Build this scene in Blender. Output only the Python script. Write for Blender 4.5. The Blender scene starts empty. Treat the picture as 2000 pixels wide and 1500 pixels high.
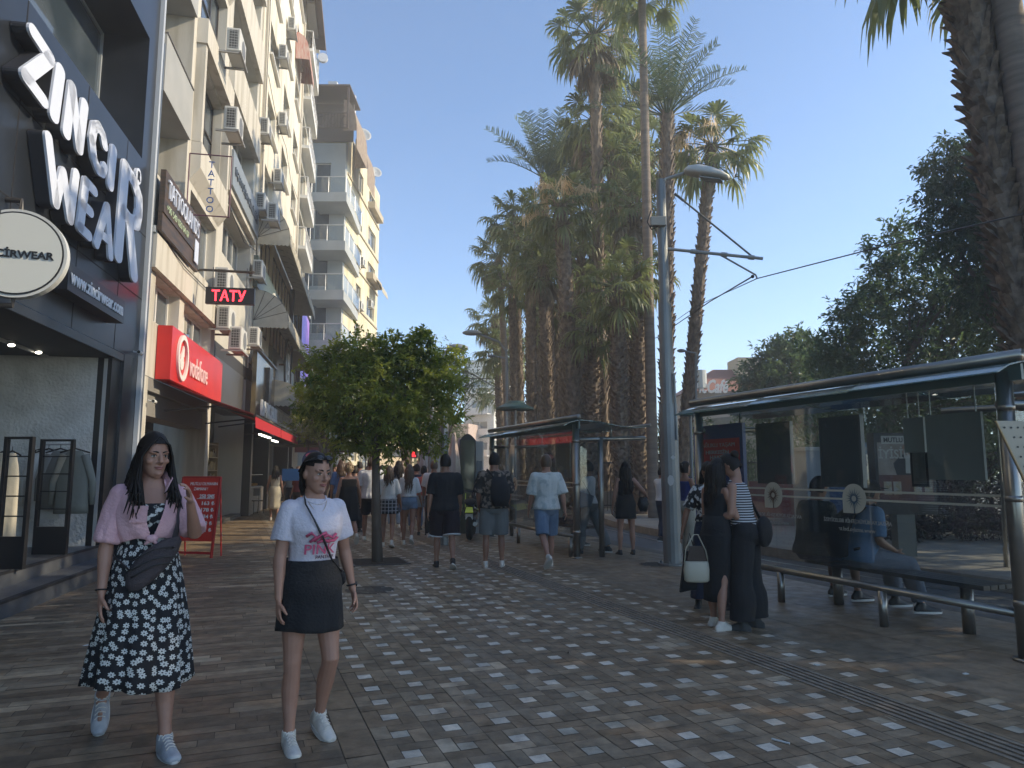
import bpy, bmesh, math, random
from math import sin, cos, pi, radians, atan2, hypot
from mathutils import Matrix, Vector, noise
random.seed(7)
SC = bpy.context.scene
COL = SC.collection
V = Vector
# ---------------------------------------------------------------- camera
CAM_H, FPX, HOR = 1.5, 1390.0, 920.0
PITCH = math.atan((HOR-750)/FPX)
cam = bpy.data.cameras.new('camera'); camo = bpy.data.objects.new('camera', cam); COL.objects.link(camo)
cam.sensor_width = 36.0; cam.lens = 36.0*FPX/2000.0; cam.clip_start = 0.05; cam.clip_end = 3000
camo.location = (0, 0, CAM_H); camo.rotation_euler = (pi/2+PITCH, 0, 0)
SC.camera = camo
# ---------------------------------------------------------------- world and sun
SUN_AZ, SUN_EL = radians(92), radians(29)       # azimuth from +Y towards +X
w = bpy.data.worlds.new('World'); SC.world = w; w.use_nodes = True
nt = w.node_tree; bg = nt.nodes['Background']
sky = nt.nodes.new('ShaderNodeTexSky'); sky.sky_type = 'NISHITA'; sky.sun_disc = False
sky.sun_elevation = SUN_EL; sky.sun_rotation = SUN_AZ
sky.air_density = 0.72; sky.dust_density = 0.2; sky.ozone_density = 3.8; sky.altitude = 30
nt.links.new(sky.outputs[0], bg.inputs[0]); bg.inputs[1].default_value = 0.15
sl = bpy.data.lights.new('sun', 'SUN'); sl.energy = 3.0; sl.angle = radians(0.6); sl.color = (1.0, 0.83, 0.62)
so = bpy.data.objects.new('sun', sl); COL.objects.link(so)
SD = V((sin(SUN_AZ)*cos(SUN_EL), cos(SUN_AZ)*cos(SUN_EL), sin(SUN_EL)))
so.rotation_euler = SD.to_track_quat('Z', 'Y').to_euler(); so.location = (30, 10, 30)
SC.view_settings.view_transform = 'Standard'; SC.view_settings.look = 'None'
SC.view_settings.exposure = 1.12; SC.view_settings.gamma = 1.0; SC.view_settings.use_curve_mapping = False
SC.view_settings.use_white_balance = True; SC.view_settings.white_balance_temperature = 6700; SC.view_settings.white_balance_tint = 4
SC.cycles.max_bounces = 8; SC.cycles.transparent_max_bounces = 16; SC.cycles.caustics_reflective = False
SC.cycles.caustics_refractive = False
SC.cycles.use_denoising = True
# ---------------------------------------------------------------- measuring
def ray(px, py):
    x = (px-1000)/FPX; u = (750-py)/FPX
    return V((x, cos(PITCH)-u*sin(PITCH), sin(PITCH)+u*cos(PITCH)))
def G(px, py, z=0.0):
    r = ray(px, py); t = (z-CAM_H)/r.z
    return V((r.x*t, r.y*t, z))
def AT(px, py, y):
    r = ray(px, py); t = y/r.y
    return V((r.x*t, y, CAM_H+r.z*t))
FL = hypot(1, .205)
FO = V((-4.08, 0, 0)); FT = V((-.205, 1, 0))/FL; FN = V((1, .205, 0))/FL
FROT = atan2(FT.y, FT.x)
def W(s, o, z): return FO+FT*s+FN*o+V((0, 0, z))
def FS(px, py, o=0.0):
    r = ray(px, py); k = ((FO+FN*o)-V((0, 0, 0))).dot(FN)/(r.dot(FN)); P = r*k
    return (P-FO).dot(FT), P.z+CAM_H
FM = Matrix(((FT.x, FN.x, 0, FO.x), (FT.y, FN.y, 0, FO.y), (0, 0, 1, 0), (0, 0, 0, 1)))   # (s,o,z)->world
PE = V((-.385, 1, 0)).normalized(); PM = V((PE.y, -PE.x, 0))       # pavement: along, across
PMX = Matrix(((PE.x, PM.x, 0, 0), (PE.y, PM.y, 0, 0), (0, 0, 1, 0), (0, 0, 0, 1)))
PROT = atan2(PE.y, PE.x)
# ---------------------------------------------------------------- scratch scene
TMP = bpy.data.scenes.new('scratch'); TVL = TMP.view_layers[0]
def evald(o):
    TMP.collection.objects.link(o); TVL.update()
    dg = TVL.depsgraph
    me = bpy.data.meshes.new_from_object(o.evaluated_get(dg))
    TMP.collection.objects.unlink(o); d = o.data; bpy.data.objects.remove(o)
    if d.users == 0:
        (bpy.data.meshes if isinstance(d, bpy.types.Mesh) else bpy.data.curves).remove(d)
    return me
# ---------------------------------------------------------------- scene tree
MATX = {}
def thing(name, label, cat, loc=(0, 0, 0), rotz=0.0, group=None, kind=None):
    o = bpy.data.objects.new(name, None); COL.objects.link(o)
    o.empty_display_size = .1
    o.location = loc; o.rotation_euler = (0, 0, rotz); o['label'] = label; o['category'] = cat
    if group: o['group'] = group
    if kind: o['kind'] = kind
    MATX[o.name] = Matrix.Translation(V(loc)) @ Matrix.Rotation(rotz, 4, 'Z')
    return o
def tag(o, label, cat, group=None, kind=None):
    o['label'] = label; o['category'] = cat
    if group: o['group'] = group
    if kind: o['kind'] = kind
    return o
def copy_tree(o, parent=None):
    c = o.copy(); COL.objects.link(c); c.parent = parent
    for ch in [x for x in COL.objects if x.parent == o]: copy_tree(ch, c)
    return c
class MB:
    def __init__(s, M=None): s.v = []; s.f = []; s.M = M; s.mi = []; s.m = 0
    def add(s, vs, fs):
        n = len(s.v)
        s.v += [s.M @ V(p) if s.M else V(p) for p in vs]
        s.f += [tuple(i+n for i in f) for f in fs]; s.mi += [s.m]*len(fs); return s
    def box(s, x0, x1, y0, y1, z0, z1):
        vs = [(x, y, z) for x in (x0, x1) for y in (y0, y1) for z in (z0, z1)]
        return s.add(vs, [(0, 1, 3, 2), (4, 6, 7, 5), (0, 4, 5, 1), (2, 3, 7, 6), (0, 2, 6, 4), (1, 5, 7, 3)])
    def cbox(s, c, d, R=None):
        vs = []
        for x in (-.5, .5):
            for y in (-.5, .5):
                for z in (-.5, .5):
                    p = V((x*d[0], y*d[1], z*d[2])); p = R @ p if R else p; vs.append(V(c)+p)
        return s.add(vs, [(0, 1, 3, 2), (4, 6, 7, 5), (0, 4, 5, 1), (2, 3, 7, 6), (0, 2, 6, 4), (1, 5, 7, 3)])
    def quad(s, *p): return s.add(p, [tuple(range(len(p)))])
    def tube(s, pts, r, n=8, caps=True, el=None):
        """pts path, r radius or list; el = list of (rx, ry, sideways vector)"""
        pts = [V(p) for p in pts]; k = len(pts); rs = r if isinstance(r, (list, tuple)) else [r]*k
        vs = []; prev = None
        for i, p in enumerate(pts):
            d = (pts[min(i+1, k-1)]-pts[max(i-1, 0)])
            d = d.normalized() if d.length > 1e-9 else V((0, 0, 1))
            if el: a = V(el[2])-d*V(el[2]).dot(d)
            elif prev is None: a = d.orthogonal()
            else: a = prev-d*prev.dot(d)
            a.normalize(); prev = a; b = d.cross(a)
            ri = rs[i]; rx, ry = ri if isinstance(ri, (list, tuple)) else (ri, ri)
            for j in range(n):
                t = 2*pi*j/n; vs.append(p+a*cos(t)*rx+b*sin(t)*ry)
        fs = [(i*n+j, i*n+(j+1) % n, (i+1)*n+(j+1) % n, (i+1)*n+j) for i in range(k-1) for j in range(n)]
        if caps: fs += [tuple(range(n))[::-1], tuple((k-1)*n+j for j in range(n))]
        return s.add(vs, fs)
    def ball(s, c, r, n=12, m=8, R=None):
        r = r if isinstance(r, (list, tuple)) else (r, r, r); vs = []
        for i in range(1, m):
            a = pi*i/m
            for j in range(n):
                b = 2*pi*j/n; p = V((r[0]*sin(a)*cos(b), r[1]*sin(a)*sin(b), -r[2]*cos(a))); vs.append(p)
        vs += [V((0, 0, -r[2])), V((0, 0, r[2]))]; t = len(vs)-2
        if R: vs = [R @ p for p in vs]
        vs = [V(c)+p for p in vs]
        fs = [(i*n+j, i*n+(j+1) % n, (i+1)*n+(j+1) % n, (i+1)*n+j) for i in range(m-2) for j in range(n)]
        fs += [(t, (j+1) % n, j) for j in range(n)]+[(t+1, (m-2)*n+j, (m-2)*n+(j+1) % n) for j in range(n)]
        return s.add(vs, fs)
    def rings(s, R, caps=True):
        n = len(R[0]); k = len(R)
        fs = [(i*n+j, i*n+(j+1) % n, (i+1)*n+(j+1) % n, (i+1)*n+j) for i in range(k-1) for j in range(n)]
        if caps: fs += [tuple(range(n))[::-1], tuple((k-1)*n+j for j in range(n))]
        return s.add([p for r in R for p in r], fs)
    def prism(s, poly, d):
        """poly: list of points, extruded by vector d"""
        n = len(poly); P = [V(p) for p in poly]; d = V(d)
        fs = [tuple(range(n))[::-1], tuple(n+i for i in range(n))]
        fs += [(i, (i+1) % n, n+(i+1) % n, n+i) for i in range(n)]
        return s.add(P+[p+d for p in P], fs)
    def disc(s, c, nrm, r, th, n=32, up=(0, 0, 1), ry=None):
        nrm = V(nrm).normalized(); a = V(up).cross(nrm).normalized(); b = nrm.cross(a)
        return s.prism([V(c)+a*cos(2*pi*i/n)*r+b*sin(2*pi*i/n)*(ry or r) for i in range(n)], nrm*th)
    def mesh(s, name, fix=True):
        me = bpy.data.meshes.new(name)
        me.from_pydata([tuple(p) for p in s.v], [], s.f)
        if any(s.mi): me.polygons.foreach_set('material_index', s.mi)
        if fix:
            b = bmesh.new(); b.from_mesh(me); bmesh.ops.recalc_face_normals(b, faces=b.faces); b.to_mesh(me); b.free()
        return me
    def build(s, name, mat, parent=None, smooth=False, fix=True, bevel=0):
        Mi = None
        if parent is not None: Mi = MATX[parent.name].inverted() if parent.name in MATX else None
        if Mi: s.v = [Mi @ p for p in s.v]
        me = s.mesh(name, fix)
        return place(name, me, mat, parent, smooth, bevel)
def build_split(mb, name, mat, parent=None, smooth=False):
    """one part per connected piece"""
    par = list(range(len(mb.v)))
    def find(i):
        while par[i] != i: par[i] = par[par[i]]; i = par[i]
        return i
    for f in mb.f:
        a = find(f[0])
        for i in f[1:]: par[find(i)] = a
    groups = {}
    for f in mb.f: groups.setdefault(find(f[0]), []).append(f)
    out = []
    for fs in groups.values():
        ids = sorted({i for f in fs for i in f}); m = {i: k for k, i in enumerate(ids)}; q = MB(); q.v = [mb.v[i] for i in ids]; q.f = [tuple(m[i] for i in f) for f in fs]; q.mi = [0]*len(q.f)
        out.append(q.build(name, mat, parent, smooth))
    return out
def place(name, me, mat, parent=None, smooth=False, bevel=0):
    me.materials.clear()
    for m in (mat if isinstance(mat, (list, tuple)) else [mat]): me.materials.append(m)
    if smooth: me.polygons.foreach_set('use_smooth', [True]*len(me.polygons))
    me.update()
    o = bpy.data.objects.new(name, me); COL.objects.link(o)
    if parent is not None:
        o.parent = parent
        if parent.name in MATX: MATX[o.name] = MATX[parent.name]
    if bevel:
        b = o.modifiers.new('bevel', 'BEVEL'); b.width = bevel; b.segments = 2; b.limit_method = 'ANGLE'
    if smooth == 2:
        pass
    return o
def melt(mb, voxel, it=4, amp=0, sc=8, seed=0, parent=None):
    """fuse overlapping closed shapes into one continuous surface"""
    me = mb.mesh('m')
    o = bpy.data.objects.new('m', me)
    r = o.modifiers.new('r', 'REMESH'); r.mode = 'VOXEL'; r.voxel_size = voxel; r.adaptivity = 0
    if it:
        q = o.modifiers.new('s', 'SMOOTH'); q.iterations = it; q.factor = .5
    out = evald(o)
    if amp:
        for v in out.vertices:
            c = v.co; a = noise.noise(V((c.x*sc*1.3+seed, c.y*sc*1.3, c.z*sc*.55)))
            b = noise.noise(V((c.x*sc*3+seed, c.y*sc*3, c.z*sc*1.1+5)))
            v.co += v.normal*(a*amp+b*amp*.35)
    return out
def text_mb(body, X, Y, O, w=None, h=None, ext=.01, bold=0.0, align='L', shear=0, cell=None, spacing=1.0):
    """writing as a mesh: X reading direction, Y up, O lower-left (or centre) corner"""
    c = bpy.data.curves.new('t', 'FONT'); c.body = body; c.size = 1; c.extrude = .5; c.offset = bold; c.shear = shear
    c.resolution_u = 3; c.space_character = spacing; c.space_line = 1.0
    if '\n' in body: c.align_x = 'CENTER'
    me = evald(bpy.data.objects.new('t', c))
    xs = [v.co.x for v in me.vertices]; ys = [v.co.y for v in me.vertices]
    x0, x1, y0, y1 = min(xs), max(xs), min(ys), max(ys)
    X = V(X).normalized(); Y = V(Y).normalized(); N = X.cross(Y).normalized()
    if cell: sx, sy = None, None
    if h and not w: sy = h/(y1-y0); sx = sy
    elif w and not h: sx = w/(x1-x0); sy = sx
    elif w and h: sx = w/(x1-x0); sy = h/(y1-y0)
    O = V(O); mb = MB()
    ox = {'L': 0, 'C': .5, 'R': 1}[align]; oy = 0 if align == 'L' else .5
    if cell:   # cell = (BL, BR, TL) corners
        BL, BR, TL = map(V, cell); ex = BR-BL; ey = TL-BL; N = ex.cross(ey).normalized()
        vs = [BL+ex*((v.co.x-x0)/(x1-x0))+ey*((v.co.y-y0)/(y1-y0))+N*(v.co.z+.5)*ext for v in me.vertices]
    else:
        vs = [O+X*(v.co.x-x0-ox*(x1-x0))*sx+Y*(v.co.y-y0-oy*(y1-y0))*sy+N*(v.co.z+.5)*ext for v in me.vertices]
    mb.add(vs, [tuple(p.vertices) for p in me.polygons]); bpy.data.meshes.remove(me)
    return mb
# ---------------------------------------------------------------- materials
MC = {}
def mat(name, c, rough=.6, metal=0.0, c2=None, sc=3.0, bump=0.0, bsc=40.0, emit=0, trans=0, spec=.5, detail=6, ramp=(.35, .65), coat=0, stretch=None, alpha=1):
    if name in MC: return MC[name]
    m = bpy.data.materials.new(name); m.use_nodes = True; n = m.node_tree.nodes; l = m.node_tree.links
    b = n['Principled BSDF']
    b.inputs['Base Color'].default_value = (*c, 1); b.inputs['Roughness'].default_value = rough
    b.inputs['Metallic'].default_value = metal; b.inputs['Specular IOR Level'].default_value = spec
    if coat: b.inputs['Coat Weight'].default_value = coat; b.inputs['Coat Roughness'].default_value = .1
    if c2 or bump:
        tc = n.new('ShaderNodeTexCoord'); src = tc.outputs['Object']
        if stretch:
            mp = n.new('ShaderNodeMapping'); mp.inputs['Scale'].default_value = stretch
            l.new(src, mp.inputs['Vector']); src = mp.outputs[0]
    if c2:
        t = n.new('ShaderNodeTexNoise'); t.inputs['Scale'].default_value = sc; t.inputs['Detail'].default_value = detail
        l.new(src, t.inputs['Vector'])
        r = n.new('ShaderNodeValToRGB'); r.color_ramp.elements[0].position = ramp[0]; r.color_ramp.elements[1].position = ramp[1]
        r.color_ramp.elements[0].color = (*c, 1); r.color_ramp.elements[1].color = (*c2, 1)
        l.new(t.outputs['Fac'], r.inputs[0]); l.new(r.outputs[0], b.inputs['Base Color'])
    if bump:
        t = n.new('ShaderNodeTexNoise'); t.inputs['Scale'].default_value = bsc; t.inputs['Detail'].default_value = 4
        l.new(src, t.inputs['Vector'])
        bp = n.new('ShaderNodeBump'); bp.inputs['Strength'].default_value = bump; bp.inputs['Distance'].default_value = .02
        l.new(t.outputs['Fac'], bp.inputs['Height']); l.new(bp.outputs[0], b.inputs['Normal'])
    if emit:
        b.inputs['Emission Color'].default_value = (*c, 1); b.inputs['Emission Strength'].default_value = emit
    if trans: b.inputs['Transmission Weight'].default_value = trans
    if alpha < 1: b.inputs['Alpha'].default_value = alpha
    MC[name] = m; return m
def leafmat(name, c, c2, tr=.35, rough=.45, sc=1.2):
    if name in MC: return MC[name]
    m = mat(name, c, rough, c2=c2, sc=sc, detail=8); n = m.node_tree.nodes; l = m.node_tree.links
    b = n['Principled BSDF']; out = n['Material Output']
    t = n.new('ShaderNodeBsdfTranslucent'); mx = n.new('ShaderNodeMixShader'); mx.inputs[0].default_value = tr
    src = b.inputs['Base Color'].links[0].from_socket
    hs = n.new('ShaderNodeHueSaturation'); hs.inputs['Value'].default_value = 1.7; hs.inputs['Saturation'].default_value = 1.15
    l.new(src, hs.inputs['Color']); l.new(hs.outputs[0], t.inputs['Color'])
    l.new(b.outputs[0], mx.inputs[1]); l.new(t.outputs[0], mx.inputs[2]); l.new(mx.outputs[0], out.inputs['Surface'])
    return m
def glassmat(name, tint=(.8, .85, .85), a=.12, rough=.03, dark=(.02, .025, .03)):
    """thin pane: mostly see-through, tinted film plus a mirror coat"""
    if name in MC: return MC[name]
    m = bpy.data.materials.new(name); m.use_nodes = True; n = m.node_tree.nodes; l = m.node_tree.links
    for x in list(n):
        if x.type != 'OUTPUT_MATERIAL': n.remove(x)
    out = [x for x in n if x.type == 'OUTPUT_MATERIAL'][0]
    tr = n.new('ShaderNodeBsdfTransparent'); tr.inputs[0].default_value = (*tint, 1)
    df = n.new('ShaderNodeBsdfDiffuse'); df.inputs[0].default_value = (*dark, 1)
    gl = n.new('ShaderNodeBsdfGlossy'); gl.inputs['Roughness'].default_value = rough; gl.inputs[0].default_value = (.9, .9, .9, 1)
    m1 = n.new('ShaderNodeMixShader'); m1.inputs[0].default_value = a
    l.new(tr.outputs[0], m1.inputs[1]); l.new(df.outputs[0], m1.inputs[2])
    lw = n.new('ShaderNodeLayerWeight'); lw.inputs[0].default_value = .5
    pw = n.new('ShaderNodeMath'); pw.operation = 'POWER'; pw.inputs[1].default_value = 4.5; l.new(lw.outputs['Facing'], pw.inputs[0])
    fr = n.new('ShaderNodeMath'); fr.operation = 'MULTIPLY_ADD'; fr.inputs[1].default_value = .9; fr.inputs[2].default_value = .045; l.new(pw.outputs[0], fr.inputs[0])
    m2 = n.new('ShaderNodeMixShader'); l.new(fr.outputs[0], m2.inputs[0]); l.new(m1.outputs[0], m2.inputs[1]); l.new(gl.outputs[0], m2.inputs[2])
    l.new(m2.outputs[0], out.inputs['Surface']); MC[name] = m; return m
def attrmat(name, rough=.4, bump=.15, bsc=60, tint=(1, 1, 1), dirt=(.5, 1.0), dsc=2.5, r2=None):
    """colour from the per-paver attribute 'tone', with worn blotches"""
    if name in MC: return MC[name]
    m = bpy.data.materials.new(name); m.use_nodes = True; n = m.node_tree.nodes; l = m.node_tree.links
    b = n['Principled BSDF']; b.inputs['Specular IOR Level'].default_value = .32; a = n.new('ShaderNodeAttribute'); a.attribute_name = 'tone'
    tc = n.new('ShaderNodeTexCoord')
    t = n.new('ShaderNodeTexNoise'); t.inputs['Scale'].default_value = dsc; t.inputs['Detail'].default_value = 10; t.inputs['Roughness'].default_value = .65
    l.new(tc.outputs['Object'], t.inputs['Vector'])
    r = n.new('ShaderNodeMapRange'); r.inputs[1].default_value = .35; r.inputs[2].default_value = .65
    r.inputs[3].default_value = dirt[0]; r.inputs[4].default_value = dirt[1]; l.new(t.outputs['Fac'], r.inputs[0])
    mx = n.new('ShaderNodeMix'); mx.data_type = 'RGBA'; mx.blend_type = 'MULTIPLY'; mx.inputs[0].default_value = 1
    l.new(a.outputs['Color'], mx.inputs[6]); cb = n.new('ShaderNodeCombineColor')
    for i in range(3): l.new(r.outputs[0], cb.inputs[i])
    l.new(cb.outputs[0], mx.inputs[7]); l.new(mx.outputs[2], b.inputs['Base Color'])
    rr = n.new('ShaderNodeMapRange'); rr.inputs[1].default_value = .3; rr.inputs[2].default_value = .7
    rr.inputs[3].default_value = rough; rr.inputs[4].default_value = r2 or rough*1.6
    t2 = n.new('ShaderNodeTexNoise'); t2.inputs['Scale'].default_value = 5; t2.inputs['Detail'].default_value = 8; l.new(tc.outputs['Object'], t2.inputs['Vector'])
    l.new(t2.outputs['Fac'], rr.inputs[0]); l.new(rr.outputs[0], b.inputs['Roughness'])
    t3 = n.new('ShaderNodeTexNoise'); t3.inputs['Scale'].default_value = bsc; l.new(tc.outputs['Object'], t3.inputs['Vector'])
    bp = n.new('ShaderNodeBump'); bp.inputs['Strength'].default_value = bump; bp.inputs['Distance'].default_value = .004
    l.new(t3.outputs['Fac'], bp.inputs['Height']); l.new(bp.outputs[0], b.inputs['Normal'])
    MC[name] = m; return m
def set_tone(o, tones):
    me = o.data; at = me.color_attributes.new('tone', 'FLOAT_COLOR', 'CORNER')
    buf = []
    for p in me.polygons:
        c = tones[p.index]; buf += [c[0], c[1], c[2], 1]*p.loop_total
    at.data.foreach_set('color', buf)
# ================================================================ ground
gm = mat('ground_stone', (.11, .10, .09), .8, c2=(.16, .15, .13), sc=.5)
g = MB(); g.add([(-150, -30, -.35), (150, -30, -.35), (150, 230, -.35), (-150, 230, -.35)], [(0, 1, 2, 3)])
o = g.build('ground', gm); o['kind'] = 'structure'
near_edge = [(9.2, -3), (7.2, 2.2), (5.55, 6.6), (3.05, 13.0), (1.9, 16.8), (1.1, 21), (.7, 28), (.75, 40), (1.6, 60), (3.5, 90), (8, 150)]
far_edge = [(11.6, -3), (9.6, 2.6), (7.9, 7.2), (5.3, 13.4), (4.0, 17.2), (3.0, 21.3), (2.5, 28), (2.5, 40), (3.4, 60), (5.4, 90), (10, 150)]
# pavement slab (grout level) left of the track, with a kerb face
pv = MB()
poly = [(-40, -3)]+near_edge+[(-40, 150)]
pv.prism([(x, y, -.14) for x, y in poly], (0, 0, .134))
o = pv.build('pavement', mat('grout', (.09, .075, .06), .85, c2=(.13, .11, .09), sc=8)); o['kind'] = 'structure'
# track bed
tr = MB(); n = len(near_edge)
tr.add([(x+.0, y, -.15) for x, y in near_edge]+[(x, y, -.15) for x, y in far_edge], [(i, n+i, n+i+1, i+1) for i in range(n-1)])
o = tr.build('tram_track', mat('asphalt', (.075, .078, .082), .75, c2=(.11, .112, .115), sc=6, bump=.3, bsc=120)); o['kind'] = 'structure'
rl = MB()
for f in (.22, .78):
    for i in range(n-1):
        a = V((*near_edge[i], -.146)).lerp(V((*far_edge[i], -.146)), f); b = V((*near_edge[i+1], -.146)).lerp(V((*far_edge[i+1], -.146)), f)
        d = (b-a).normalized().cross(V((0, 0, 1)))*.035
        rl.quad(a-d, a+d, b+d, b-d)
o = rl.build('tram_rails', mat('rail', (.3, .29, .28), .35, .9)); o['kind'] = 'structure'
# far pavement
fp = MB(); poly = [(x, y) for x, y in far_edge]+[(60, 150), (60, -3)]
fp.prism([(x, y, -.14) for x, y in poly], (0, 0, .17))
o = fp.build('far_pavement', mat('far_paving', (.21, .195, .17), .7, c2=(.29, .27, .235), sc=2.2, bump=.2, bsc=30)); o['kind'] = 'structure'
ks = MB()
for i in range(n-1):
    a = V((*far_edge[i], .034)); b = V((*far_edge[i+1], .034)); d = (b-a).normalized().cross(V((0, 0, 1)))
    ks.prism([a-d*.02, b-d*.02, b+d*.28, a+d*.28], (0, 0, -.18))
o = ks.build('far_kerb', mat('kerb', (.30, .24, .19), .75, c2=(.2, .17, .14), sc=5)); o['kind'] = 'structure'
tm = attrmat('paver_mat', .34, .25, 70, dirt=(.55, 1.05), dsc=6, r2=.62)
def sheet(name, fills, zz=.0):
    """fills: list of (quad corner list in (along, across), colour)"""
    mb = MB(PMX); tones = []
    for q, c in fills:
        dz = random.uniform(-.0012, .0012); dx = random.uniform(-.0008, .0008)
        mb.add([(a, cc, zz+dz+dx*((i % 2)*2-1)) for i, (a, cc) in enumerate(q)], [(0, 1, 2, 3)]); tones.append(c)
    o = mb.build(name, tm, fix=False); set_tone(o, tones); o['kind'] = 'structure'
    for p in o.data.polygons: pass
    return o
def jit(c, k=.25):
    f = 1+random.uniform(-k, k); t = random.uniform(-.035, .035)
    return (max(.01, c[0]*f*(1+t)), max(.01, c[1]*f), max(.01, c[2]*f*(1-t)))
def visible(a, c):
    x, y = PE.x*a+PM.x*c, PE.y*a+PM.y*c
    return y > 1.2 and abs(x) < .8*y+1.0
DK, MD, LT, WH = (.275, .195, .118), (.34, .25, .158), (.50, .39, .265), (.74, .66, .54)
P = .3065; a0 = 3.94-P*.5; c0 = .946-P*.5; u = P/3; gp = .0022
fills = []
def rec(a, c, da, dc, col): fills.append(([(a+gp, c+gp), (a+gp, c+dc-gp), (a+da-gp, c+dc-gp), (a+da-gp, c+gp)], col))
for i in range(-12, 150):
    for j in range(0, 13):
        a = a0+i*P; c = c0+j*P
        if not visible(a, c) or 3.80 < c+P/2 < 4.17: continue
        if c > 4.7: continue
        nz = noise.noise(V((a*.6, c*.6, 3)))+.6*noise.noise(V((a*2.1, c*2.1, 7)))
        def pc():
            r = random.random()+nz*.55
            return jit(LT, .2) if r > .95 else jit(MD, .16) if r > .45 else jit(DK, .14)
        rec(a+u, c+u, u, u, jit(WH if random.random() < .8 else (.50, .44, .34), .14))
        rec(a, c, u, 2*u, pc()); rec(a, c+2*u, 2*u, u, pc()); rec(a+2*u, c+u, u, 2*u, pc()); rec(a+u, c, 2*u, u, pc())
sheet('checker_paving', fills)
# fillers beside the tactile strip and border band
fills = []
for k in range(-10, 120):
    a = k*.4
    if not visible(a, .7): continue
    rec(a, .60, .4, .19, jit(DK, .15))
    rec(a, 3.757, .4, .073, jit(DK, .25)); rec(a, 4.13, .4, .035, jit(MD, .25))
sheet('border_paving', fills)
# tactile strip: five ribs
rb = MB(PMX)
for k in range(5):
    c = 3.84+k*.06
    rb.box(1.0, 48, c, c+.030, -.004, .007)
tb = MB(PMX); tb.box(1.0, 48, 3.832, 4.128, -.02, -.0015)
o = tb.build('tactile_strip', mat('tact', (.13, .10, .075), .55, c2=(.17, .14, .1), sc=14)); o['kind'] = 'structure'
o = rb.build('tactile_ribs', mat('tactr', (.34, .27, .2), .5, c2=(.2, .165, .125), sc=9)); o['kind'] = 'structure'
# right-hand slabs (tram stop), big and plain
fills = []
a = -3
while a < 60:
    c = 4.76-.30*0; sh = random.uniform(0, .5)
    while c < 8.2:
        wdt = .42
        x, y = PE.x*(a+.3)+PM.x*(c+wdt), PE.y*(a+.3)+PM.y*(c+wdt)
        # keep inside the kerb line
        ex = None
        for q in range(len(near_edge)-1):
            (xa, ya), (xb, yb) = near_edge[q], near_edge[q+1]
            if ya <= y <= yb: ex = xa+(xb-xa)*(y-ya)/(yb-ya)
        if ex is None or x > ex-.05: break
        if visible(a, c): rec(a, c, .62, wdt, jit((.30, .225, .15), .12))
        c += wdt
    a += .62
sheet('tram_stop_paving', fills)
# left-hand planks laid across the street
fills = []; a = -3
while a < 52:
    wdt = .105; c = -7.6+random.uniform(-.5, 0)
    while c < .6:
        L = random.choice([.3, .42, .6, .8]); c1 = min(c+L, .6)
        x, y = PE.x*a+PM.x*c, PE.y*a+PM.y*c
        if visible(a, c) and x > -4.3-.205*y:
            nz = noise.noise(V((a*.5, c*.25, 9)))+.7*noise.noise(V((a*2.0, c*.8, 1)))
            r = random.random()+nz*.8
            col = jit((.47, .36, .235), .25) if r > 1.02 else jit((.30, .218, .138), .22) if r > .45 else jit((.20, .144, .092), .2)
            if c1-c > .03: rec(a, c, wdt, c1-c, col)
        c = c1
    a += wdt
sheet('plank_paving', fills)
# manhole covers
for (px, py, r, lab) in ((722, 1153, .36, 'dark round manhole cover in the checkered paving'), (1280, 1103, .3, 'flat grey manhole beside the foot of the tram pole')):
    g0 = G(px, py); m = MB(); m.disc((g0.x, g0.y, .001), (0, 0, 1), r, .006, 28)
    t = thing('manhole', lab, 'manhole', g0)
    m.build('cover', mat('manhole', (.05, .048, .046), .5, .6, c2=(.09, .085, .08), sc=30), t)
    m = MB()
    for k in range(-3, 4):
        y = k*r*.25; hx = math.sqrt(max(.001, (r*.85)**2-y*y))
        m.box(g0.x-hx, g0.x+hx, g0.y+y-.012, g0.y+y+.012, .007, .012)
    m.build('rib', mat('manhole2', (.07, .066, .062), .45, .6), t)
# ================================================================ left-hand buildings
FX = lambda: MB(FM)
def wall_cells(mb, s0, s1, z0, z1, holes, o=0.0, rev=.22, back=True):
    """wall sheet in (s,o,z) with openings and their reveals"""
    ss = sorted(set([s0, s1]+[v for h in holes for v in h[:2] if s0 < v < s1])); zs = sorted(set([z0, z1]+[v for h in holes for v in h[2:4] if z0 < v < z1]))
    for a, b in zip(ss, ss[1:]):
        for c, d in zip(zs, zs[1:]):
            m = ((a+b)/2, (c+d)/2)
            if any(h[0] < m[0] < h[1] and h[2] < m[1] < h[3] for h in holes): continue
            mb.quad((a, o, c), (b, o, c), (b, o, d), (a, o, d))
    for h in holes:
        a, b, c, d = h[:4]
        mb.quad((a, o, c), (a, o-rev, c), (a, o-rev, d), (a, o, d)); mb.quad((b, o, c), (b, o-rev, c), (b, o-rev, d), (b, o, d))
        mb.quad((a, o, c), (b, o, c), (b, o-rev, c), (a, o-rev, c)); mb.quad((a, o, d), (b, o, d), (b, o-rev, d), (a, o-rev, d))
PANE = mat('pane', (.035, .05, .065), .04, c2=(.10, .12, .14), sc=.7, spec=1.0, detail=2)
WFR = mat('white_frame', (.62, .61, .57), .45)
DFR = mat('dark_frame', (.04, .035, .032), .4)
CURT = mat('curtain', (.42, .40, .35), .9, c2=(.2, .19, .17), sc=6, stretch=(9, 9, .5))
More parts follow.
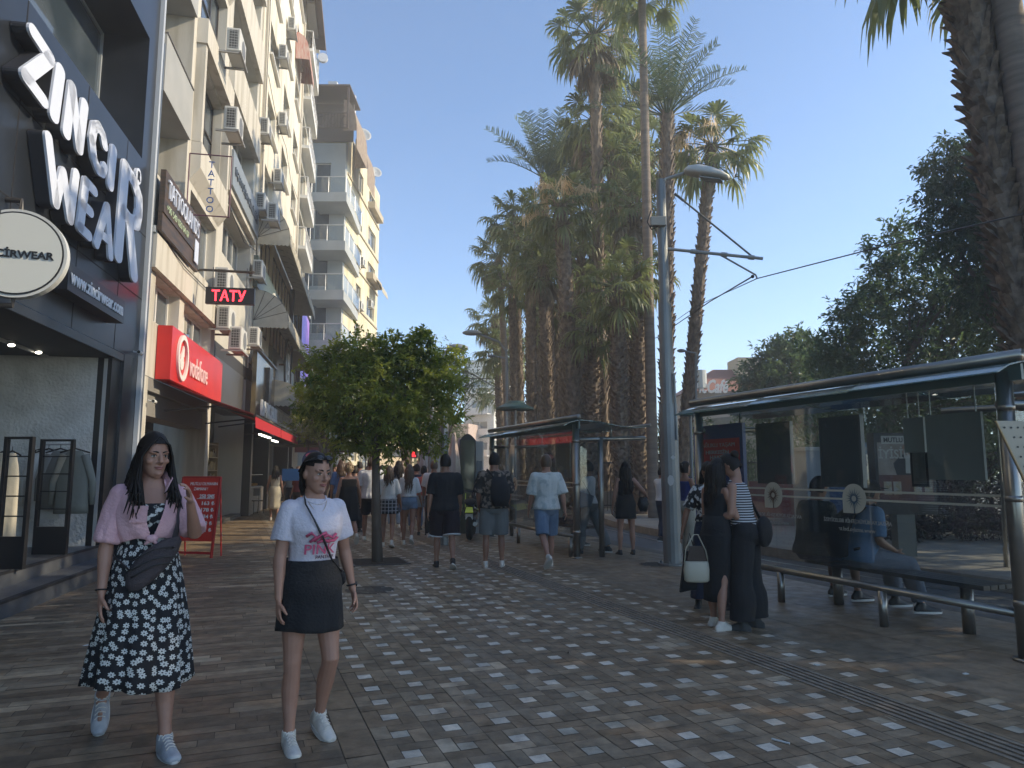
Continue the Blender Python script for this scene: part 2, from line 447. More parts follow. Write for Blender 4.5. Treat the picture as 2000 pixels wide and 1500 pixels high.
def window(par, s0, s1, z0, z1, o, M=FM, fr=WFR, n=2, fw=.06, blind=None, name='window', hz=None):
    f = MB(M); f.box(s0, s0+fw, o-.06, o, z0, z1); f.box(s1-fw, s1, o-.06, o, z0, z1)
    f.box(s0+fw, s1-fw, o-.06, o, z0, z0+fw); f.box(s0+fw, s1-fw, o-.06, o, z1-fw, z1)
    for k in range(1, n):
        c = s0+(s1-s0)*k/n; f.box(c-fw*.6, c+fw*.6, o-.055, o+.004, z0+fw, z1-fw)
    if hz: f.box(s0+fw, s1-fw, o-.054, o+.003, z0+hz-.03, z0+hz+.03)
    w_ = f.build(name, fr, par)
    p = MB(M); p.quad((s0+fw, o-.035, z0+fw), (s1-fw, o-.035, z0+fw), (s1-fw, o-.035, z1-fw), (s0+fw, o-.035, z1-fw))
    p.build('pane', PANE, w_)
    if blind:
        b = MB(M); zt = z1-fw; zb = z0+fw+(z1-z0)*blind
        b.quad((s0+fw, o-.03, zb), ((s0+s1)/2 if n > 1 else s1-fw, o-.03, zb), ((s0+s1)/2 if n > 1 else s1-fw, o-.03, zt), (s0+fw, o-.03, zt))
        b.build('blind', CURT, w_)
    return w_
def building(label, s0, name='apartment_building'):
    return thing(name, label, 'building', W(s0, 0, 0), FROT)
# ---------------------------------------------------------------- A: dark clothes shop
DM = mat('dark_panel', (.022, .027, .036), .28, .35, c2=(.034, .04, .052), sc=1.5, spec=.6)
A = building('dark panelled clothes shop building with big tilted white letters', 8, 'shop_building')
mb = FX(); WH_ = (-3, 12.25, 6.98, 9.25)
hole = [(-6, 12.25, 6.98, 9.25)]
wall_cells(mb, -6, 12.75, 3.45, 12, hole, 0, .9)
mb.quad((12.75, 0, 0), (12.75, -3, 0), (12.75, -3, 12), (12.75, 0, 12))
mb.box(-6, 12.0, -1.4, 0, 3.32, 3.44)          # soffit edge
mb.box(12.05, 12.74, -.6, -.004, .0, 3.45)      # black pillar by the entrance
mb.build('panel_wall', DM, A)
mb = FX()   # joints between panels
for s in (2.2, 4.1, 6.0, 7.9, 9.8, 11.5): mb.box(s-.012, s+.012, -.01, .003, 3.45, 6.97)
for z in (4.55, 5.7): mb.box(-6, 12.74, -.01, .0025, z-.01, z+.01)
mb.build('panel_joint', mat('joint', (.006, .006, .008), .7), A)
mb = FX(); mb.box(12.76, 12.86, -.02, .07, .0, 13); mb.build('corner_trim', mat('trimw', (.45, .48, .52), .4), A)
mb = FX(); mb.box(12.92, 12.985, .0, .06, .0, 9.6); mb.build('downpipe', mat('pipe', (.10, .12, .15), .4), A)
wn = window(A, -6, 12.24, 6.99, 9.24, -.75, fr=mat('alu', (.3, .33, .36), .4), n=4, fw=.05)
mb = FX(); mb.quad((-6, -2.2, 6.9), (12.2, -2.2, 6.9), (12.2, -2.2, 9.3), (-6, -2.2, 9.3)); mb.build('back_wall', mat('greyplain', (.25, .27, .28), .8), A)
# shop interior
IW = mat('plaster', (.42, .42, .41), .85, c2=(.56, .56, .55), sc=2.5, bump=1.0, bsc=22)
mb = FX(); mb.quad((11.6, -.25, .34), (11.6, -7, .34), (11.6, -7, 3.32), (11.6, -.25, 3.32)); mb.build('interior_wall', IW, A)
mb = FX(); mb.quad((-6, -6.8, .34), (11.6, -6.8, .34), (11.6, -6.8, 3.32), (-6, -6.8, 3.32))
mb.quad((-6, 0, 3.31), (11.6, 0, 3.31), (11.6, -6.8, 3.31), (-6, -6.8, 3.31)); mb.build('interior_ceiling', mat('ceil', (.05, .05, .052), .8), A)
mb = FX(); mb.box(-6, 12.05, -6.8, -.02, .17, .34); mb.box(-6, 12.0, -.02, .42, .0, .175)
mb.build('entrance_step', mat('stepstone', (.06, .065, .075), .4, c2=(.09, .095, .105), sc=4), A)
mb = FX(); mb.box(-6, 12.02, -.06, -.012, .325, .352); mb.box(-6, 11.98, .36, .43, .16, .187); mb.build('nosing', mat('nosing', (.015, .015, .018), .6), A)
mb = FX(); mb.box(11.62, 12.05, -.9, -.05, .34, 3.32); mb.build('door_panel', mat('blackpanel', (.008, .008, .010), .35), A)
mb = FX(); mb.box(11.60, 11.66, -.16, -.11, .34, 3.3); mb.build('door_trim', mat('trimd', (.35, .35, .35), .4), A)
# roof parts above window / box above
# letters
LW = mat('letter_white', (.62, .66, .76), .35); LD = mat('letter_side', (.02, .022, .03), .5)
Z1 = lambda x, y: (x/2.34375, y/2.34375)
def FP(px, py, o): s, z = FS(px, py, o); return W(s, o, z)
L1 = [('Z', (92, 345), (218, 515), (138, 85)), ('I', (229, 535), (262, 580), (266, 272)), ('N', (284, 612), (378, 725), (318, 350)),
      ('C', (406, 748), (492, 852), (410, 492)), ('I', (493, 852), (516, 893), (513, 642)), ('R', (523, 1180), (628, 1310), (562, 705)),
      ('W', (212, 905), (368, 1080), (206, 578)), ('E', (350, 1050), (420, 1115), (384, 793)), ('A', (430, 1128), (517, 1203), (452, 880))]
sg = thing('shop_letters', 'big tilted white three-dimensional letters on the dark panel wall', 'sign', W(10, .1, 5.5), FROT)
def poly_letter(strokes, cell, wd, ext, o):
    """bold strokes in a unit cell (x right, y up) fitted to three wall corners; bars thinner than stems"""
    KZ = 1.6
    BL, BR, TL = [V((q[0], q[1]*KZ, 0)) for q in (FS(*Z1(*p), o) for p in cell)]
    ex = BR-BL; ey = TL-BL; out = []; mx = min(.5, wd*.5/max(ex.length, .01)); my = wd*.5/ey.length
    for st in strokes:
        pts = [BL+ex*(mx+x*(1-2*mx))+ey*(my+y*(1-2*my)) for x, y in st]
        for a, b in zip(pts, pts[1:]):
            d = (b-a).normalized(); nn = V((-d.y, d.x, 0)); r = wd/2; pl = []
            for k in range(9): t = pi/2+pi*k/8; c_, s_ = cos(t), sin(t); pl.append(a+(d*c_+nn*s_)*r)
            for k in range(9): t = -pi/2+pi*k/8; c_, s_ = cos(t), sin(t); pl.append(b+(d*c_+nn*s_)*r)
            out.append([V((p.x, p.y/KZ, 0)) for p in pl])
    return out
STK = {'Z': [[(0, 1), (1, 1), (0, 0), (1, 0)]], 'I': [[(.5, 0), (.5, 1)]], 'N': [[(0, 0), (0, 1), (1, 0), (1, 1)]],
       'C': [[(1, .76), (.84, .94), (.5, 1), (.16, .86), (0, .5), (.16, .14), (.5, 0), (.84, .06), (1, .24)]],
       'R': [[(0, 0), (0, 1), (.55, 1), (.92, .92), (1, .76), (.92, .60), (.5, .52), (.1, .52)], [(.45, .52), (1, 0)]],
       'W': [[(0, 1), (.22, 0), (.5, .72), (.74, 0), (1, 1)]], 'E': [[(1, 1), (0, 1), (0, 0), (1, 0)], [(0, .5), (.85, .5)]], 'A': [[(0, 0), (.5, 1), (1, 0)], [(.25, .3), (.75, .3)]]}
for i, (ch, a, b, c) in enumerate(L1):
    wd = {'R': .36, 'Z': .25, 'W': .21, 'N': .25, 'E': .23, 'A': .20, 'C': .24}.get(ch, .27)
    mf, ms = FX(), FX()
    for pl in poly_letter(STK[ch], (a, b, c), wd, .1, .2):
        for q in (ms, mf):
            o0, o1 = (.01, .165) if q is ms else (.17, .2)
            q.prism([(p.x, o0, p.y) for p in pl], (0, o1-o0, 0))
    L_ = place('letter', (lambda m_: (m_))(mf.mesh('l')), LW) if 0 else mf.build('letter', LW, sg)
    ms.build('letter_side', LD, L_)
s_, z_ = FS(276, 345, .1)
mb = FX(); mb.disc((s_, .01, z_), (0, 1, 0), .14, .05, 24); rg = mb.build('trademark_ring', LW, sg)
text_mb('R', FT, (0, 0, 1), W(s_, .065, z_), h=.15, ext=.01, bold=.02, align='C').build('ring_letter', LD, rg)
# web address box
ub = thing('sign_box', 'dark box sign with a white web address under the big letters', 'sign', W(9.3, 0, 3.95), FROT)
mb = FX(); mb.box(9.0, 11.18, .004, .22, 3.80, 4.16); mb.build('sign_case', mat('boxdark', (.016, .02, .028), .35), ub)
text_mb('www.zincirwear.com', FT, (0, 0, 1), W(9.06, .225, 3.90), w=2.02, h=.19, ext=.01, bold=.015).build('lettering', mat('lettw', (.7, .74, .8), .4), ub)
# projecting round sign
c = AT(30, 494, 7.6); ax = (V((0, 0, 0))-V((c.x, c.y, 0))).normalized()
rs = thing('round_sign', 'round white sign with black lettering hanging out from the dark shop', 'sign', c, 0)
nr = (-FT*.75+ax*.25).normalized()
mb = MB(); mb.disc(c-nr*.12, nr, .50, .12, 48); mb.build('sign_case', mat('signrim', (.55, .56, .55), .4), rs)
mb = MB(); mb.disc(c+nr*.002, nr, .47, .006, 48); d1 = mb.build('rim', mat('black', (.012, .012, .014), .4), rs)
mb = MB(); mb.disc(c+nr*.009, nr, .452, .005, 48); mb.build('face', mat('signface', (.60, .61, .58), .45), rs)
rx = V((0, 0, 1)).cross(nr)
text_mb('ZİNCİRWEAR', rx, (0, 0, 1), c+nr*.016-rx*.02, w=.80, h=.115, ext=.008, bold=.03, align='C').build('lettering', mat('black', (.01, .01, .01)), rs)
mb = MB(); b0 = c-nr*.06; mb.tube([b0+V((0, 0, .45)), b0+V((0, 0, .62)), b0+V((0, 0, .62))-FN*.9], .03, 8); mb.tube([b0-V((0, 0, .45)), b0-V((0, 0, .58)), b0-V((0, 0, .58))-FN*.9], .03, 8)
mb.build('bracket', DFR, rs)
# track lights inside
for k, (px, py) in enumerate([(22, 665), (75, 680), (112, 692), (150, 705)]):
    c = V((FP(px, py, -.9)))
    t = thing('track_light', ['lit spotlight nearest the left edge under the shop ceiling', 'second lit spotlight from the left under the shop ceiling', 'unlit spotlight beside the two lit ones', 'small unlit spotlight nearest the shop pillar'][k], 'spotlight', c, FROT, 'spotlights on the shop ceiling')
    mb = MB(); d = V((.25, -.2, -.9)).normalized(); mb.tube([c+d*-.07, c+d*.07], [.035, .05], 14)
    mb.build('lamp_head', mat('spotgrey', (.3, .3, .3), .4), t, True)
    mb = MB(); mb.disc(c+d*.072, d, .042, .004, 16); mb.build('lens', mat('spotlit', (1, .93, .8), emit=6) if k < 2 else mat('spotoff', (.2, .2, .2), .2), t)
    mb = MB(); mb.tube([c-d*.02, (c.x, c.y, 3.31)], .012, 6); mb.build('stem', DFR, t)
mb = FX(); mb.box(7, 11.5, -.97, -.93, 3.27, 3.31); mb.build('light_track', mat('trackg', (.35, .35, .35), .4), A)
# CCTV cameras
for px, py, lab in ((272, 690, 'small white camera on the dark pillar corner'), (300, 785, 'white bullet camera beside the red shop sign'), (318, 735, 'white siren camera above the red awning')):
    s_, z_ = FS(px, py, .1)
    t = thing('security_camera', lab, 'camera', W(s_, .02, z_), FROT); c = W(s_, .12, z_)
    mb = MB(); mb.tube([c-FT*.1+V((0, 0, .01)), c+FT*.04], .035, 12); mb.build('camera_body', mat('camw', (.6, .6, .58), .4), t, True)
    mb = MB(); mb.disc(c-FT*.101+V((0, 0, .01)), -FT, .028, .004, 12); mb.build('lens', mat('black', (.01, .01, .01)), t)
    mb = MB(); mb.tube([W(s_, .0, z_+.03), c], .014, 6); mb.build('bracket', mat('camw', (.6, .6, .58), .4), t)
# anti-theft gates at the entrance
BK = mat('gate_black', (.012, .012, .014), .35)
def gate(px0, px1, pyb, pyt, y, lab):
    a, b = AT(px0, pyb, y), AT(px1, pyb, y); z0 = .35; z1 = AT(px0, pyt, y).z
    t = thing('shop_gate', lab, 'gate', (a.x, y, z0), 0, 'black frame gates in the shop entrance')
    mb = MB()
    for x in (a.x, b.x-.04): mb.box(x, x+.04, y-.03, y+.03, z0, z1)
    mb.box(a.x+.04, b.x-.04, y-.028, y+.028, z1-.03, z1)
    mb.box(a.x+.04, b.x-.04, y-.028, y+.028, z0, z0+.38)
    mb.build('frame', BK, t)
    mb = MB()
    for k in range(1, 5): z = z0+.38+(z1-z0-.38)*k/5; mb.box(a.x+.04, b.x-.04, y-.01, y+.01, z-.008, z+.008)
    build_split(mb, 'crossbar', BK, t)
gate(-12, 45, 1130, 853, 8.6, 'black frame gate at the left edge of the picture')
gate(62, 128, 1105, 858, 10.1, 'black frame gate in front of the shirts')
# clothes rails and clothes
def garment(c, ax, nrm, w_, h, m, lab, sleeves=True, nm='shirt'):
    """hanging garment: folded sheet with thickness, ax across, nrm through"""
    t = thing(nm, lab, nm, c, 0, 'clothes hanging in the shop')
    mb = MB(); R = []; n = 20; ax = V(ax); nrm = V(nrm)
    for i in range(9):
        f = i/8; wd = w_*(.30 if i == 0 else .52 if i == 1 else .60+.14*f)/1.0
        ring = []
        for j in range(n):
            a = 2*pi*j/n; rip = .012*sin(a*5+i*.4)*f
            ring.append(V(c)+ax*cos(a)*wd*.5+nrm*(sin(a)*(.035+.03*f)+rip)-V((0, 0, 1))*(h*f))
        R.append(ring)
    mb.rings(R)
    if sleeves:
        for sg_ in (-1, 1):
            p0 = V(c)+ax*w_*.22*sg_-V((0, 0, .06)); p1 = V(c)+ax*w_*.42*sg_-V((0, 0, h*.5)); p2 = V(c)+ax*w_*.44*sg_-V((0, 0, h*.86))
            mb.tube([p0, p1, p2], [.06, .05, .035], 10)
    b = mb.build('fabric', m, t, True)
    mb = MB(); mb.tube([V(c)+ax*-.2*w_*1.6-V((0, 0, .03)), V(c)+V((0, 0, .03)), V(c)+ax*.2*w_*1.6-V((0, 0, .03))], .012, 6); mb.tube([V(c)+V((0, 0, .03)), V(c)+V((0, 0, .09))], .005, 5)
    mb.build('hanger', BK, t)
GR = [mat('cloth_cream', (.42, .38, .30), .9, bump=.3, bsc=12), mat('cloth_white', (.60, .60, .58), .9, bump=.3, bsc=12), mat('cloth_grey', (.20, .20, .185), .9, bump=.3, bsc=12), mat('cloth_green', (.16, .165, .145), .9, bump=.3, bsc=12)]
hx = V((1, .2, 0)).normalized(); hy = V((-.2, 1, 0))
rk = thing('clothes_rail', 'grey clothes rail holding the shirts inside the shop', 'clothes rail', AT(100, 1100, 10.7), 0)
z_r = AT(100, 868, 10.7).z
mb = MB(); a, b = AT(82, 868, 10.7), AT(140, 868, 10.7)
mb.tube([(a.x, a.y, z_r), (b.x, b.y, z_r)], .012, 8)
for q in (a, b): mb.tube([(q.x, q.y, z_r), (q.x, q.y, .35)], .012, 8)
mb.build('rail', mat('trackg', (.3, .3, .3)), rk)
for px, w_, h, m_, lab, y in ((82, .5, .95, GR[1], 'white shirt hanging on the rail behind the second gate', 10.75), (95, .55, 1.0, GR[1], 'pale shirt hanging in front of the white shirt', 10.6), (118, .6, .85, GR[2], 'dark grey shirt hanging beside the pale shirt', 10.5), (147, .62, .9, GR[3], 'olive grey shirt hanging nearest the shop pillar', 10.35)):
    c = AT(px, 880, y); garment(c, hx, hy, w_, h, m_, lab)
for px, lab in ((8, 'long cream trousers hanging behind the first gate'), (24, 'long beige trousers hanging beside the cream ones')):
    c = AT(px, 885, 9.6); garment(c, hx, hy, .34, 1.35, GR[0], lab, False, 'trousers')
# ---------------------------------------------------------------- B: cream building with red phone shop
CR = mat('cream_wall', (.40, .37, .31), .8, c2=(.53, .50, .44), sc=1.6, bump=.15, bsc=40, stretch=(2.2, 2.2, .22), ramp=(.36, .52))
GY = mat('grey_render', (.30, .305, .30), .75, c2=(.36, .36, .35), sc=1.2)
B = building('cream building above the red phone shop with grey balcony fronts', 13)
holes = []; wins = []
for z0, z1 in ((7.15, 8.65), (9.95, 11.5), (12.8, 14.4), (15.7, 17.3), (18.6, 20.2)):
    wins.append((13.3, 15.15, z0, z1))
for z0, z1 in ((4.32, 5.18), (6.2, 7.8), (8.95, 11.15), (11.9, 14.1), (14.8, 17), (17.7, 19.9)):
    wins.append((15.7, 18.5, z0, z1))
wins.append((13.5, 15.3, 4.32, 5.22))
wall = FX(); wall_cells(wall, 13.0, 19.0, 3.25, 24, [q for q in wins if q[0] > 15.5 or q[2] < 5], 0, .3) if 0 else wall_cells(wall, 13.0, 19.0, 3.25, 24, [q for q in wins if q[0] > 15.5 or q[2] < 5]+[(13.05, 15.2, 7.1, 23.9)], 0, .9)
wall.quad((13.05, -.9, 7.1), (15.2, -.9, 7.1), (15.2, -.9, 23.9), (13.05, -.9, 23.9))
wall.box(13.0, 13.45, -.5, -.01, 0, 3.25); wall.box(18.55, 19.0, -.5, -.01, 0, 3.25)
wall.quad((19, 0, 0), (19, -4, 0), (19, -4, 24), (19, 0, 24))
wall.build('wall', CR, B)
for i, (a, b, c, d) in enumerate(wins):
    window(B, a, b, c, d, -.83 if a < 15 and c > 5.5 else -.22, n=3 if a > 15.5 else 2, blind=[None, .4, None, .55][i % 4], fr=DFR if c in (8.95, 11.9, 14.8) else WFR, hz=(d-c)*.55 if d-c > 2 else None)
bl = FX()
for z in (8.72, 11.62, 14.5, 17.4): bl.box(13.055, 15.19, -.89, .06, z, z+1.15)
build_split(bl, 'balcony_front', GY, B)
bc = FX()
for z in (8.72, 11.62, 14.5): bc.box(13.056, 15.188, -.1, .08, z+1.152, z+1.19)
build_split(bc, 'coping', mat('coping', (.12, .11, .10), .6), B)
bb = FX()
for z in (7.95, 14.3):
    bb.prism([(15.5, .003, z+.9), (15.5, .22, z+.9), (15.5, .22, z+.3), (15.5, .003, z)], (3.2, 0, 0))
bb.box(15.5, 15.68, .003, .2, 8.86, 11.2); bb.box(18.52, 18.7, .003, .2, 8.86, 11.2)
bb.box(15.45, 18.75, .004, .24, 11.202, 11.8)
build_split(bb, 'bay_surround', CR, B)
bn = FX(); bn.box(13.0, 19.0, .003, .12, 5.24, 5.90); bn.build('band', CR, B)
# phone shop front
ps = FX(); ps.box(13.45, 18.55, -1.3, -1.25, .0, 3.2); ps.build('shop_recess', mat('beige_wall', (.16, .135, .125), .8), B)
ps = FX(); ps.box(13.02, 18.98, -1.3, -.012, 3.0, 3.245); ps.box(13.45, 18.5, -.6, -.1, 2.55, 2.99); ps.build('shutter_box', mat('shut', (.20, .19, .175), .7), B)
for s0, s1 in ((13.6, 14.9), (16.9, 18.2)):
    d = FX(); d.box(s0, s0+.07, -1.24, -1.15, 0.02, 2.5); d.box(s1-.07, s1, -1.24, -1.15, .02, 2.5); d.box(s0+.07, s1-.07, -1.24, -1.15, 2.43, 2.5)
    dd = d.build('door', mat('greyframe', (.16, .15, .14), .5), B)
    d = FX(); d.quad((s0+.07, -1.2, .02), (s1-.07, -1.2, .02), (s1-.07, -1.2, 2.43), (s0+.07, -1.2, 2.43)); d.build('pane', PANE, dd)
REDV = mat('vred', (.58, .018, .016), .35, c2=(.50, .015, .014), sc=2)
vs = thing('shop_sign', 'red sign panel with a white ring and pale lettering over the phone shop', 'sign', W(13.8, .1, 3.3), FROT)
mb = FX(); mb.box(13.78, 18.75, .013, .28, 3.25, 4.30); mb.build('panel', REDV, vs)
mb = FX(); ro, ri = [], []
for j in range(40):
    t = 2*pi*j/40; ro.append((14.55+.42*cos(t), 3.78+.47*sin(t))); ri.append((14.55+.33*cos(t), 3.78+.37*sin(t)))
vsx = [(s, o, z) for o in (.284, .33) for r in (ro, ri) for s, z in r]
mb.add(vsx, [(i, (i+1) % 40, 40+(i+1) % 40, 40+i) for i in range(40)]+[(80+i, 80+(i+1) % 40, 120+(i+1) % 40, 120+i) for i in range(40)]+[(i, (i+1) % 40, 80+(i+1) % 40, 80+i) for i in range(40)]+[(40+i, 40+(i+1) % 40, 120+(i+1) % 40, 120+i) for i in range(40)])
mb.build('ring', mat('ringw', (.72, .68, .62), .3), vs)
mb = FX(); mb.prism([(14.5+.16*cos(t)*(1 if sin(t) < .2 else .8), .284, 3.70+.17*sin(t)) for t in [2*pi*k/24 for k in range(24)]], (0, .03, 0))
mb.prism([(14.42, .284, 3.78), (14.66, .284, 3.82), (14.66, .284, 3.98), (14.60, .284, 4.04)], (0, .028, 0))
mb.build('drop_mark', mat('ringw', (.72, .68, .62), .3), vs)
text_mb('vodafone', FT, (0, 0, 1), W(15.15, .285, 3.50), w=1.75, h=.46, ext=.03, bold=.0).build('lettering', mat('vlet', (.75, .55, .52), .4), vs)
for s0, w_, z0, h_, lab in ((13.95, .45, 1.45, .75, 'upper dark red poster on the left phone shop door'), (13.95, .42, .75, .6, 'bright red lower poster on the left phone shop door'), (17.3, .5, 1.2, 1.0, 'red window poster on the right phone shop door')):
    t = thing('window_poster', lab, 'poster', W(s0, -1.13, z0), FROT); mb = FX(); mb.box(s0, s0+w_, -1.19, -1.17, z0, z0+h_); mb.build('sheet', mat('poster_r1', (.40, .03, .03), .4), t)
    mb = FX(); mb.box(s0+.06, s0+w_-.06, -1.168, -1.165, z0+h_*.35, z0+h_*.6); mb.box(s0+.1, s0+w_-.12, -1.168, -1.165, z0+h_*.7, z0+h_*.78); build_split(mb, 'pale_block', mat('poster_w1', (.6, .5, .45), .4), t)
# awning over phone shop
aw = thing('awning', 'dark red sloping awning over the phone shop', 'awning', W(14.2, 0, 3.2), FROT)
RA = mat('awn_red', (.20, .010, .014), .85, c2=(.26, .014, .018), sc=3)
RAV = mat('awn_red_valance', (.38, .012, .02), .85)
def awning(t, s0, s1, o1, zt, zb, m, val=.25, mv=None, curve=0, scal=0, sag=0, stripes=None, o0=.03):
    mb = FX(); K = 8; N_ = max(2, int((s1-s0)*4))
    P_ = []
    for k in range(K+1):
        f = k/K
        if curve: a = f*pi/2; oo = o0+(o1-o0)*sin(a); zz = zb+(zt-zb)*cos(a)
        else: oo = o0+(o1-o0)*f; zz = zt+(zb-zt)*f-sag*sin(pi*f)
        P_.append((oo, zz))
    for k in range(K):
        for i in range(N_):
            a, b = s0+(s1-s0)*i/N_, s0+(s1-s0)*(i+1)/N_
            mb.quad((a, P_[k][0], P_[k][1]), (b, P_[k][0], P_[k][1]), (b, P_[k+1][0], P_[k+1][1]), (a, P_[k+1][0], P_[k+1][1]))
    if curve:
        for s in (s0, s1):
            mb.add([(s, o0, zb)]+[(s, p[0], p[1]) for p in P_], [tuple(range(K+2))])
    o_ = mb.build('canopy', m, t, fix=False)
    sd = o_.modifiers.new('t', 'SOLIDIFY'); sd.thickness = .012
    v_ = FX(); M_ = int((s1-s0)*6)
    for i in range(M_):
        a, b = s0+(s1-s0)*i/M_, s0+(s1-s0)*(i+1)/M_; d1 = val*(1-(.35 if scal and i % 2 else 0))
        v_.add([(a, o1+.004, zb), (b, o1+.004, zb), (b, o1+.02, zb-d1), ((a+b)/2, o1+.022, zb-d1-(.05 if scal else 0)), (a, o1+.02, zb-d1)], [(0, 1, 2, 3, 4)])
    if curve:
        M_ = 8
        for i in range(M_):
            a, b = o0+(o1-o0)*i/M_, o0+(o1-o0)*(i+1)/M_
            v_.add([(s0-.01, a, zb), (s0-.01, b, zb), (s0-.01, b, zb-val), (s0-.01, (a+b)/2, zb-val-.05), (s0-.01, a, zb-val)], [(0, 1, 2, 3, 4)])
    q = v_.build('valance', mv or m, t, fix=False); sd = q.modifiers.new('t', 'SOLIDIFY'); sd.thickness = .008
    if not curve:
        a_ = FX()
        for s in (s0+.3, s1-.3): a_.tube([(s, o0, zt-.55), (s, (o0+o1)*.55, (zt+zb)/2-.12), (s, o1-.05, zb-.03)], .02, 6)
        a_.tube([(s0, o1, zb-.01), (s1, o1, zb-.01)], .03, 8)
        build_split(a_, 'arm', DFR, t)
awning(aw, 14.2, 18.6, 1.8, 3.24, 2.62, RA, .26, RAV)
# tattoo sign board
tt = thing('sign_board', 'dark wooden tattoo sign board with white lettering under the balcony', 'sign', W(13, .1, 6), FROT)
mb = FX(); mb.box(12.95, 15.85, .124, .22, 6.28, 7.1); mb.box(12.95, 15.85, .124, .2, 5.93, 6.275); mb.build('board', mat('tboard', (.035, .032, .03), .5, c2=(.10, .06, .035), sc=3, stretch=(.6, .6, 5)), tt)
text_mb("TATTOOLAND'S", FT, (0, 0, 1), W(13.1, .225, 6.62), w=2.5, h=.36, ext=.03, bold=.0).build('lettering', LW, tt)
text_mb('+90 549 020 04 07', FT, (0, 0, 1), W(13.1, .225, 6.36), w=1.7, h=.14, ext=.01).build('phone_number', mat('pgreen', (.42, .5, .34)), tt)
mb = FX(); mb.box(15.35, 15.68, .225, .24, 6.05, 6.55); mb.build('notice', LW, tt)
# neon frame
nf = thing('neon_sign', 'thin purple frame sign with small blue upright tattoo letters', 'sign', W(14.9, .7, 8), FROT)
c0_, c1_ = W(14.95, .12, 0), W(14.95, .98, 0)
z0_, z1_ = 6.95, 8.32
mb = MB(); pts = [V((c0_.x, c0_.y, z1_)), V((c1_.x, c1_.y, z1_)), V((c1_.x, c1_.y, z0_)), V((c0_.x, c0_.y, z0_))]
for a, b in zip(pts, pts[1:]+pts[:1]): mb.tube([a, b], .014, 6)
mb.build('frame', mat('purple', (.10, .025, .06), .4), nf)
for k, ch in enumerate('TATTOO'):
    p = W(14.95, .58, 8.1-k*.2)
    text_mb(ch, FN, (0, 0, 1), p, h=.14, ext=.02, align='C').build('letter', mat('nblue', (.05, .12, .35), .3), nf)
# TATY LED board
td = thing('led_sign', 'black hanging board with glowing red letters', 'sign', W(17.6, 1, 5.5), FROT)
ya = 15.6
pa, pb = AT(402, 560, ya), AT(497, 567, ya+.15); hz_ = AT(402, 560, ya).z-AT(402, 592, ya).z
ex = (pb-pa); ex.z = 0; zt_ = pa.z; nn_ = V((-ex.y, ex.x, 0)).normalized()
mb = MB(); mb.prism([(pa.x, pa.y, zt_-hz_), (pb.x, pb.y, zt_-hz_), (pb.x, pb.y, zt_), (pa.x, pa.y, zt_)], nn_*.12); mb.build('board', mat('black', (.012, .012, .014)), td)
text_mb('ТАТУ', ex, (0, 0, 1), V((pa.x, pa.y, zt_-hz_/2))+ex*.48-nn_*.004, w=ex.length*.7, h=hz_*.68, ext=.006, bold=.02, align='C').build('lettering', mat('ledred', (1, .03, .05), emit=2.2), td)
mb = MB(); q = AT(372, 527, ya+.4); mb.tube([(q.x-.6, q.y+.3, q.z), (q.x+.3, q.y, q.z), (pb.x-.05, pb.y+.05, q.z-.12)], .03, 6)
for x in (.12, .82): mb.tube([V((pa.x, pa.y, zt_))+ex*x+nn_*.06, V((pa.x, pa.y, q.z-.03))+ex*x+nn_*.06], .008, 5)
mb.build('bracket', DFR, td)
# A-frame price board
ab = thing('price_board', 'red standing price board with white figures outside the phone shop', 'sign board', G(375, 1085), 0)
br_ = G(410, 1090); bl_ = V((AT(338, 1088, br_.y+.15).x, br_.y+.15, 0))
bx = (br_-bl_); hB = AT(405, 934, br_.y).z; up = V((0, .0, 1)); bn_ = V((bx.y, -bx.x, 0)).normalized()
def BP(u, z, d=0): return bl_+bx*u+V((0, 0, z))-bn_*(-d)+bn_*0-V((0, 0, 0))+bn_*(-z*.12)
mb = MB(); mb.prism([BP(0, .28), BP(1, .28), BP(1, hB), BP(0, hB)], -bn_*.03)
panel = mb.build('panel', mat('bred', (.60, .035, .02), .4), ab)
mb = MB()
for u in (-.03, 1.0): mb.prism([BP(u, 0, .012), BP(u+.035, 0, .012), BP(u+.035, hB+.02, .012), BP(u, hB+.02, .012)], -bn_*.05)
mb.prism([BP(0, .06, .005), BP(1, .06, .005), BP(1, .10, .005), BP(0, .10, .005)], -bn_*.03)
mb.prism([BP(0, hB, .008), BP(1, hB, .008), BP(1, hB+.03, .008), BP(0, hB+.03, .008)], -bn_*.04)
mb.tube([BP(0, 0)-bn_*.32, BP(0, hB)-bn_*.03], .015, 6); mb.tube([BP(1, 0)-bn_*.32, BP(1, hB)-bn_*.03], .015, 6)
mb.build('frame', mat('bred2', (.42, .02, .02), .4), ab)
wht = mat('tw', (.8, .78, .74), .5); Yv = (V((0, 0, 1))-bn_*.12).normalized()
def bt(s_, u, z, w_, h_, al='R', **k): return text_mb(s_, bx, Yv, BP(u, z, .006), w=w_, h=h_, ext=.004, align=al, **k)
mbt = MB()
for a in (bt('MUTLU OLMANIN', .97, hB-.10, .54, .055), bt('ZAMANI !', .72, hB-.19, .28, .055), bt('250 SMS', .93, hB-.32, .30, .07, bold=.02)): mbt.add(a.v, a.f)
for k, s_ in enumerate(('163', '178', '234', '283', '441')):
    a = bt(s_+' ₺', .95, hB-.44-k*.115, .25, .07, bold=.02); mbt.add(a.v, a.f)
    a = bt('5 GB' if k < 2 else '9 GB >', .46, hB-.44-k*.115, .22, .06, bold=.02); mbt.add(a.v, a.f)
a = MB(); a.prism([BP(.45, hB-.365, .006), BP(.92, hB-.365, .006), BP(.92, hB-.357, .006), BP(.45, hB-.357, .006)], bn_*.002); mbt.add(a.v, a.f)
mbt.build('lettering', wht, ab)
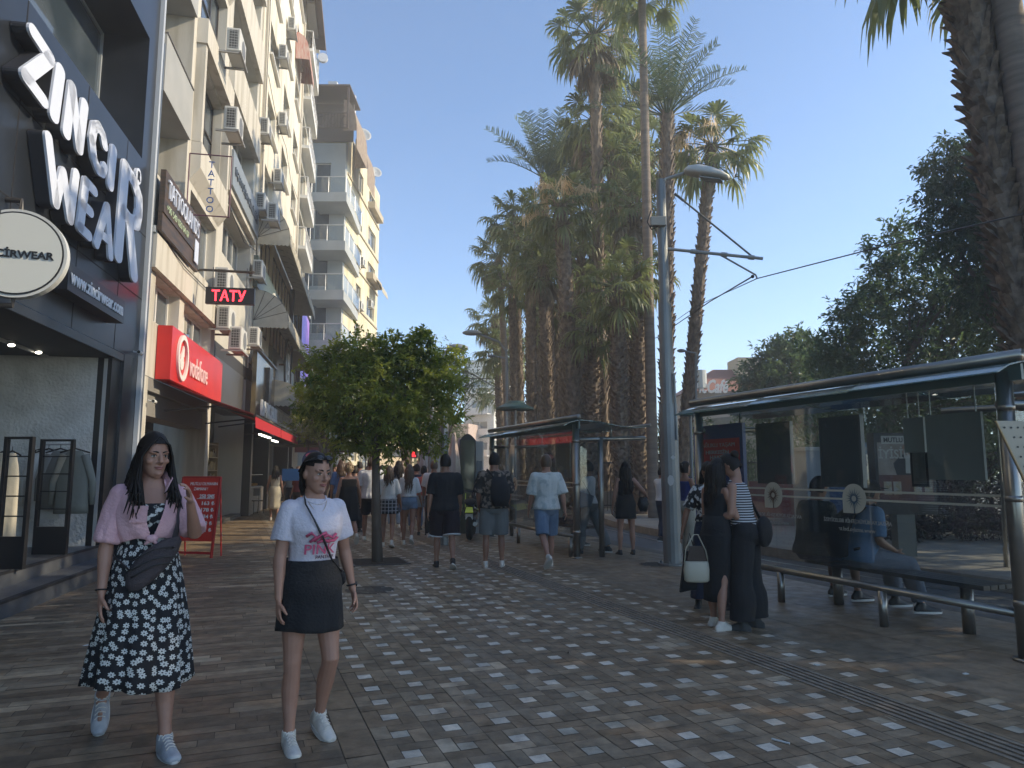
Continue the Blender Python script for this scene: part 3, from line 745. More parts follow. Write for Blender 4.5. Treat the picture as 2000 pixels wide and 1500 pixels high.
# ---------------------------------------------------------------- C: ribbon-window building
C_ = building('pale grey building with ribbon windows and a dark recessed ground floor', 19.5)
wins = [(19.6, 24.2, z, z+1.55) for z in (7.55, 10.75, 13.6, 16.5, 19.4, 22.3)]
wall = FX(); wall_cells(wall, 19.003, 24.6, 5.0, 27, wins, -.05, .5); wall.quad((24.6, -.05, 0), (24.6, -3, 0), (24.6, -3, 27), (24.6, -.05, 27)); wall.build('wall', mat('pale_wall', (.44, .42, .37), .8, c2=(.52, .50, .44), sc=1.1, stretch=(1, 1, .4)), C_)
for i, (a, b, c, d) in enumerate(wins): window(C_, a, b, c, d, -.45, n=5, blind=.45 if i % 2 else None)
sp = FX()
for z in (9.25, 12.2, 15.15, 18.1, 21): sp.box(19.3, 24.3, -.045, .12, z, z+1.3)
build_split(sp, 'spandrel', CR, C_)
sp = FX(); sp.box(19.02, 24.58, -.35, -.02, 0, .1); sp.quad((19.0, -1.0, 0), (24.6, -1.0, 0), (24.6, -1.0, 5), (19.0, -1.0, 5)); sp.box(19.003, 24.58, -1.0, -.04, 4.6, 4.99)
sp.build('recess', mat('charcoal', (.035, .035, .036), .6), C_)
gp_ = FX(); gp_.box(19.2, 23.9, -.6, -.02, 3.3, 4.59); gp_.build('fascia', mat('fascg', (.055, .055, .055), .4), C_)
sb = thing('lettered_sign', 'pale blue-grey lettered sign panel between the ribbon windows', 'sign', W(19.5, .3, 9.5), FROT)
mb = FX(); mb.box(19.35, 24.2, .124, .19, 9.42, 10.45); mb.build('panel', mat('bluegrey', (.22, .25, .28), .5), sb)
text_mb('UÇAN DİŞ POLİKLİNİĞİ', FT, (0, 0, 1), W(19.6, .195, 9.75), w=4.2, h=.38, ext=.03).build('lettering', mat('dkb', (.08, .1, .13)), sb)
# ---------------------------------------------------------------- D: long cream apartment block with café below
D = building('tall cream apartment block with many windows above the green café front', 26)
DC = mat('cream_block', (.50, .455, .37), .85, c2=(.67, .62, .52), sc=1.2, bump=.1, bsc=30, stretch=(1.6, 1.6, .2), ramp=(.34, .5))  # paler cream with vertical stain streaks
wins = []
for k in range(7):
    z = 11.75+2.9*k
    for s in (26.3, 30.9, 35.2): wins.append((s, s+2.3, z, z+1.35))
    wins.append((39.4, 42.6, z-.5, z+1.5))
wall = FX(); wall_cells(wall, 24.62, 44, 5.2, 30, wins, .0, .22)
wall.quad((24.62, 0, 5), (24.62, -3, 5), (24.62, -3, 30), (24.62, 0, 30)); wall.quad((44, 0, 0), (44, -6, 0), (44, -6, 30), (44, 0, 30)); wall.build('wall', DC, D)
for i, (a, b, c, d) in enumerate(wins): window(D, a, b, c, d, -.16, n=2, blind=[None, .3, None, None, .6][i % 5])
sl_ = FX()
for (a, b, c, d) in wins:
    if a < 39: sl_.box(a-.1, b+.1, .003, .14, c-.09, c-.003)
build_split(sl_, 'sill', WFR, D)
for k in range(7):
    z = 10.9+2.9*k; mb = FX(); mb.box(38.6, 43.6, .004, .5, z-.18, z); mb.box(38.6, 43.6, .45, .5, z+.002, z+.25)
    bq = mb.build('balcony', mat('whitebal', (.62, .62, .60), .6), D)
    mb = FX()
    for j in range(8): mb.tube([(38.65+j*.7, 0.48, z+.25), (38.65+j*.7, 0.48, z+1.05)], .02, 5)
    mb.tube([(38.62, 0.48, z+1.05), (43.6, 0.48, z+1.05)], .03, 6); mb.tube([(38.62, .02, z+1.05), (38.62, 0.48, z+1.05)], .03, 6)
    mb.build('railing', mat('railw', (.6, .6, .6), .4, .4), bq)
# café front: dark green panels, black piers
cf = FX(); cf.box(24.66, 38.4, .004, .16, 7.9, 9.0); cf.box(29.4, 38.4, .004, .16, 5.25, 6.6); build_split(cf, 'green_fascia', mat('greenp', (.075, .105, .095), .45), D)
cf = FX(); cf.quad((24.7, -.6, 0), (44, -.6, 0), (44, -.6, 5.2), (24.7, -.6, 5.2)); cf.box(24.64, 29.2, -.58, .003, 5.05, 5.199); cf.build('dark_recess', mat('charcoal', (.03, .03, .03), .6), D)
cf = FX()
for s in (24.7, 29.2, 36.5, 38.45): cf.box(s, s+.35, -.5, .2, 0, 10.8 if s > 36 else 3.4)
build_split(cf, 'pier', mat('black', (.012, .012, .014)), D)
for z0, z1 in ((6.62, 7.88), (9.02, 10.4)):
    for s in (25.2, 29.6, 33): window(D, s, s+3.2, z0, z1, .03, n=3, fr=DFR)
STR = mat('awn_cream', (.44, .41, .33), .85, c2=(.38, .35, .28), sc=4)
a1 = thing('awning', 'upper curved cream awning with scalloped edge above the café', 'awning', W(25, 0, 10), FROT, 'cream café awnings')
awning(a1, 25.0, 38.0, 1.15, 11.0, 9.75, STR, .22, None, 1, 1)
a2 = thing('awning', 'middle curved cream awning with scalloped edge below the green fascia', 'awning', W(25, 0, 7), FROT, 'cream café awnings')
awning(a2, 25.0, 38.0, 1.2, 7.85, 6.75, STR, .22, None, 1, 1)
a3 = thing('awning', 'lowest cream awning with zigzag edge beneath the round logo', 'awning', W(29, 0, 5), FROT, 'cream café awnings')
awning(a3, 29.3, 38.2, 1.5, 5.2, 4.35, STR, .2, None, 1, 1)
mb = FX()
for t_, s0, s1, o1, zt, zb in ((a1, 25, 38, 1.15, 11, 9.75), (a2, 25, 38, 1.2, 7.85, 6.75)):
    mb = FX()
    for s in [s0+i*.9 for i in range(int((s1-s0)/.9)+1)]:
        pts = [(s, .03+(o1-.03)*sin(f*pi/10)*1.006+.006, zb+(zt-zb)*cos(f*pi/10)+.006) for f in range(6)]; mb.tube(pts, .012, 4)
    for f in range(1, 5):
        a_ = f*pi/10; mb.tube([(s0-.015, .03, zb), (s0-.015, .03+(o1-.03)*sin(a_), zb+(zt-zb)*cos(a_))], .012, 4)
    mb.build('seam', mat('seam', (.06, .055, .05), .7), t_)
cw = thing('sign_letters', 'small white raised letters on the upper green fascia', 'sign', W(28.7, .2, 8.4), FROT)
text_mb('COWORKING', FT, (0, 0, 1), W(28.6, .165, 8.2), w=5.2, h=.5, ext=.06, bold=.02).build('lettering', mat('lettw2', (.7, .7, .66)), cw)
lg = thing('round_sign', 'round black and white logo sign on edge above the lowest cream awning', 'sign', W(31, .5, 6), FROT)
c = W(30.9, .55, 6.05); mb = MB(); mb.disc(c, FN, .9, .08, 36, ry=1.15); mb.build('face', mat('black', (.012, .012, .014)), lg)
mb = MB(M=None)
for r0, r1 in ((.82, .74), (.60, .54)):
    R0 = [c+FN*.085+FT*cos(2*pi*j/36)*r0+V((0, 0, 1.27*sin(2*pi*j/36)*r0)) for j in range(36)]; R1 = [c+FN*.085+FT*cos(2*pi*j/36)*r1+V((0, 0, 1.27*sin(2*pi*j/36)*r1)) for j in range(36)]
    mb.rings([R0, R1], False)
mb.build('ring', mat('ringw2', (.6, .6, .58)), lg)
text_mb('B', FT, (0, 0, 1), c+FN*.09, h=.9, ext=.02, align='C', bold=.02).build('lettering', mat('ringw2', (.6, .6, .58)), lg)
mb = MB(); mb.tube([c-FN*.3, c], .04, 6); mb.build('bracket', DFR, lg)
# gold panel sign
gs = thing('lettered_sign', 'dull gold projecting panel with upright white letters over the bakery', 'sign', W(24.2, .3, 4.5), FROT)
mb = FX(); mb.box(24.1, 29.0, .203, .35, 3.35, 5.55); mb.build('panel', mat('goldp', (.055, .052, .038), .14, .55, c2=(.24, .17, .07), sc=.8, ramp=(.5, .62)), gs)
mb = FX(); mb.box(24.05, 29.05, .202, .42, 5.553, 5.62); mb.box(26.5, 27.2, .353, .46, 3.95, 5.3); mb.build('trim', mat('black', (.012, .012, .014)), gs)
text_mb('BARCELLI', FT, (0, 0, 1), W(24.5, .46, 3.38), w=4.2, h=.55, ext=.06, bold=.03).build('lettering', mat('ringw2', (.6, .6, .58)), gs)
a5 = thing('awning', 'dark red awning with a sunlit patch over the bakery', 'awning', W(24.6, 0, 3.3), FROT)
awning(a5, 19.6, 24.5, 1.7, 3.25, 2.66, RA, .26, RAV)
a6 = thing('awning', 'flat pale awning reaching far out over the café tables', 'awning', W(29, 0, 3), FROT)
awning(a6, 25.5, 36, 2.9, 3.2, 2.62, mat('awn_pale', (.36, .35, .30), .8), .12)
cs = thing('sign_letters', 'pale letters along the green rail above the pale awning', 'sign', W(30, .3, 3.6), FROT)
text_mb("TONY'S COFFEE & MORE", FT, (0, 0, 1), W(30.2, .3, 3.62), w=7.6, h=.45, ext=.05).build('lettering', mat('cofl', (.42, .40, .34)), cs)
mb = FX(); mb.box(30.0, 38.2, .204, .28, 3.5, 4.2); mb.build('backing', mat('greenp', (.075, .105, .095)), cs)
# LED screen
ls = thing('led_screen', 'tall glowing violet advertising screen on the building corner', 'screen', W(39, .6, 9), FROT)
mb = FX(); mb.box(39.0, 43.9, .26, .42, 5.2, 10.6); mb.build('case', mat('black', (.012, .012, .014)), ls)
mb = FX(); mb.quad((39.05, .425, 5.25), (43.85, .425, 5.25), (43.85, .425, 10.55), (39.05, .425, 10.55))
mb.build('display', mat('ledviolet', (.10, .09, .42), .4, c2=(.35, .18, .45), sc=.5, emit=.35), ls)
# roof awnings of D at the skyline
for (s, z, lab, m_) in ((36.0, 27.4, 'brown grey roof awning with wavy edge at the very top of the cream block', mat('awn_brown', (.20, .15, .12), .85)), (34.5, 22.6, 'small red and white striped awning on the cream block', mat('awn_rw', (.45, .16, .12), .85, c2=(.55, .45, .4), sc=8, stretch=(4, 4, .3)))):
    t = thing('awning', lab, 'awning', W(s, 0, z), FROT)
    awning(t, s, s+(6 if z > 25 else 3.0), 1.0 if z > 25 else .7, z+1.1, z, m_, .3, None, 1, 1)
# ---------------------------------------------------------------- air conditioners
ACW = mat('ac_white', (.55, .54, .50), .5)
def make_ac(lab, s, o, z):
    t = thing('air_conditioner', lab, 'air conditioner', W(s, o, z), FROT, 'air conditioners on the cream facades')
    MATX[t.name] = Matrix.Identity(4)
    mb = MB(); mb.box(-.42, .42, -.38, -.06, .0, .6); mb.build('case', ACW, t, bevel=.02)
    mb = MB(); mb.box(-.424, -.42, -.33, -.12, .06, .54); mb.build('vent', mat('acdark', (.05, .05, .048), .6), t)
    mb = MB()
    for k in range(7): mb.box(-.43, -.4245, -.34, -.1, .08+k*.07, .093+k*.07)
    for k in range(4): mb.box(-.431, -.4248, -.31+k*.06, -.302+k*.06, .06, .54)
    mb.build('grille', mat('acgr', (.36, .36, .34), .5), t)
    mb = MB(); mb.disc((.08, -.382, .3), (0, -1, 0), .23, .004, 20); mb.build('fan', mat('acfan', (.16, .16, .155), .5), t)
    mb = MB(); mb.box(-.4, -.35, -.42, .12, -.05, -.003); mb.box(.35, .4, -.42, .12, -.05, -.003); mb.box(-.5, .5, -.43, -.38, -.06, -.02)
    build_split(mb, 'bracket', mat('acbr', (.3, .29, .27), .5), t)
    MATX[t.name] = Matrix.Translation(W(s, o, z)) @ Matrix.Rotation(FROT, 4, 'Z')
    return t
ACS = [(460, 95, .35, 'air conditioner at the top left beside the second bay window'), (455, 245, .35, 'air conditioner above the pale blue-grey sign panel'),
       (517, 255, .0, 'air conditioner left of the drainpipe, second from the top'), (510, 400, .0, 'air conditioner just above the upper curved awning'),
       (505, 530, .0, 'big air conditioner between the two curved awnings'), (437, 552, .1, 'air conditioner half hidden behind the red letter board'),
       (440, 625, .1, 'sunlit air conditioner just under the red letter board'), (463, 665, .4, 'large gridded air conditioner over the charcoal recess'),
       (497, 660, .1, 'gridded air conditioner left of the middle curved awning'), (570, 55, .0, 'air conditioner highest on the cream block'),
       (553, 110, .0, 'rusty air conditioner on the cream block under the highest one'), (552, 240, .0, 'small air conditioner between two windows of the cream block'),
       (543, 350, .0, 'air conditioner in the shadow above the café side windows'), (533, 420, .5, 'air conditioner with folded clothes rack near the upper awning')]
ac0 = None
for px, py, o, lab in ACS:
    s, z = FS(px, py, o+.2)
    if ac0 is None: ac0 = make_ac(lab, s, o, z-.3); continue
    c = copy_tree(ac0); c.location = W(s, o, z-.3); c['label'] = lab
ac0.location = ac0.location
# downpipe on D
dp = FX(); dp.tube([(25.1, .08, 5), (25.1, .08, 30)], .06, 8); dp.tube([(38.2, .08, 11), (38.2, .08, 30)], .05, 8); build_split(dp, 'downpipe', CR, D)
# ---------------------------------------------------------------- E: corner block with glass balconies
E_ = thing('apartment_building', 'yellowish apartment block with glass-railed balconies painted shade grey at its corner', 'building', (-12, 47, 0))
M2 = Matrix(((0, 1, 0, -11.5), (1, 0, 0, 47.5), (0, 0, 1, 0), (0, 0, 0, 1)))   # s=+Y, o=+X
M3 = Matrix(((1, 0, 0, -16.5), (0, -1, 0, 47.0), (0, 0, 1, 0), (0, 0, 0, 1)))  # s=+X, o=-Y
YE = mat('yellow_wall', (.55, .47, .31), .85, c2=(.72, .66, .49), sc=1.0, bump=.1, stretch=(1, 1, .4))
GE = mat('shade_grey_wall', (.36, .38, .38), .8, c2=(.42, .44, .44), sc=.8)  # shade of the camera-facing wall and balconies put into the colour
wins = []
for k in range(8):
    z = 2.9*k+2.2
    for s, w_ in ((3.6, 1.7), (7.6, 3.0)): wins.append((s, s+w_, z, z+1.5))
mb = MB(M2); wall_cells(mb, 0, 12, 0, 25.3, wins, 0, .2); mb.quad((12, 0, 0), (12, -5, 0), (12, -5, 25.3), (12, 0, 25.3)); mb.quad((0, 0, 25.3), (12, 0, 25.3), (12, -5, 25.3), (0, -5, 25.3)); mb.build('side_wall', YE, E_)
for i, (a, b, c, d) in enumerate(wins): window(E_, a, b, c, d, -.14, M2, n=2, blind=[None, .4, .2][i % 3])
mb = MB(M2)
for k in range(8): mb.box(.1, 11.9, .003, .09, 2.9*k+1.8, 2.9*k+1.92)
for k in range(8): mb.box(7.2, 11.0, .004, .55, 2.9*k+2.1, 2.9*k+2.6) if k % 2 else None
mb.build('band', mat('band_y', (.42, .36, .26), .8), E_)
w3 = [(1.9, 4.0, 4.1+3.27*k, 6.3+3.27*k) for k in range(6)]
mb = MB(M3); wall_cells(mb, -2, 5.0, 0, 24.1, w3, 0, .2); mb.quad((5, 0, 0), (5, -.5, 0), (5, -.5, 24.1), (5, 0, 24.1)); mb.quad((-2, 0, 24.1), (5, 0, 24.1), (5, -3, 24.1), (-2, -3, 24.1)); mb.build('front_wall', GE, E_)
for (a, b, c, d) in w3: window(E_, a, b, c, d, -.14, M3, n=2, name='balcony_door')
mb = MB(M3)
for k in range(12): mb.box(-.4, 1.3, .003, .06, 1.5+k*1.9, 1.56+k*1.9)
mb.tube([(1.55, .08, 0), (1.55, .08, 24)], .06, 8); mb.build('pipework', mat('pipew', (.5, .52, .52), .5), E_)
GL = glassmat('rail_glass', (.75, .82, .84), .28, .05, (.3, .34, .36))
for k in range(7):
    z = 18.95-3.27*(k-0)+.0
    if k == 6: z = 18.95+3.27
    if z < 1: continue
    if k == 6: continue
    mb = MB(); pl = [(-13.15, 44.6), (-10.8, 44.6), (-11.48, 51.0), (-11.48, 47.01), (-13.15, 46.98)]
    mb.prism([(x, y, z) for x, y in [(-13.15, 44.6), (-10.8, 44.6), (-10.95, 47.0), (-13.15, 46.98)]], (0, 0, .62))
    mb.prism([(x, y, z) for x, y in [(-10.95, 47.003), (-11.3, 51.2), (-11.49, 51.2), (-11.49, 47.003)]], (0, 0, .62))
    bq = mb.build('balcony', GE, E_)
    mb = MB(); ps_ = [V((-13.1, 44.65, 0)), V((-12.0, 44.65, 0)), V((-10.85, 44.65, 0)), V((-10.92, 46.2, 0)), V((-11.0, 48, 0)), V((-11.2, 51.1, 0))]
    for p in ps_: mb.tube([(p.x, p.y, z+.62), (p.x, p.y, z+1.72)], .025, 6)
    for a, b in zip(ps_, ps_[1:]): mb.tube([(a.x, a.y, z+1.7), (b.x, b.y, z+1.7)], .03, 6)
    mb.build('railing', mat('railw', (.6, .6, .6)), bq)
    mb = MB()
    for a, b in zip(ps_, ps_[1:]): mb.quad((a.x, a.y, z+.66), (b.x, b.y, z+.66), (b.x, b.y, z+1.66), (a.x, a.y, z+1.66))
    mb.build('glass', GL, bq)
    mb = MB(); mb.disc((-12.0, 45.8, z-.02), (0, 0, 1), .15, .018, 14); mb.build('ceiling_lamp', mat('lampo', (.3, .28, .24)), bq)
# roof terrace
mb = MB(); IR = mat('iron', (.09, .065, .05), .5)
for x in (-15.5, -13.2, -11.0):
    mb.box(x, x+.12, 44.8, 44.92, 24.1, 27.0)
mb.box(-15.6, -10.8, 44.7, 48, 27.0, 27.12)
for i in range(22): mb.box(-15.4+i*.21, -15.37+i*.21, 44.84, 44.87, 24.15, 25.15)
mb.box(-15.5, -10.9, 44.83, 44.88, 25.15, 25.2); mb.box(-15.5, -10.9, 44.83, 44.88, 24.1, 24.15)
for i in range(6):
    c = V((-15.1+i*.8, 44.86, 24.65)); mb.tube([c+V((.22*cos(t), 0, .3*sin(t))) for t in [2*pi*k/12 for k in range(13)]], .02, 4)
mb.build('terrace_pavilion', IR, E_)
mb = MB(); mb.box(-15.5, -11, 46.9, 47.0, 24.15, 26.9); mb.build('terrace_wall', mat('darkw', (.15, .12, .10)), E_)
for i, (y0, y1, z, lab) in enumerate(((45.2, 48.6, 22.9, 'brown roof awning hanging at the corner of the balconied block'), (48.9, 51.6, 21.9, 'second brown awning below and behind the corner one'))):
    t = thing('awning', lab, 'awning', (-11, y0, z)); mb = MB(); n_ = 8
    P_ = [(-11.3+.9*sin(k/n_*pi/2), z+1.2+2.2*cos(k/n_*pi/2)) for k in range(n_+1)]+[(-10.38, z)]
    for k in range(len(P_)-1):
        mb.quad((P_[k][0], y0, P_[k][1]), (P_[k][0], y1, P_[k][1]), (P_[k+1][0], y1, P_[k+1][1]), (P_[k+1][0], y0, P_[k+1][1]))
    mb.add([(-11.3, y0, z+1.2)]+[(p[0], y0, p[1]) for p in P_[:-1]], [tuple(range(n_+2))])
    q = mb.build('canopy', mat('awn_brown2', (.22, .16, .12), .85, c2=(.30, .24, .18), sc=3), t, fix=False); sd = q.modifiers.new('t', 'SOLIDIFY'); sd.thickness = .02
# antennas and dishes
an = thing('antenna_mast', 'cluster of white phone antennas on the roof above the iron terrace', 'antenna', (-14, 45.6, 27.1))
mb = MB()
for x, h in ((-14.6, 1.6), (-14.2, 2.1), (-13.7, 1.7), (-13.2, 2.3)): mb.tube([(x, 45.6, 27.12), (x, 45.6, 27.1+h)], .035, 6)
mb.build('mast', mat('mastg', (.35, .36, .38)), an)
mb = MB()
for x, h in ((-14.6, 1.5), (-14.2, 1.7), (-13.2, 1.9)): mb.cbox((x-.1, 45.55, 27.1+h-.2), (.17, .12, 1.3))
mb.disc((-12.9, 45.5, 29.4), (.2, -1, .1), .34, .2, 18); mb.cbox((-12.4, 46.5, 27.7), (.6, .4, 1.1)); mb.cbox((-11.4, 48.5, 27.6), (.25, .25, 1.6)); mb.build('antenna_panel', mat('antw', (.6, .6, .6)), an)
for (x, y, z, r, lab) in ((-11.0, 50.0, 26.1, .55, 'grey satellite dish on the roof edge beside the brown awnings'), (-11.3, 56.2, 25.9, .5, 'white satellite dish on the roof edge of the yellowish block')):
    t = thing('satellite_dish', lab, 'satellite dish', (x, y, z-.8)); mb = MB(); d = V((.5, -.85, .35)).normalized(); a = d.orthogonal().normalized(); b = d.cross(a); R = []
    for k in range(5):
        rr = r*k/4+.01; R.append([V((x, y, z))+a*cos(2*pi*j/20)*rr+b*sin(2*pi*j/20)*rr+d*(.18*(k/4)**2) for j in range(20)])
    mb.rings(R, False); q = mb.build('dish', mat('dishg', (.42, .43, .43), .5), t, True, fix=False); q.modifiers.new('t', 'SOLIDIFY').thickness = .02
    mb = MB(); mb.tube([(x, y, z), (x, y, z-.9)], .03, 6); mb.build('stand', mat('mastg', (.35, .36, .38)), t)
# small awning and air conditioners on the yellow side
t = thing('awning', 'small pale striped awning halfway up the yellowish block', 'awning', (-11.4, 56, 16)); mb = MB()
for k in range(6):
    a0_, a1_ = k/6*pi/2, (k+1)/6*pi/2
    mb.quad((-11.45+1.0*sin(a0_), 56, 15.8+1.2*cos(a0_)), (-11.45+1.0*sin(a0_), 58.6, 15.8+1.2*cos(a0_)), (-11.45+1.0*sin(a1_), 58.6, 15.8+1.2*cos(a1_)), (-11.45+1.0*sin(a1_), 56, 15.8+1.2*cos(a1_)))
mb.build('canopy', STR, t, fix=False).modifiers.new('t', 'SOLIDIFY').thickness = .02
for (y, z, lab) in ((52.5, 9.9, 'air conditioner beside the lowest visible balcony'), (55.6, 14.4, 'air conditioner under the small striped awning'), (51.9, 13.4, 'air conditioner beside the third glass balcony'), (52.1, 16.8, 'air conditioner beside the second glass balcony')):
    c = copy_tree(ac0); c.location = (-11.5, y, z); c.rotation_euler.z = pi/2; c['label'] = lab
# ---------------------------------------------------------------- low arcade and far blocks
def far_block(lab, x0, y0, x1, y1, h, m, wm, ws=1.6, fl=3.0, zb=3.4, depth=6, bal=False):
    """block whose street face runs from (x0,y0) to (x1,y1)"""
    a, b = V((x0, y0, 0)), V((x1, y1, 0)); d = (b-a).normalized(); L = (b-a).length; nn = V((d.y, -d.x, 0))
    if nn.x < 0 and nn.y < 0 and abs(d.x) < .5: nn = -nn
    t = thing('apartment_building', lab, 'building', a)
    Mx = Matrix(((d.x, nn.x, 0, a.x), (d.y, nn.y, 0, a.y), (0, 0, 1, 0), (0, 0, 0, 1)))
    n_ = max(1, int(L/(ws*1.9))); st = L/n_; ws_ = []
    for k in range(int((h-zb)/fl)):
        for i in range(n_): ws_.append((st*i+st*.25, st*i+st*.78, zb+k*fl+.7, zb+k*fl+2.2))
    mb = MB(Mx); wall_cells(mb, 0, L, 0, h, ws_, 0, .2)
    mb.quad((0, 0, 0), (0, -depth, 0), (0, -depth, h), (0, 0, h)); mb.quad((L, 0, 0), (L, -depth, 0), (L, -depth, h), (L, 0, h)); mb.quad((0, 0, h), (L, 0, h), (L, -depth, h), (0, -depth, h))
    mb.build('wall', m, t)
    for q in ws_[:90]: window(t, *q, -.15, Mx, n=2, fr=WFR)
    if bal:
        for k in range(int((h-zb)/fl)):
            mb = MB(Mx); z = zb+k*fl+.3; mb.box(L*.1, L*.9, .004, 1.0, z-.15, z); mb.box(L*.1, L*.9, .95, 1.0, z+.002, z+.8); mb.build('balcony', wm, t)
    return t, Mx
far_block('two-storey shop row half hidden behind the orange tree', -12.4, 60, -11.5, 84, 8.5, mat('ochre', (.42, .33, .2), .8, c2=(.5, .4, .26), sc=1), WFR)
far_block('ochre shop row with yellow walls further down the street', -11.3, 85, -9.2, 112, 11, mat('yel2', (.6, .45, .16), .8, c2=(.45, .38, .28), sc=.6), WFR)
far_block('pale tower with white balconies at the end of the street', -7.0, 104, -2.6, 101.5, 17.6, mat('farwhite', (.62, .60, .54), .8, c2=(.7, .68, .62), sc=.5), WFR, bal=True)
far_block('low pink building left of the pale tower foot', -9.3, 99, -6.0, 98, 8.0, mat('pinkw', (.5, .38, .32), .8), WFR)
far_block('sunlit orange and white building behind the pale tower', -3.2, 120, 2.5, 112, 11.5, mat('oranw', (.55, .40, .28), .8, c2=(.65, .6, .52), sc=.4), WFR)
# curtain-like facade with striped panels next to the orange tree
t = thing('glass_facade', 'tall shop window with tan and blue vertical stripes', 'shop front', (-11.4, 45, 3)); mb = MB(); mb.box(-13.6, -11.3, 43.9, 44.3, 3.3, 6.6)
mb.build('panel', mat('stripf', (.45, .36, .22), .25, c2=(.12, .2, .24), sc=2.5, stretch=(3, 3, .08)), t)
t2 = thing('shop_sign', 'plain maroon sign board over the pavement stalls', 'sign', (-11.4, 42, 2.9)); mb = MB(); mb.box(-12.9, -9.8, 42.4, 42.6, 2.6, 3.35); mb.build('panel', mat('maroon', (.14, .018, .022), .5), t2)
mb = MB(); mb.box(-12.95, -9.75, 42.38, 42.62, 3.352, 3.40); mb.build('trim', DFR, t2)
for (x, y, w_, lab, m_) in ((-9.7, 34, 3.6, 'grey stall parasol beyond the pale awning', mat('par_grey', (.09, .10, .10), .8)), (-9.0, 44, 4.4, 'long grey canopy in the middle of the stalls', mat('par_grey2', (.12, .13, .13), .8)), (-8.6, 60, 4, 'small dark canopy far down among the stalls', mat('par_grey', (.09, .10, .10), .8))):
    t = thing('canopy', lab, 'canopy', (x, y, 0)); mb = MB(); z = 2.7
    mb.add([(x-w_/2, y-w_/2, z), (x+w_/2, y-w_/2, z), (x+w_/2, y+w_/2, z), (x-w_/2, y+w_/2, z), (x, y, z+.7)], [(0, 1, 4), (1, 2, 4), (2, 3, 4), (3, 0, 4)])
    mb.build('cover', m_, t, fix=False).modifiers.new('t', 'SOLIDIFY').thickness = .02
    mb = MB(); mb.tube([(x, y, 0), (x, y, z+.7)], .035, 8); mb.build('pole', DFR, t)
lr = thing('led_sign', 'red glowing strip sign far down among the stalls', 'sign', AT(800, 886, 40)); p0, p1 = AT(787, 884, 40), AT(812, 888, 40)
mb = MB(); mb.box(p0.x, p1.x, 40, 40.05, p1.z-.12, p0.z+.04); mb.build('display', mat('ledred2', (.9, .02, .03), emit=1.6), lr)
mb = MB(); mb.box(p0.x-.1, p1.x+.1, 40.06, 40.15, p1.z-.2, p0.z+.12); mb.build('case', DFR, lr)
# shop interior bits under the awnings: lit strips, goods, chair, mascot-free displays
for (s0, s1, z, lab) in ((21.2, 23.6, 2.55, 'long white strip light nearest under the bakery awning'), (24.2, 25.6, 2.5, 'short white strip light further under the bakery awning')):
    t = thing('strip_light', lab, 'lamp', W(s0, .9, z), FROT); mb = FX(); mb.box(s0, s1, .9, .96, z, z+.04); mb.build('tube', mat('striplit', (1, .95, .85), emit=3), t)
    mb = FX(); mb.box(s0-.05, s1+.05, .88, .98, z+.045, z+.08); mb.build('housing', DFR, t)
sh = thing('display_shelf', 'tall wood shelf of packed goods in the shop under the awning', 'shelf', W(21.5, -.8, 0), FROT)
mb = FX()
for k in range(6): mb.box(20.6, 23.4, -.95, -.6, .3+k*.4, .33+k*.4)
for s in (20.6, 23.36): mb.box(s, s+.04, -.96, -.6, .1, 2.4)
mb.build('frame', mat('shelfw', (.3, .22, .12), .5), sh)
mb = FX()
for k in range(5):
    s = 20.7
    while s < 23.2:
        w_ = random.uniform(.08, .16); mb.box(s, s+w_, -.9, -.65, .333+k*.4, .333+k*.4+random.uniform(.12, .3)); s += w_+.02
mb.build('goods', mat('goods', (.35, .25, .08), .5, c2=(.12, .08, .05), sc=4), sh)
bk = thing('display_counter', 'low bakery counter with bread behind glass', 'counter', W(27, -.5, 0), FROT)
mb = FX(); mb.box(25.3, 28.9, -.55, .1, 0, .9); mb.build('base', mat('cntr', (.12, .1, .085), .5), bk)
mb = FX(); mb.box(25.3, 28.9, -.5, .05, .903, .93); mb.box(25.3, 28.9, -.5, .05, 1.35, 1.38); mb.build('shelf', mat('trackg', (.3, .3, .3)), bk)
mb = FX()
for i in range(26): mb.ball((25.5+i*.13, -.2+random.uniform(-.1, .1), .99), (.06, .09, .05), 8, 6)
mb.build('bread', mat('bread', (.40, .22, .07), .7), bk)
def chair(c, rz, lab, m):
    t = thing('cafe_chair', lab, 'chair', c, rz); MATX[t.name] = Matrix.Identity(4)
    mb = MB(); mb.box(-.2, .2, -.2, .2, .44, .47); mb.build('seat', m, t)
    mb = MB(); mb.box(-.2, .2, .18, .21, .62, .88); mb.build('backrest', m, t)
    for x in (-.18, .18):
        mb = MB(); mb.tube([(x, -.18, 0), (x, -.17, .44)], .014, 6); mb.build('leg', m, t); mb = MB(); mb.tube([(x, .24, 0), (x, .19, .44), (x, .2, .88)], .014, 6); mb.build('leg', m, t)
    MATX[t.name] = Matrix.Translation(V(c)) @ Matrix.Rotation(rz, 4, 'Z')
chair(G(500, 1003), .8, 'dark café chair outside the bakery', DFR)
chair(G(548, 992), 2.2, 'dark café chair behind the woman in the pale dress', DFR)
t = thing('advert_sign', 'round blue ice cream sign under the pale awning', 'sign', AT(608, 905, 20)); c = AT(612, 900, 20)
mb = MB(); mb.disc(c, (0, -1, 0), .30, .06, 28); mb.build('face', mat('icb', (.035, .05, .13), .4), t)
mb = MB(); mb.box(c.x-.85, c.x-.38, c.y-.03, c.y+.05, c.z-.55, c.z-.22); mb.build('panel', mat('icb2', (.05, .17, .36), .4), t)
mb = MB(); mb.disc((c.x, c.y-.065, c.z+.15), (0, -1, 0), .2, .01, 16, ry=.08); mb.build('mark', mat('pinkm', (.6, .12, .2), .4), t)
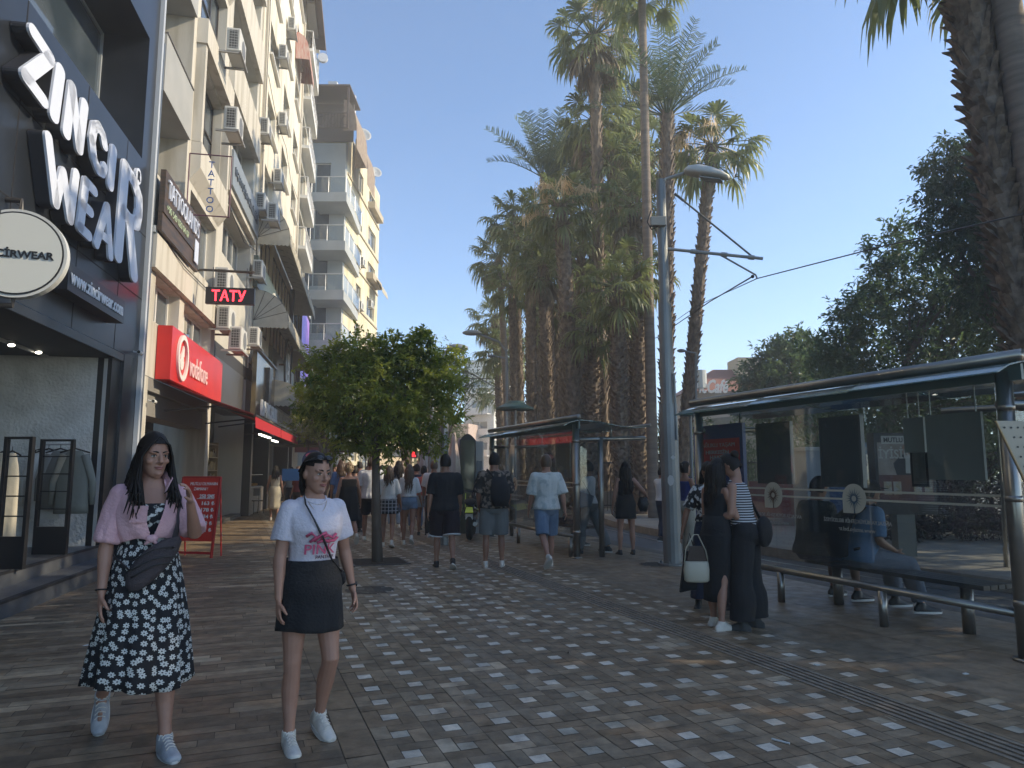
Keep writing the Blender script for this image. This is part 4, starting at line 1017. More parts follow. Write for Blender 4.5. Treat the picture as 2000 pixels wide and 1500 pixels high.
mb = MB(); mb.tube([(c.x, c.y+.03, 0), (c.x, c.y+.03, c.z)], .03, 6); mb.build('post', DFR, t)

# loose cables on the facades
for i, (pts, lab) in enumerate((([(13.0, .09, 5.95), (15, .16, 5.78), (17.5, .16, 5.86), (19.4, .1, 6.6)], 'black cable sagging under the tattoo sign board'), ([(19.2, .1, 8.9), (21.5, .2, 8.45), (24.5, .1, 9.1), (24.9, .12, 11.5)], 'thin cable drooping below the pale blue-grey sign panel'), ([(25.5, .1, 16.2), (28, .12, 15.7), (31.5, .12, 16.1), (34, .1, 15.6), (37.5, .1, 16)], 'thin cable strung along the cream block at mid height'), ([(24.9, .1, 22), (25.0, .14, 18), (24.9, .12, 13), (25.0, .12, 11.6)], 'dark cable hanging down beside the drainpipe'))):
    t = thing('cable', lab, 'cable', W(*pts[0]), FROT); mb = FX(); mb.tube([pts[0]]+[tuple(a+(b-a)*f for a, b in zip(p, q)) for p, q in zip(pts, pts[1:]) for f in (.33, .66, 1)], .012, 5); mb.build('strand', mat('black', (.012, .012, .014)), t)
    mb = FX(); mb.box(pts[0][0]-.05, pts[0][0]+.05, .004, .1, pts[0][2]-.06, pts[0][2]+.06); mb.build('clip', mat('camw', (.6, .6, .58)), t)
# ================================================================ tram shelters
ST = mat('steel', (.30, .29, .27), .32, .9, c2=(.24, .23, .21), sc=3)
SGL = glassmat('shelter_glass', (.84, .87, .87), .06, .02, (.10, .11, .11))
RGL = glassmat('roof_glass', (.45, .60, .58), .35, .08, (.20, .30, .29))
SF = mat('sticker_cream', (.50, .47, .38), .6)
PX = lambda: MB(PMX)
SC_ = 5.94      # the line of the glass wall (across)
def logo(mb_c, a, c, z, r, name, par, ink):
    """tear-shaped sticker with a many-pointed sun, seen from the street"""
    cc = c-.012
    def P2(x, y, d=0): return V(PE*(a+x)+PM*(cc-d)+V((0, 0, z+y)))
    mb = MB(); pl = []
    for k in range(28):
        t = -pi/2+1.5*pi*k/27; pl.append((r*cos(t), r*sin(t)))
    pl.append((-r, -r))
    mb.prism([P2(-x, y) for x, y in pl], -PM*.003); o = mb.build(name, SF, par)
    mb = MB()
    for k in range(18):
        t = 2*pi*k/18; d = .0065; w_ = .05*r; l_ = r*(.76 if k % 2 else .66)
        mb.add([P2(cos(t)*l_, sin(t)*l_, d), P2(cos(t)*r*.2-sin(t)*w_, sin(t)*r*.2+cos(t)*w_, d), P2(cos(t)*r*.2+sin(t)*w_, sin(t)*r*.2-cos(t)*w_, d)], [(0, 1, 2)])
    mb.prism([P2(-.012*r, -r*.2, .0062), P2(.012*r, -r*.2, .0062), P2(.05*r, -r, .0062), P2(-.05*r, -r, .0062)], -PM*.001)
    mb.build('sun_mark', ink, o)
def shelter(lab, a0, a1, near=True):
    t = thing('tram_shelter', lab, 'shelter', PE*a0+PM*SC_, PROT)
    for a in (a0, a1):
        mb = PX(); mb.tube([(a, SC_, 0), (a, SC_, 2.32)], .06, 14); mb.tube([(a, SC_, .0), (a, SC_, .02)], .1, 14)
        for z in (2.0, 1.25, .42): mb.tube([(a, SC_, z), (a, SC_, z+.05)], .066, 14)
        mb.build('post', ST, t, True)
        mb = PX(); mb.tube([(a+.02, SC_+.5, 0), (a+.02, SC_+.5, 2.10)], .05, 12); mb.tube([(a+.02, SC_-.05, 2.05), (a+.02, SC_+1.42, 2.10)], .04, 10)
        mb.tube([(a+.02, SC_+.72, 2.10), (a+.02, SC_+.72, 2.34)], .02, 8); mb.build('rear_post', ST, t, True)
    for m in (.5*(a0+a1),):
        pass
    mb = PX(); mb.tube([(a0-.18, SC_-.02, 2.44), (a1+.12, SC_-.02, 2.44)], .05, 14); mb.build('roof_tube', ST, t, True)
    mb = PX(); mb.tube([(a0-.18, SC_+1.42, 2.33), (a1+.12, SC_+1.42, 2.33)], .03, 10); mb.build('rear_tube', ST, t, True)
    # curved glazed roof: three sheets
    n_ = 3; L = (a1-a0+.3)/n_
    prof = [(-.30, 2.28), (-.15, 2.35), (.0, 2.385), (.4, 2.36), (.75, 2.30), (1.1, 2.27), (1.45, 2.30)]
    for k in range(n_):
        b0, b1 = a0-.16+L*k, a0-.16+L*(k+1)-.02; mb = PX()
        for (c0_, z0_), (c1_, z1_) in zip(prof, prof[1:]): mb.quad((b0, SC_+c0_, z0_-.01*k), (b1, SC_+c0_, z0_-.01*k), (b1, SC_+c1_, z1_-.01*k), (b0, SC_+c1_, z1_-.01*k))
        mb.build('roof_glass', RGL, t, fix=False).modifiers.new('t', 'SOLIDIFY').thickness = .012
    mb = PX(); mb.box(a0-.16, a1+.1, SC_-.02, SC_+.01, 2.24, 2.37); mb.build('fascia', mat('fasciag', (.10, .14, .13), .4), t)
    # glass wall in sheets
    n_ = 3; L = (a1-a0-.16)/n_
    for k in range(n_):
        b0, b1 = a0+.08+L*k, a0+.08+L*(k+1)-.012; mb = PX()
        mb.box(b0, b1, SC_-.006, SC_+.006, .36, 2.2); mb.build('glass_wall', SGL, t)
    for c_ in (a0,):
        mb = PX(); mb.box(c_-.006, c_+.006, SC_+.08, SC_+.44, .36, 2.0); mb.build('end_glass', SGL, t)
    # bottom rail on stubs
    mb = PX(); mb.tube([(a0+.05, SC_, .36), (a1, SC_, .36)], .036, 12); mb.build('bottom_rail', ST, t, True)
    for a in (a0+1.35, a0+2.75, a0+.25 if not near else a1-.3):
        mb = PX(); mb.tube([(a, SC_, 0), (a, SC_, .34)], .04, 12); mb.build('stub_leg', ST, t, True)
    # double cream line and town stickers, seen in reverse from behind
    mb = PX()
    for z in (1.20, 1.285): mb.box(a0+.1, a1-.9, SC_-.010, SC_-.0065, z, z+.02)
    mb.build('stripe', SF, t)
    for a, ink in ((a0+(a1-a0)*.38, mat('ink_blue', (.04, .09, .14), .5)), (a0+(a1-a0)*.66, mat('ink_brown', (.09, .04, .03), .5))):
        logo(None, a, SC_-.004, 1.22, .15, 'sticker', t, ink)
        mbt = text_mb('ANTALYA BÜYÜKŞEHİR BELEDİYESİ', PE, (0, 0, 1), PE*a+PM*(SC_-.011)+V((0, 0, .99)), w=.86, h=.062, ext=.002, bold=.01, align='C')
        t2_ = text_mb('www.antalya.bel.tr', PE, (0, 0, 1), PE*a+PM*(SC_-.011)+V((0, 0, .90)), w=.46, h=.055, ext=.002, align='C'); mbt.add(t2_.v, t2_.f)
        mbt.build('lettering', mat('ink_grey', (.34, .33, .30), .6), t)
    # bench
    bn = thing('bench', ('dark slatted bench inside the near shelter' if near else 'grey bench inside the far shelter'), 'bench', PE*(a0+1.2)+PM*(SC_+.5), PROT)
    mb = PX(); 
    for k in range(4): mb.box(a0+.55, a0+2.7, SC_+.32+k*.1, SC_+.405+k*.1, .44, .48)
    mb.build('seat', mat('benchd', (.05, .05, .055), .4), bn)
    for a in (a0+.85, a0+2.4):
        mb = PX(); mb.tube([(a, SC_+.5, 0), (a, SC_+.5, .44)], .055, 12); mb.build('leg', ST, bn, True)
    return t
aN = 4.00
s1 = shelter('near steel and glass tram shelter on the right', 4.02, 8.25, True)
SC_ = 5.58
s2 = shelter('smaller-looking tram shelter beyond the lamp pole with curved green glass roof', 11.36, 15.8, False)
SC_ = 5.94
# things in and behind the near shelter
def signbox(name, lab, cat, a, c, w_, z0, z1, m, d=.04):
    t = thing(name, lab, cat, PE*a+PM*c, PROT); mb = PX(); mb.box(a-w_/2, a+w_/2, c, c+d, z0, z1); mb.build('panel', m, t); return t
def wallp(px, c, z=None):   # a where the pixel column meets the plane across=c
    r = ray(px, 900); k = c/(r.x*PM.x+r.y*PM.y); return (r.x*PE.x+r.y*PE.y)*k
for px0, px1, zt, zb, lab in ((1482, 1542, 2.05, 1.38, 'dark framed timetable case, smaller of the two, on the shelter glass'), (1607, 1680, 2.05, 1.36, 'dark framed timetable case, larger of the two, on the shelter glass')):
    c = SC_+.06; b0, b1 = wallp(px1, c), wallp(px0, c)
    t = thing('notice_case', lab, 'notice board', PE*b0+PM*c+V((0, 0, zb)), PROT)
    mb = PX(); mb.box(b0, b1, c, c+.04, zb, zt); mb.build('panel', mat('case_back', (.11, .125, .135), .5), t)
    mb = PX(); mb.box(b0-.03, b0, c-.005, c+.045, zb-.03, zt+.03); mb.box(b1, b1+.03, c-.005, c+.045, zb-.03, zt+.03); mb.box(b0, b1, c-.005, c+.045, zb-.03, zb); mb.box(b0, b1, c-.005, c+.045, zt, zt+.03); mb.build('frame', mat('case_fr', (.15, .16, .17), .4, .5), t)
    mb = PX()
    for q in (b0+.05, b1-.05):
        for z in (zb+.06, zt-.06): mb.disc((q, c-.003, z), (0, -1, 0), .025, .004, 12)
    mb.build('bolt', mat('case_fr', (.15, .16, .17)), t)
# blue and red health poster at the far end of the near shelter
pc = SC_+.10; ya = wallp(1452, pc); yb = wallp(1356, pc)
t = thing('poster_panel', 'dark blue poster with a red box and white lettering at the shelter end', 'poster', PE*ya+PM*pc, PROT)
mb = PX(); mb.box(ya, yb, pc, pc+.05, .45, 2.12); mb.build('panel', mat('poster_blue', (.12, .15, .36), .35), t)
mb = PX(); ra, rb_ = wallp(1446, pc), wallp(1362, pc); mb.box(ra, rb_, pc-.006, pc-.001, 1.62, 1.93); mb.build('red_box', mat('poster_red', (.85, .10, .10), .4), t)
TXC = mat('poster_white', (.8, .8, .78), .5); RX = -PE
mbt = MB(); mid = PE*((ra+rb_)/2)+PM*(pc-.009)
for s_, z, w_, h_, b_ in (('SAĞLIKLI YAŞAM', 1.85, .50, .085, 0), ('HERKESİN', 1.76, .33, .065, .03), ('HAKKI', 1.68, .21, .06, .03)):
    q = text_mb(s_, RX, (0, 0, 1), mid+V((0, 0, z)), w=w_*(rb_-ra)/.62, h=h_, ext=.003, bold=b_, align='C'); mbt.add(q.v, q.f)
mbt.build('lettering', TXC, t)
# plain grey plates hanging in the shelter
for px0, px1, zb, zt, cc, lab in ((1768, 1808, 1.68, 2.02, SC_+.25, 'small plain grey plate hanging in the near shelter'), (1812, 1922, 1.42, 2.02, SC_+.12, 'large plain grey plate hanging in the near shelter'), ):
    b0, b1 = wallp(px1, cc), wallp(px0, cc); t = thing('plate', lab, 'panel', PE*b0+PM*cc+V((0, 0, zb)), PROT)
    mb = PX(); mb.box(b0, b1, cc, cc+.03, zb, zt); mb.build('sheet', mat('plate_grey', (.30, .32, .30), .5), t)
    mb = PX(); mb.tube([(b0+.05, cc+.015, zt), (b0+.05, cc+.015, 2.3)], .006, 5); mb.tube([(b1-.05, cc+.015, zt), (b1-.05, cc+.015, 2.3)], .006, 5); mb.build('hanger', ST, t)
SC_ = 5.58; b0, b1 = wallp(1113, SC_+.1), wallp(1085, SC_+.1)
t = thing('plate', 'pale grey plate hanging in the far shelter', 'panel', PE*b0+PM*(SC_+.1)+V((0, 0, 1.4)), PROT); mb = PX(); mb.box(b0, b1, SC_+.1, SC_+.13, 1.38, 2.05); mb.build('sheet', mat('plate_pale', (.28, .31, .28), .5), t); SC_ = 5.94
cc = SC_+1.0; b0, b1 = wallp(1812, cc), wallp(1778, cc)
t = thing('notice_case', 'small black framed notice hanging beside the large grey plate', 'notice board', PE*b0+PM*cc+V((0, 0, 1.3)), PROT)
mb = PX(); mb.box(b0, b1, cc, cc+.05, 1.33, 1.74); mb.build('frame', mat('black', (.012, .012, .014)), t); mb = PX(); mb.box(b0+.03, b1-.03, cc-.006, cc-.001, 1.36, 1.71); mb.build('face', mat('notice_g', (.17, .17, .15), .6), t)
# leaning perforated metal panel at the right edge
t = thing('perforated_panel', 'pale perforated metal panel at the right edge by the shelter post', 'panel', (4.3, 5.2, 1))
a, b, c = AT(1945, 822, 5.3), AT(2060, 822, 5.3), AT(2060, 1060, 5.3)
mb = MB(); mb.prism([a, b, c], (0, .02, 0)); mb.build('sheet', mat('perf', (.32, .29, .24), .5, .5), t)
mb = MB()
for i in range(9):
    for j in range(9):
        px, py = 1962+i*13+(j % 2)*6, 835+j*19
        if py < 822+(px-1948)*1.95-8: q = AT(px, py, 5.297); mb.disc(q, (0, -1, 0), .0075, .002, 8)
mb.build('hole', mat('black', (.012, .012, .014)), t)
mb = MB(); mb.tube([a, AT(2060, 1058, 5.3)], .008, 6); mb.build('edge', mat('edgeb', (.45, .32, .18), .4, .5), t)
# second set of rear steel bars on the far track side
t = thing('rail_frame', 'long steel bar frame on the opposite platform', 'frame', AT(1840, 802, 9.5)); mb = MB()
mb.tube([AT(1840, 803, 9.5), AT(2040, 792, 8.6)], .045, 10); mb.tube([AT(1955, 770, 8), AT(2060, 764, 7.8)], .04, 10); mb.tube([AT(1950, 770, 8.2), G(1965, 1110)], .03, 8); mb.build('bar', ST, t)
# ---------------------------------------------------------------- opposite platform furniture
def cbx(name, lab, cat, px0, px1, pyb, pyt, y, d, m):
    a, b = AT(px0, pyb, y), AT(px1, pyb, y); zt = AT(px0, pyt, y).z; t = thing(name, lab, cat, (a.x, y, .03)); return t, a, b, zt
t, a, b, zt = cbx('ticket_machine', 'tall blue ticket machine with a white side beyond the track', 'ticket machine', 1582, 1712, 1050, 878, 13.9, .6, None)
mb = MB(); mb.box(a.x, a.x+.42, 13.9, 14.6, .03, zt); mb.build('side_panel', mat('tm_white', (.30, .32, .34), .4), t)
mb = MB(); mb.box(a.x+.421, b.x, 13.88, 14.62, .03, zt-.02); mb.build('body', mat('tm_blue', (.018, .07, .18), .4), t)
mb = MB(); mb.box(b.x-.42, b.x-.1, 13.865, 13.879, 1.85, 2.05); mb.box(b.x-.42, b.x-.1, 13.865, 13.879, 1.25, 1.6); mb.build('label_field', mat('tm_pale', (.25, .33, .4), .4), t)
text_mb('KART SATIŞ ve\nKART DOLUM\nMAKİNESİ', (1, 0, 0), (0, 0, 1), (b.x-.27, 13.86, .98), w=.36, h=.3, ext=.004, align='C').build('lettering', TXC, t)
mb = MB(); mb.box(a.x-.03, b.x+.03, 13.85, 14.65, zt-.018, zt+.05); mb.build('edge_trim', mat('tm_trim', (.45, .45, .42), .4), t)
# billboard with a neutral advertisement
t, a, b, zt = cbx('billboard', 'lit food advertisement board with a man in a dark jacket on a pedestal', 'billboard', 1715, 1832, 1000, 845, 12.6, .2, None)
zb = AT(1715, 1005, 12.6).z
mb = MB(); mb.box(a.x, b.x, 12.6, 12.85, zb, zt); mb.build('case', mat('black', (.012, .012, .014)), t)
H_ = zt-zb; Wd = b.x-a.x
def BB(u, v, d): return V((a.x+Wd*u, 12.6-d, zb+H_*v))
def bq(name, u0, u1, v0, v1, d, m):
    mb = MB(); mb.prism([BB(u0, v0, d), BB(u1, v0, d), BB(u1, v1, d), BB(u0, v1, d)], (0, -.003, 0)); mb.build(name, m, t)
bq('picture', .05, .95, .16, .88, .003, mat('ad_bg', (.2, .14, .10), .4, c2=(.36, .32, .28), sc=2))
bq('banner', .12, .95, .86, .96, .007, mat('ad_w', (.45, .43, .38)))
bq('lower_strip', .05, .95, .16, .48, .007, mat('ad_low', (.06, .025, .05), .4, c2=(.14, .04, .02), sc=2))
text_mb('MUTLU MA', (1, 0, 0), (0, 0, 1), BB(.16, .88, .013), w=Wd*.5, h=H_*.06, ext=.003, bold=.02).build('banner_text', mat('black', (.012, .012, .014)), t)
text_mb('İYİSİN', (1, 0, 0), (0, 0, 1), BB(.06, .68, .012), w=Wd*.55, h=H_*.15, ext=.003, bold=.02).build('headline', mat('ad_w', (.45, .43, .38)), t)
mb = MB()
for u in (.12, .28, .62, .8): mb.prism([BB(u, .24, .012), BB(u+.13, .24, .012), BB(u+.13, .40, .012), BB(u, .40, .012)], (0, -.003, 0))
mb.build('packet', mat('ad_pack', (.34, .26, .12), .4, c2=(.4, .38, .36), sc=9), t)
mb = MB(); mb.prism([BB(.35, .48, .008), BB(.72, .48, .008), BB(.76, .70, .008), BB(.6, .73, .008), BB(.46, .73, .008), BB(.3, .62, .008)], (0, -.003, 0)); q = mb.build('jacket', mat('ad_jk', (.015, .015, .02)), t)
mb = MB(); mb.disc(BB(.54, .79, .009), (0, -1, 0), .085, .003, 18, ry=.11); mb.build('face', mat('ad_skin', (.30, .16, .10)), q)
mb = MB(); mb.prism([BB(.5, .5, .0125), BB(.58, .5, .0125), BB(.58, .72, .0125), BB(.51, .72, .0125)], (0, -.002, 0)); mb.build('shirt', mat('ad_w', (.45, .43, .38)), q)
mb = MB(); mb.box(a.x+Wd*.32, a.x+Wd*.62, 12.62, 12.84, .03, zb); mb.build('pedestal', mat('ped', (.14, .145, .13), .6), t)
# red low hoarding seen through the glass
t, a, b, zt = cbx('hoarding', 'red poster wall low behind the opposite platform', 'hoarding', 1468, 1580, 1040, 940, 20, .1, None)
mb = MB(); mb.box(a.x, b.x, 20, 20.1, .03, zt); mb.build('panel', mat('hoard', (.20, .035, .03), .6, c2=(.26, .12, .09), sc=2.5), t)
mb = MB(); mb.box(a.x-.1, b.x+1.4, 19.6, 20.3, .03, .22); mb.build('base', mat('kerb2', (.25, .23, .2), .7), t)
# plants on the opposite platform
def leafcloud(name, par, blobs, n, L, m, seed=1, flat=.0, droop=0, wd=.38):
    rnd = random.Random(seed); vs = []; fs = []
    tot = sum(b_[1]**2 for b_ in blobs)
    for c, r in blobs:
        k = max(1, int(n*r*r/tot/9))
        for _ in range(k):
            d = V((rnd.gauss(0, 1), rnd.gauss(0, 1), rnd.gauss(0, 1))).normalized()
            tc_ = V(c)+V((d.x, d.y, d.z*.8))*r*(rnd.random()**.42)*(1+.13*rnd.gauss(0, 1)); tw = (d*.8+V((rnd.gauss(0, .5), rnd.gauss(0, .5), rnd.gauss(0, .3)-droop*.6))).normalized(); tl = L*rnd.uniform(1.3, 2.6)
            for q_ in range(9):
                q = tc_+tw*tl*(q_/8-.5)+V((rnd.gauss(0, .18), rnd.gauss(0, .18), rnd.gauss(0, .14)))*L
                ax = (tw*.7+V((rnd.gauss(0, .65), rnd.gauss(0, .65), rnd.gauss(0, .5)-droop))).normalized()
                sd = ax.cross(V((rnd.gauss(0, .5), rnd.gauss(0, .5), 1))).normalized()
                l_ = L*rnd.uniform(.65, 1.25); w_ = l_*wd; up = ax.cross(sd)*l_*.12
                i = len(vs); vs += [q, q+ax*l_*.5+sd*w_*.5-up, q+ax*l_, q+ax*l_*.5-sd*w_*.5-up]; fs.append((i, i+1, i+2, i+3))
    me = bpy.data.meshes.new(name)
    if par is not None and par.name in MATX: Mi = MATX[par.name].inverted(); vs = [Mi @ v for v in vs]
    me.from_pydata([tuple(v) for v in vs], [], fs); return place(name, me, m, par)
LG1 = leafmat('leaf_orange', (.06, .105, .02), (.30, .32, .08), .5, .38, 2.2)
LG2 = leafmat('leaf_dark', (.028, .052, .022), (.075, .11, .045), .35, .45, .8)
LG3 = leafmat('leaf_mid', (.05, .085, .035), (.12, .165, .07), .4, .5, .8)
BARK = mat('bark', (.10, .075, .055), .85, c2=(.17, .13, .10), sc=6, bump=.8, bsc=25, stretch=(1, 1, .25))
bed = []
for i in range(34): bed.append(((random.uniform(7.5, 13.5), random.uniform(14.8, 16.5), random.uniform(.2, .5)), .45))
for i in range(40): bed.append(((random.uniform(9, 18), random.uniform(17, 19), random.uniform(.3, 1.6)), .8))
bed += [((4.2+i*.28, 25.5, .3), .4) for i in range(12)]
o = leafcloud('ground_cover', None, bed, 24000, .14, leafmat('leaf_bed', (.012, .022, .010), (.05, .02, .04), .2, .5, 2), 5); tag(o, 'dark low bedding plants along the back of the opposite platform', 'bedding plants', kind='stuff')
# railings behind
fc = thing('fence', 'black upright-bar railing in front of the palm grove', 'fence', (2.5, 27, 0)); mb = MB(); x = 2.4
while x < 9.5: mb.tube([(x, 27, .03), (x, 27, 1.9)], .014, 4, caps=False); x += .13
mb.build('bars', mat('black', (.012, .012, .014)), fc)
mb = MB(); mb.box(2.4, 9.5, 26.98, 27.02, 1.78, 1.84); mb.box(2.4, 9.5, 26.98, 27.02, .2, .25); mb.build('rail', mat('black', (.012, .012, .014)), fc)
wl = thing('garden_wall', 'low pale stone wall at the foot of the palms', 'wall', (1, 29, 0)); mb = MB(); mb.box(2.2, 12, 28.6, 28.9, .0, .7); mb.build('wall', mat('stonew', (.25, .23, .20), .8), wl)
# ---------------------------------------------------------------- tram pole with lamp and wire arms
pb_ = G(1315, 1103)
PG = mat('pole_grey', (.20, .215, .22), .5, .55, c2=(.27, .28, .28), sc=1.5, bump=.1)
tp = thing('tram_pole', 'tall grey steel pole with wire arms between the two shelters', 'pole', pb_)
y = pb_.y; ztop = AT(1290, 352, y).z; zm = 3.4
lean = (AT(1290, 352, y).x-pb_.x)/ztop
def PP(z): return V((pb_.x+lean*z, y, z))
mb = MB(); mb.tube([PP(0), PP(2.6)], [.155, .15], 16); mb.tube([PP(2.602), PP(4.3)], [.115, .11], 16); mb.tube([PP(4.302), PP(ztop)], [.085, .08], 14); mb.build('shaft', PG, tp, False)
mb = MB(); mb.tube([PP(0)+V((0, 0, .003)), PP(.03)], .24, 20)
for k in range(6): a = k*pi/3; mb.tube([PP(.03)+V((.2*cos(a), .2*sin(a), 0)), PP(.07)+V((.2*cos(a), .2*sin(a), 0))], .015, 6)
mb.build('base_plate', PG, tp)
mb = MB(); mb.tube([PP(2.0)+V((.1, -.13, 0)), PP(3.1)+V((.09, -.11, 0))], .02, 6); mb.build('conduit', PG, tp)
mb = MB(); c = PP(AT(1282, 437, y).z)
mb.cbox(c+V((-.09, -.1, 0)), (.26, .12, .16)); mb.build('junction_box', mat('jbox', (.36, .33, .28), .5), tp, bevel=.01)
mb = MB(); mb.tube([c+V((-.2, -.1, .2)), c+V((-.27, -.1, .0)), c+V((-.2, -.1, -.14)), c+V((-.09, -.1, -.08))], .012, 6); mb.build('cable_loop', mat('black', (.012, .012, .014)), tp)
mb = MB(); mb.disc(PP(1.72)+V((.02, -.152, 0)), (0, -1, 0), .04, .003, 4); mb.disc(PP(1.35)+V((-.03, -.154, 0)), (0, -1, 0), .055, .003, 7, ry=.09); mb.build('sticker', mat('sticker', (.5, .5, .5), .7), tp)
# cantilever arms
A0, A1 = AT(1303, 486, y), AT(1490, 505, y-.3); B0, B1 = AT(1318, 378, y), AT(1468, 500, y-.27); C0, C1 = AT(1407, 498, y-.15), AT(1476, 537, y-.35)
ALU = mat('alu_arm', (.42, .41, .38), .4, .7)
mb = MB(); mb.tube([A0, A1], .028, 8)
for f in (.25, .57, .85): p = A0.lerp(A1, f); mb.tube([p, p+(A1-A0).normalized()*.1], .042, 8)
mb.build('lower_arm', ALU, tp); mb = MB(); mb.tube([B0, B1], .016, 6); mb.tube([B0, B0.lerp(B1, .12)], .022, 6); mb.build('stay_rod', mat('rod', (.16, .16, .15), .5, .5), tp)
mb = MB(); mb.tube([C0, C1, C1+V((.02, 0, -.06))], .015, 6); mb.build('registration_arm', ALU, tp)
cw_ = thing('contact_wire', 'thin overhead wire crossing the sky from the pole to the trees', 'wire', C1)
mb = MB(); wps = [AT(1300, 640, 24), AT(1360, 598, 20), C1+V((.02, 0, -.06)), AT(1720, 482, 8.6), AT(2100, 395, 5.5)]
mb.tube(wps, .009, 5); mb.build('wire', mat('black', (.012, .012, .014)), cw_)
# lamp head and its short arm on the pole top
lm = thing('street_lamp', 'large cream lamp head on the top of the tram pole', 'street lamp', PP(ztop))
mb = MB(); p0, p1, p2 = AT(1283, 368, y), AT(1300, 350, y), AT(1342, 336, y-.1); mb.tube([p0, p1, p2], .028, 8); mb.build('arm', mat('alu_arm', (.42, .41, .38)), lm)
h0, h1 = AT(1338, 335, y-.1), AT(1424, 345, y-.5); d = (h1-h0); Lh = d.length; d.normalize(); sd = d.cross(V((0, 0, 1))).normalized(); up = sd.cross(d)
R = []
for f, w_, hh, lo in ((0, .07, .05, .04), (.08, .13, .11, .06), (.3, .17, .145, .07), (.6, .17, .12, .07), (.85, .15, .07, .06), (1, .09, .02, .05)):
    c = h0+d*Lh*f; R.append([c+sd*w_*cos(t)*(1 if abs(cos(t)) > .1 else 1)+up*(hh*max(0, sin(t))+lo*min(0, sin(t))) for t in [2*pi*k/20 for k in range(20)]])
mb = MB(); mb.rings(R); mb.build('lamp_head', mat('lamp_cream', (.62, .60, .54), .4), lm, True)
mb = MB(); q0 = h0+d*Lh*.42-up*.075; mb.prism([q0+sd*.12, q0-sd*.12, q0-sd*.11+d*Lh*.45, q0+sd*.11+d*Lh*.45], -up*.02); mb.build('lens', mat('lampglass', (.35, .36, .34), .15), lm)
# small far lamps
for (hx_, hy_, ax_, ay_, y_, lab) in ((922, 650, 975, 668, 30, 'small grey lamp head on a thin arm against the sky'), (893, 680, 870, 690, 18, 'flat grey lamp head sticking out of the orange tree')):
    t = thing('street_lamp', lab, 'street lamp', (AT(ax_, 900, y_).x, y_, 0)); h = AT(hx_, hy_, y_); e = AT(ax_, ay_, y_); mb = MB()
    k = .5 if y_ > 20 else .34; dd = 1 if e.x > h.x else -1
    mb.ball(h, (k*.85, .2, .12 if y_ > 20 else .11), 14, 8); mb.build('lamp_head', mat('lampg', (.22, .24, .25), .4), t, True)
    mb = MB(); mb.tube([h+V((dd*.2, 0, -.02)), e, V((e.x+dd*.3, y_, e.z-.4)), V((e.x+dd*.4, y_, 0))], .05, 8); mb.build('post', PG, t)
for (px, pyb, pyt, y_, r_, lab) in ((868, 1030, 790, 14.8, .085, 'grey steel post behind the orange tree'), (989, 1000, 700, 24, .05, 'thin dark lamp post beside the far shelter'), (1359, 960, 690, 22, .04, 'thin post with small bracket before the café roof')):
    t = thing('street_post', lab, 'post', (AT(px, pyb, y_).x, y_, 0)); mb = MB(); mb.tube([(AT(px, pyb, y_).x, y_, 0), AT(px, pyt, y_)], r_, 8); mb.build('shaft', PG, t)
    mb = MB(); q = AT(px, pyt, y_); mb.tube([q, q+V((-.5 if px < 1200 else -.45, 0, .1))], .025, 6); mb.ball(q+V((-.5 if px < 1200 else -.45, 0, .08)), (.14, .1, .06), 8, 6); mb.build('bracket', PG, t)
t = thing('path_lamp', 'old-style green lamp with a wide conical hood over the far shelter', 'lamp', AT(1006, 830, 17)); c = AT(1006, 797, 19); mb = MB()
R = [[c+V((cos(a)*r, sin(a)*r, z)) for a in [2*pi*k/20 for k in range(20)]] for r, z in ((.22, .18), (.3, .1), (.5, .0), (.5, -.05))]; mb.rings(R); mb.build('hood', mat('hoodg', (.05, .09, .07), .5), t)
mb = MB(); mb.tube([(c.x, c.y, 0), (c.x, c.y, c.z-.05)], .04, 8); mb.build('post', PG, t)
t = thing('path_lamp', 'small green hooded lamp beside the tram pole', 'lamp', AT(1345, 812, 13)); c = AT(1348, 808, 13); mb = MB()
R = [[c+V((cos(a)*r, sin(a)*r, z)) for a in [2*pi*k/18 for k in range(18)]] for r, z in ((.05, .08), (.15, .03), (.19, -.02), (.19, -.04))]; mb.rings(R); mb.build('hood', mat('hoodg', (.05, .09, .07), .5), t); mb = MB(); mb.tube([(c.x, c.y, 0), (c.x, c.y, c.z-.03)], .03, 8); mb.build('post', PG, t)
# ---------------------------------------------------------------- café building with tiled roof
mc = thing('cafe_building', 'low building with reddish tiled roof and a white script sign', 'building', (12, 50, 0)); Y0 = 50
a, b, c, d = AT(1345, 800, Y0), AT(1470, 800, Y0), AT(1352, 765, Y0), AT(1470, 765, Y0); r0, r1 = AT(1392, 722, Y0+3), AT(1446, 720, Y0+3)
mb = MB(); mb.box(a.x, b.x+4, Y0, Y0+6, 0, c.z); mb.build('wall', mat('mcw', (.30, .25, .20), .8), mc)
mb = MB(); mb.add([c+V((-.3, -.3, 0)), (b.x+4, Y0-.3, c.z), (b.x+4, Y0+3, r0.z), r0, (a.x-.3, Y0+6, c.z), (b.x+4, Y0+6, c.z)], [(0, 1, 2, 3), (0, 3, 4), (4, 3, 2, 5)])
mb.build('roof', mat('rooft', (.20, .085, .06), .8, c2=(.28, .13, .09), sc=14, stretch=(1, 1, 6)), mc, fix=False)
e0, e1 = AT(1438, 745, Y0+2), AT(1486, 700, Y0+2); mb = MB(); mb.box(e0.x, e1.x, Y0+1.5, Y0+4, e0.z-1.5, e1.z); mb.build('chimney', mat('chim', (.46, .38, .25), .8), mc)
q = AT(1368, 733, Y0-1); mb = MB(); mb.tube([(q.x, Y0-.9, q.z-.9), (q.x, Y0-.9, q.z+.35)], .45, 14); mb.build('water_tank', mat('tank', (.4, .42, .4), .5), mc)
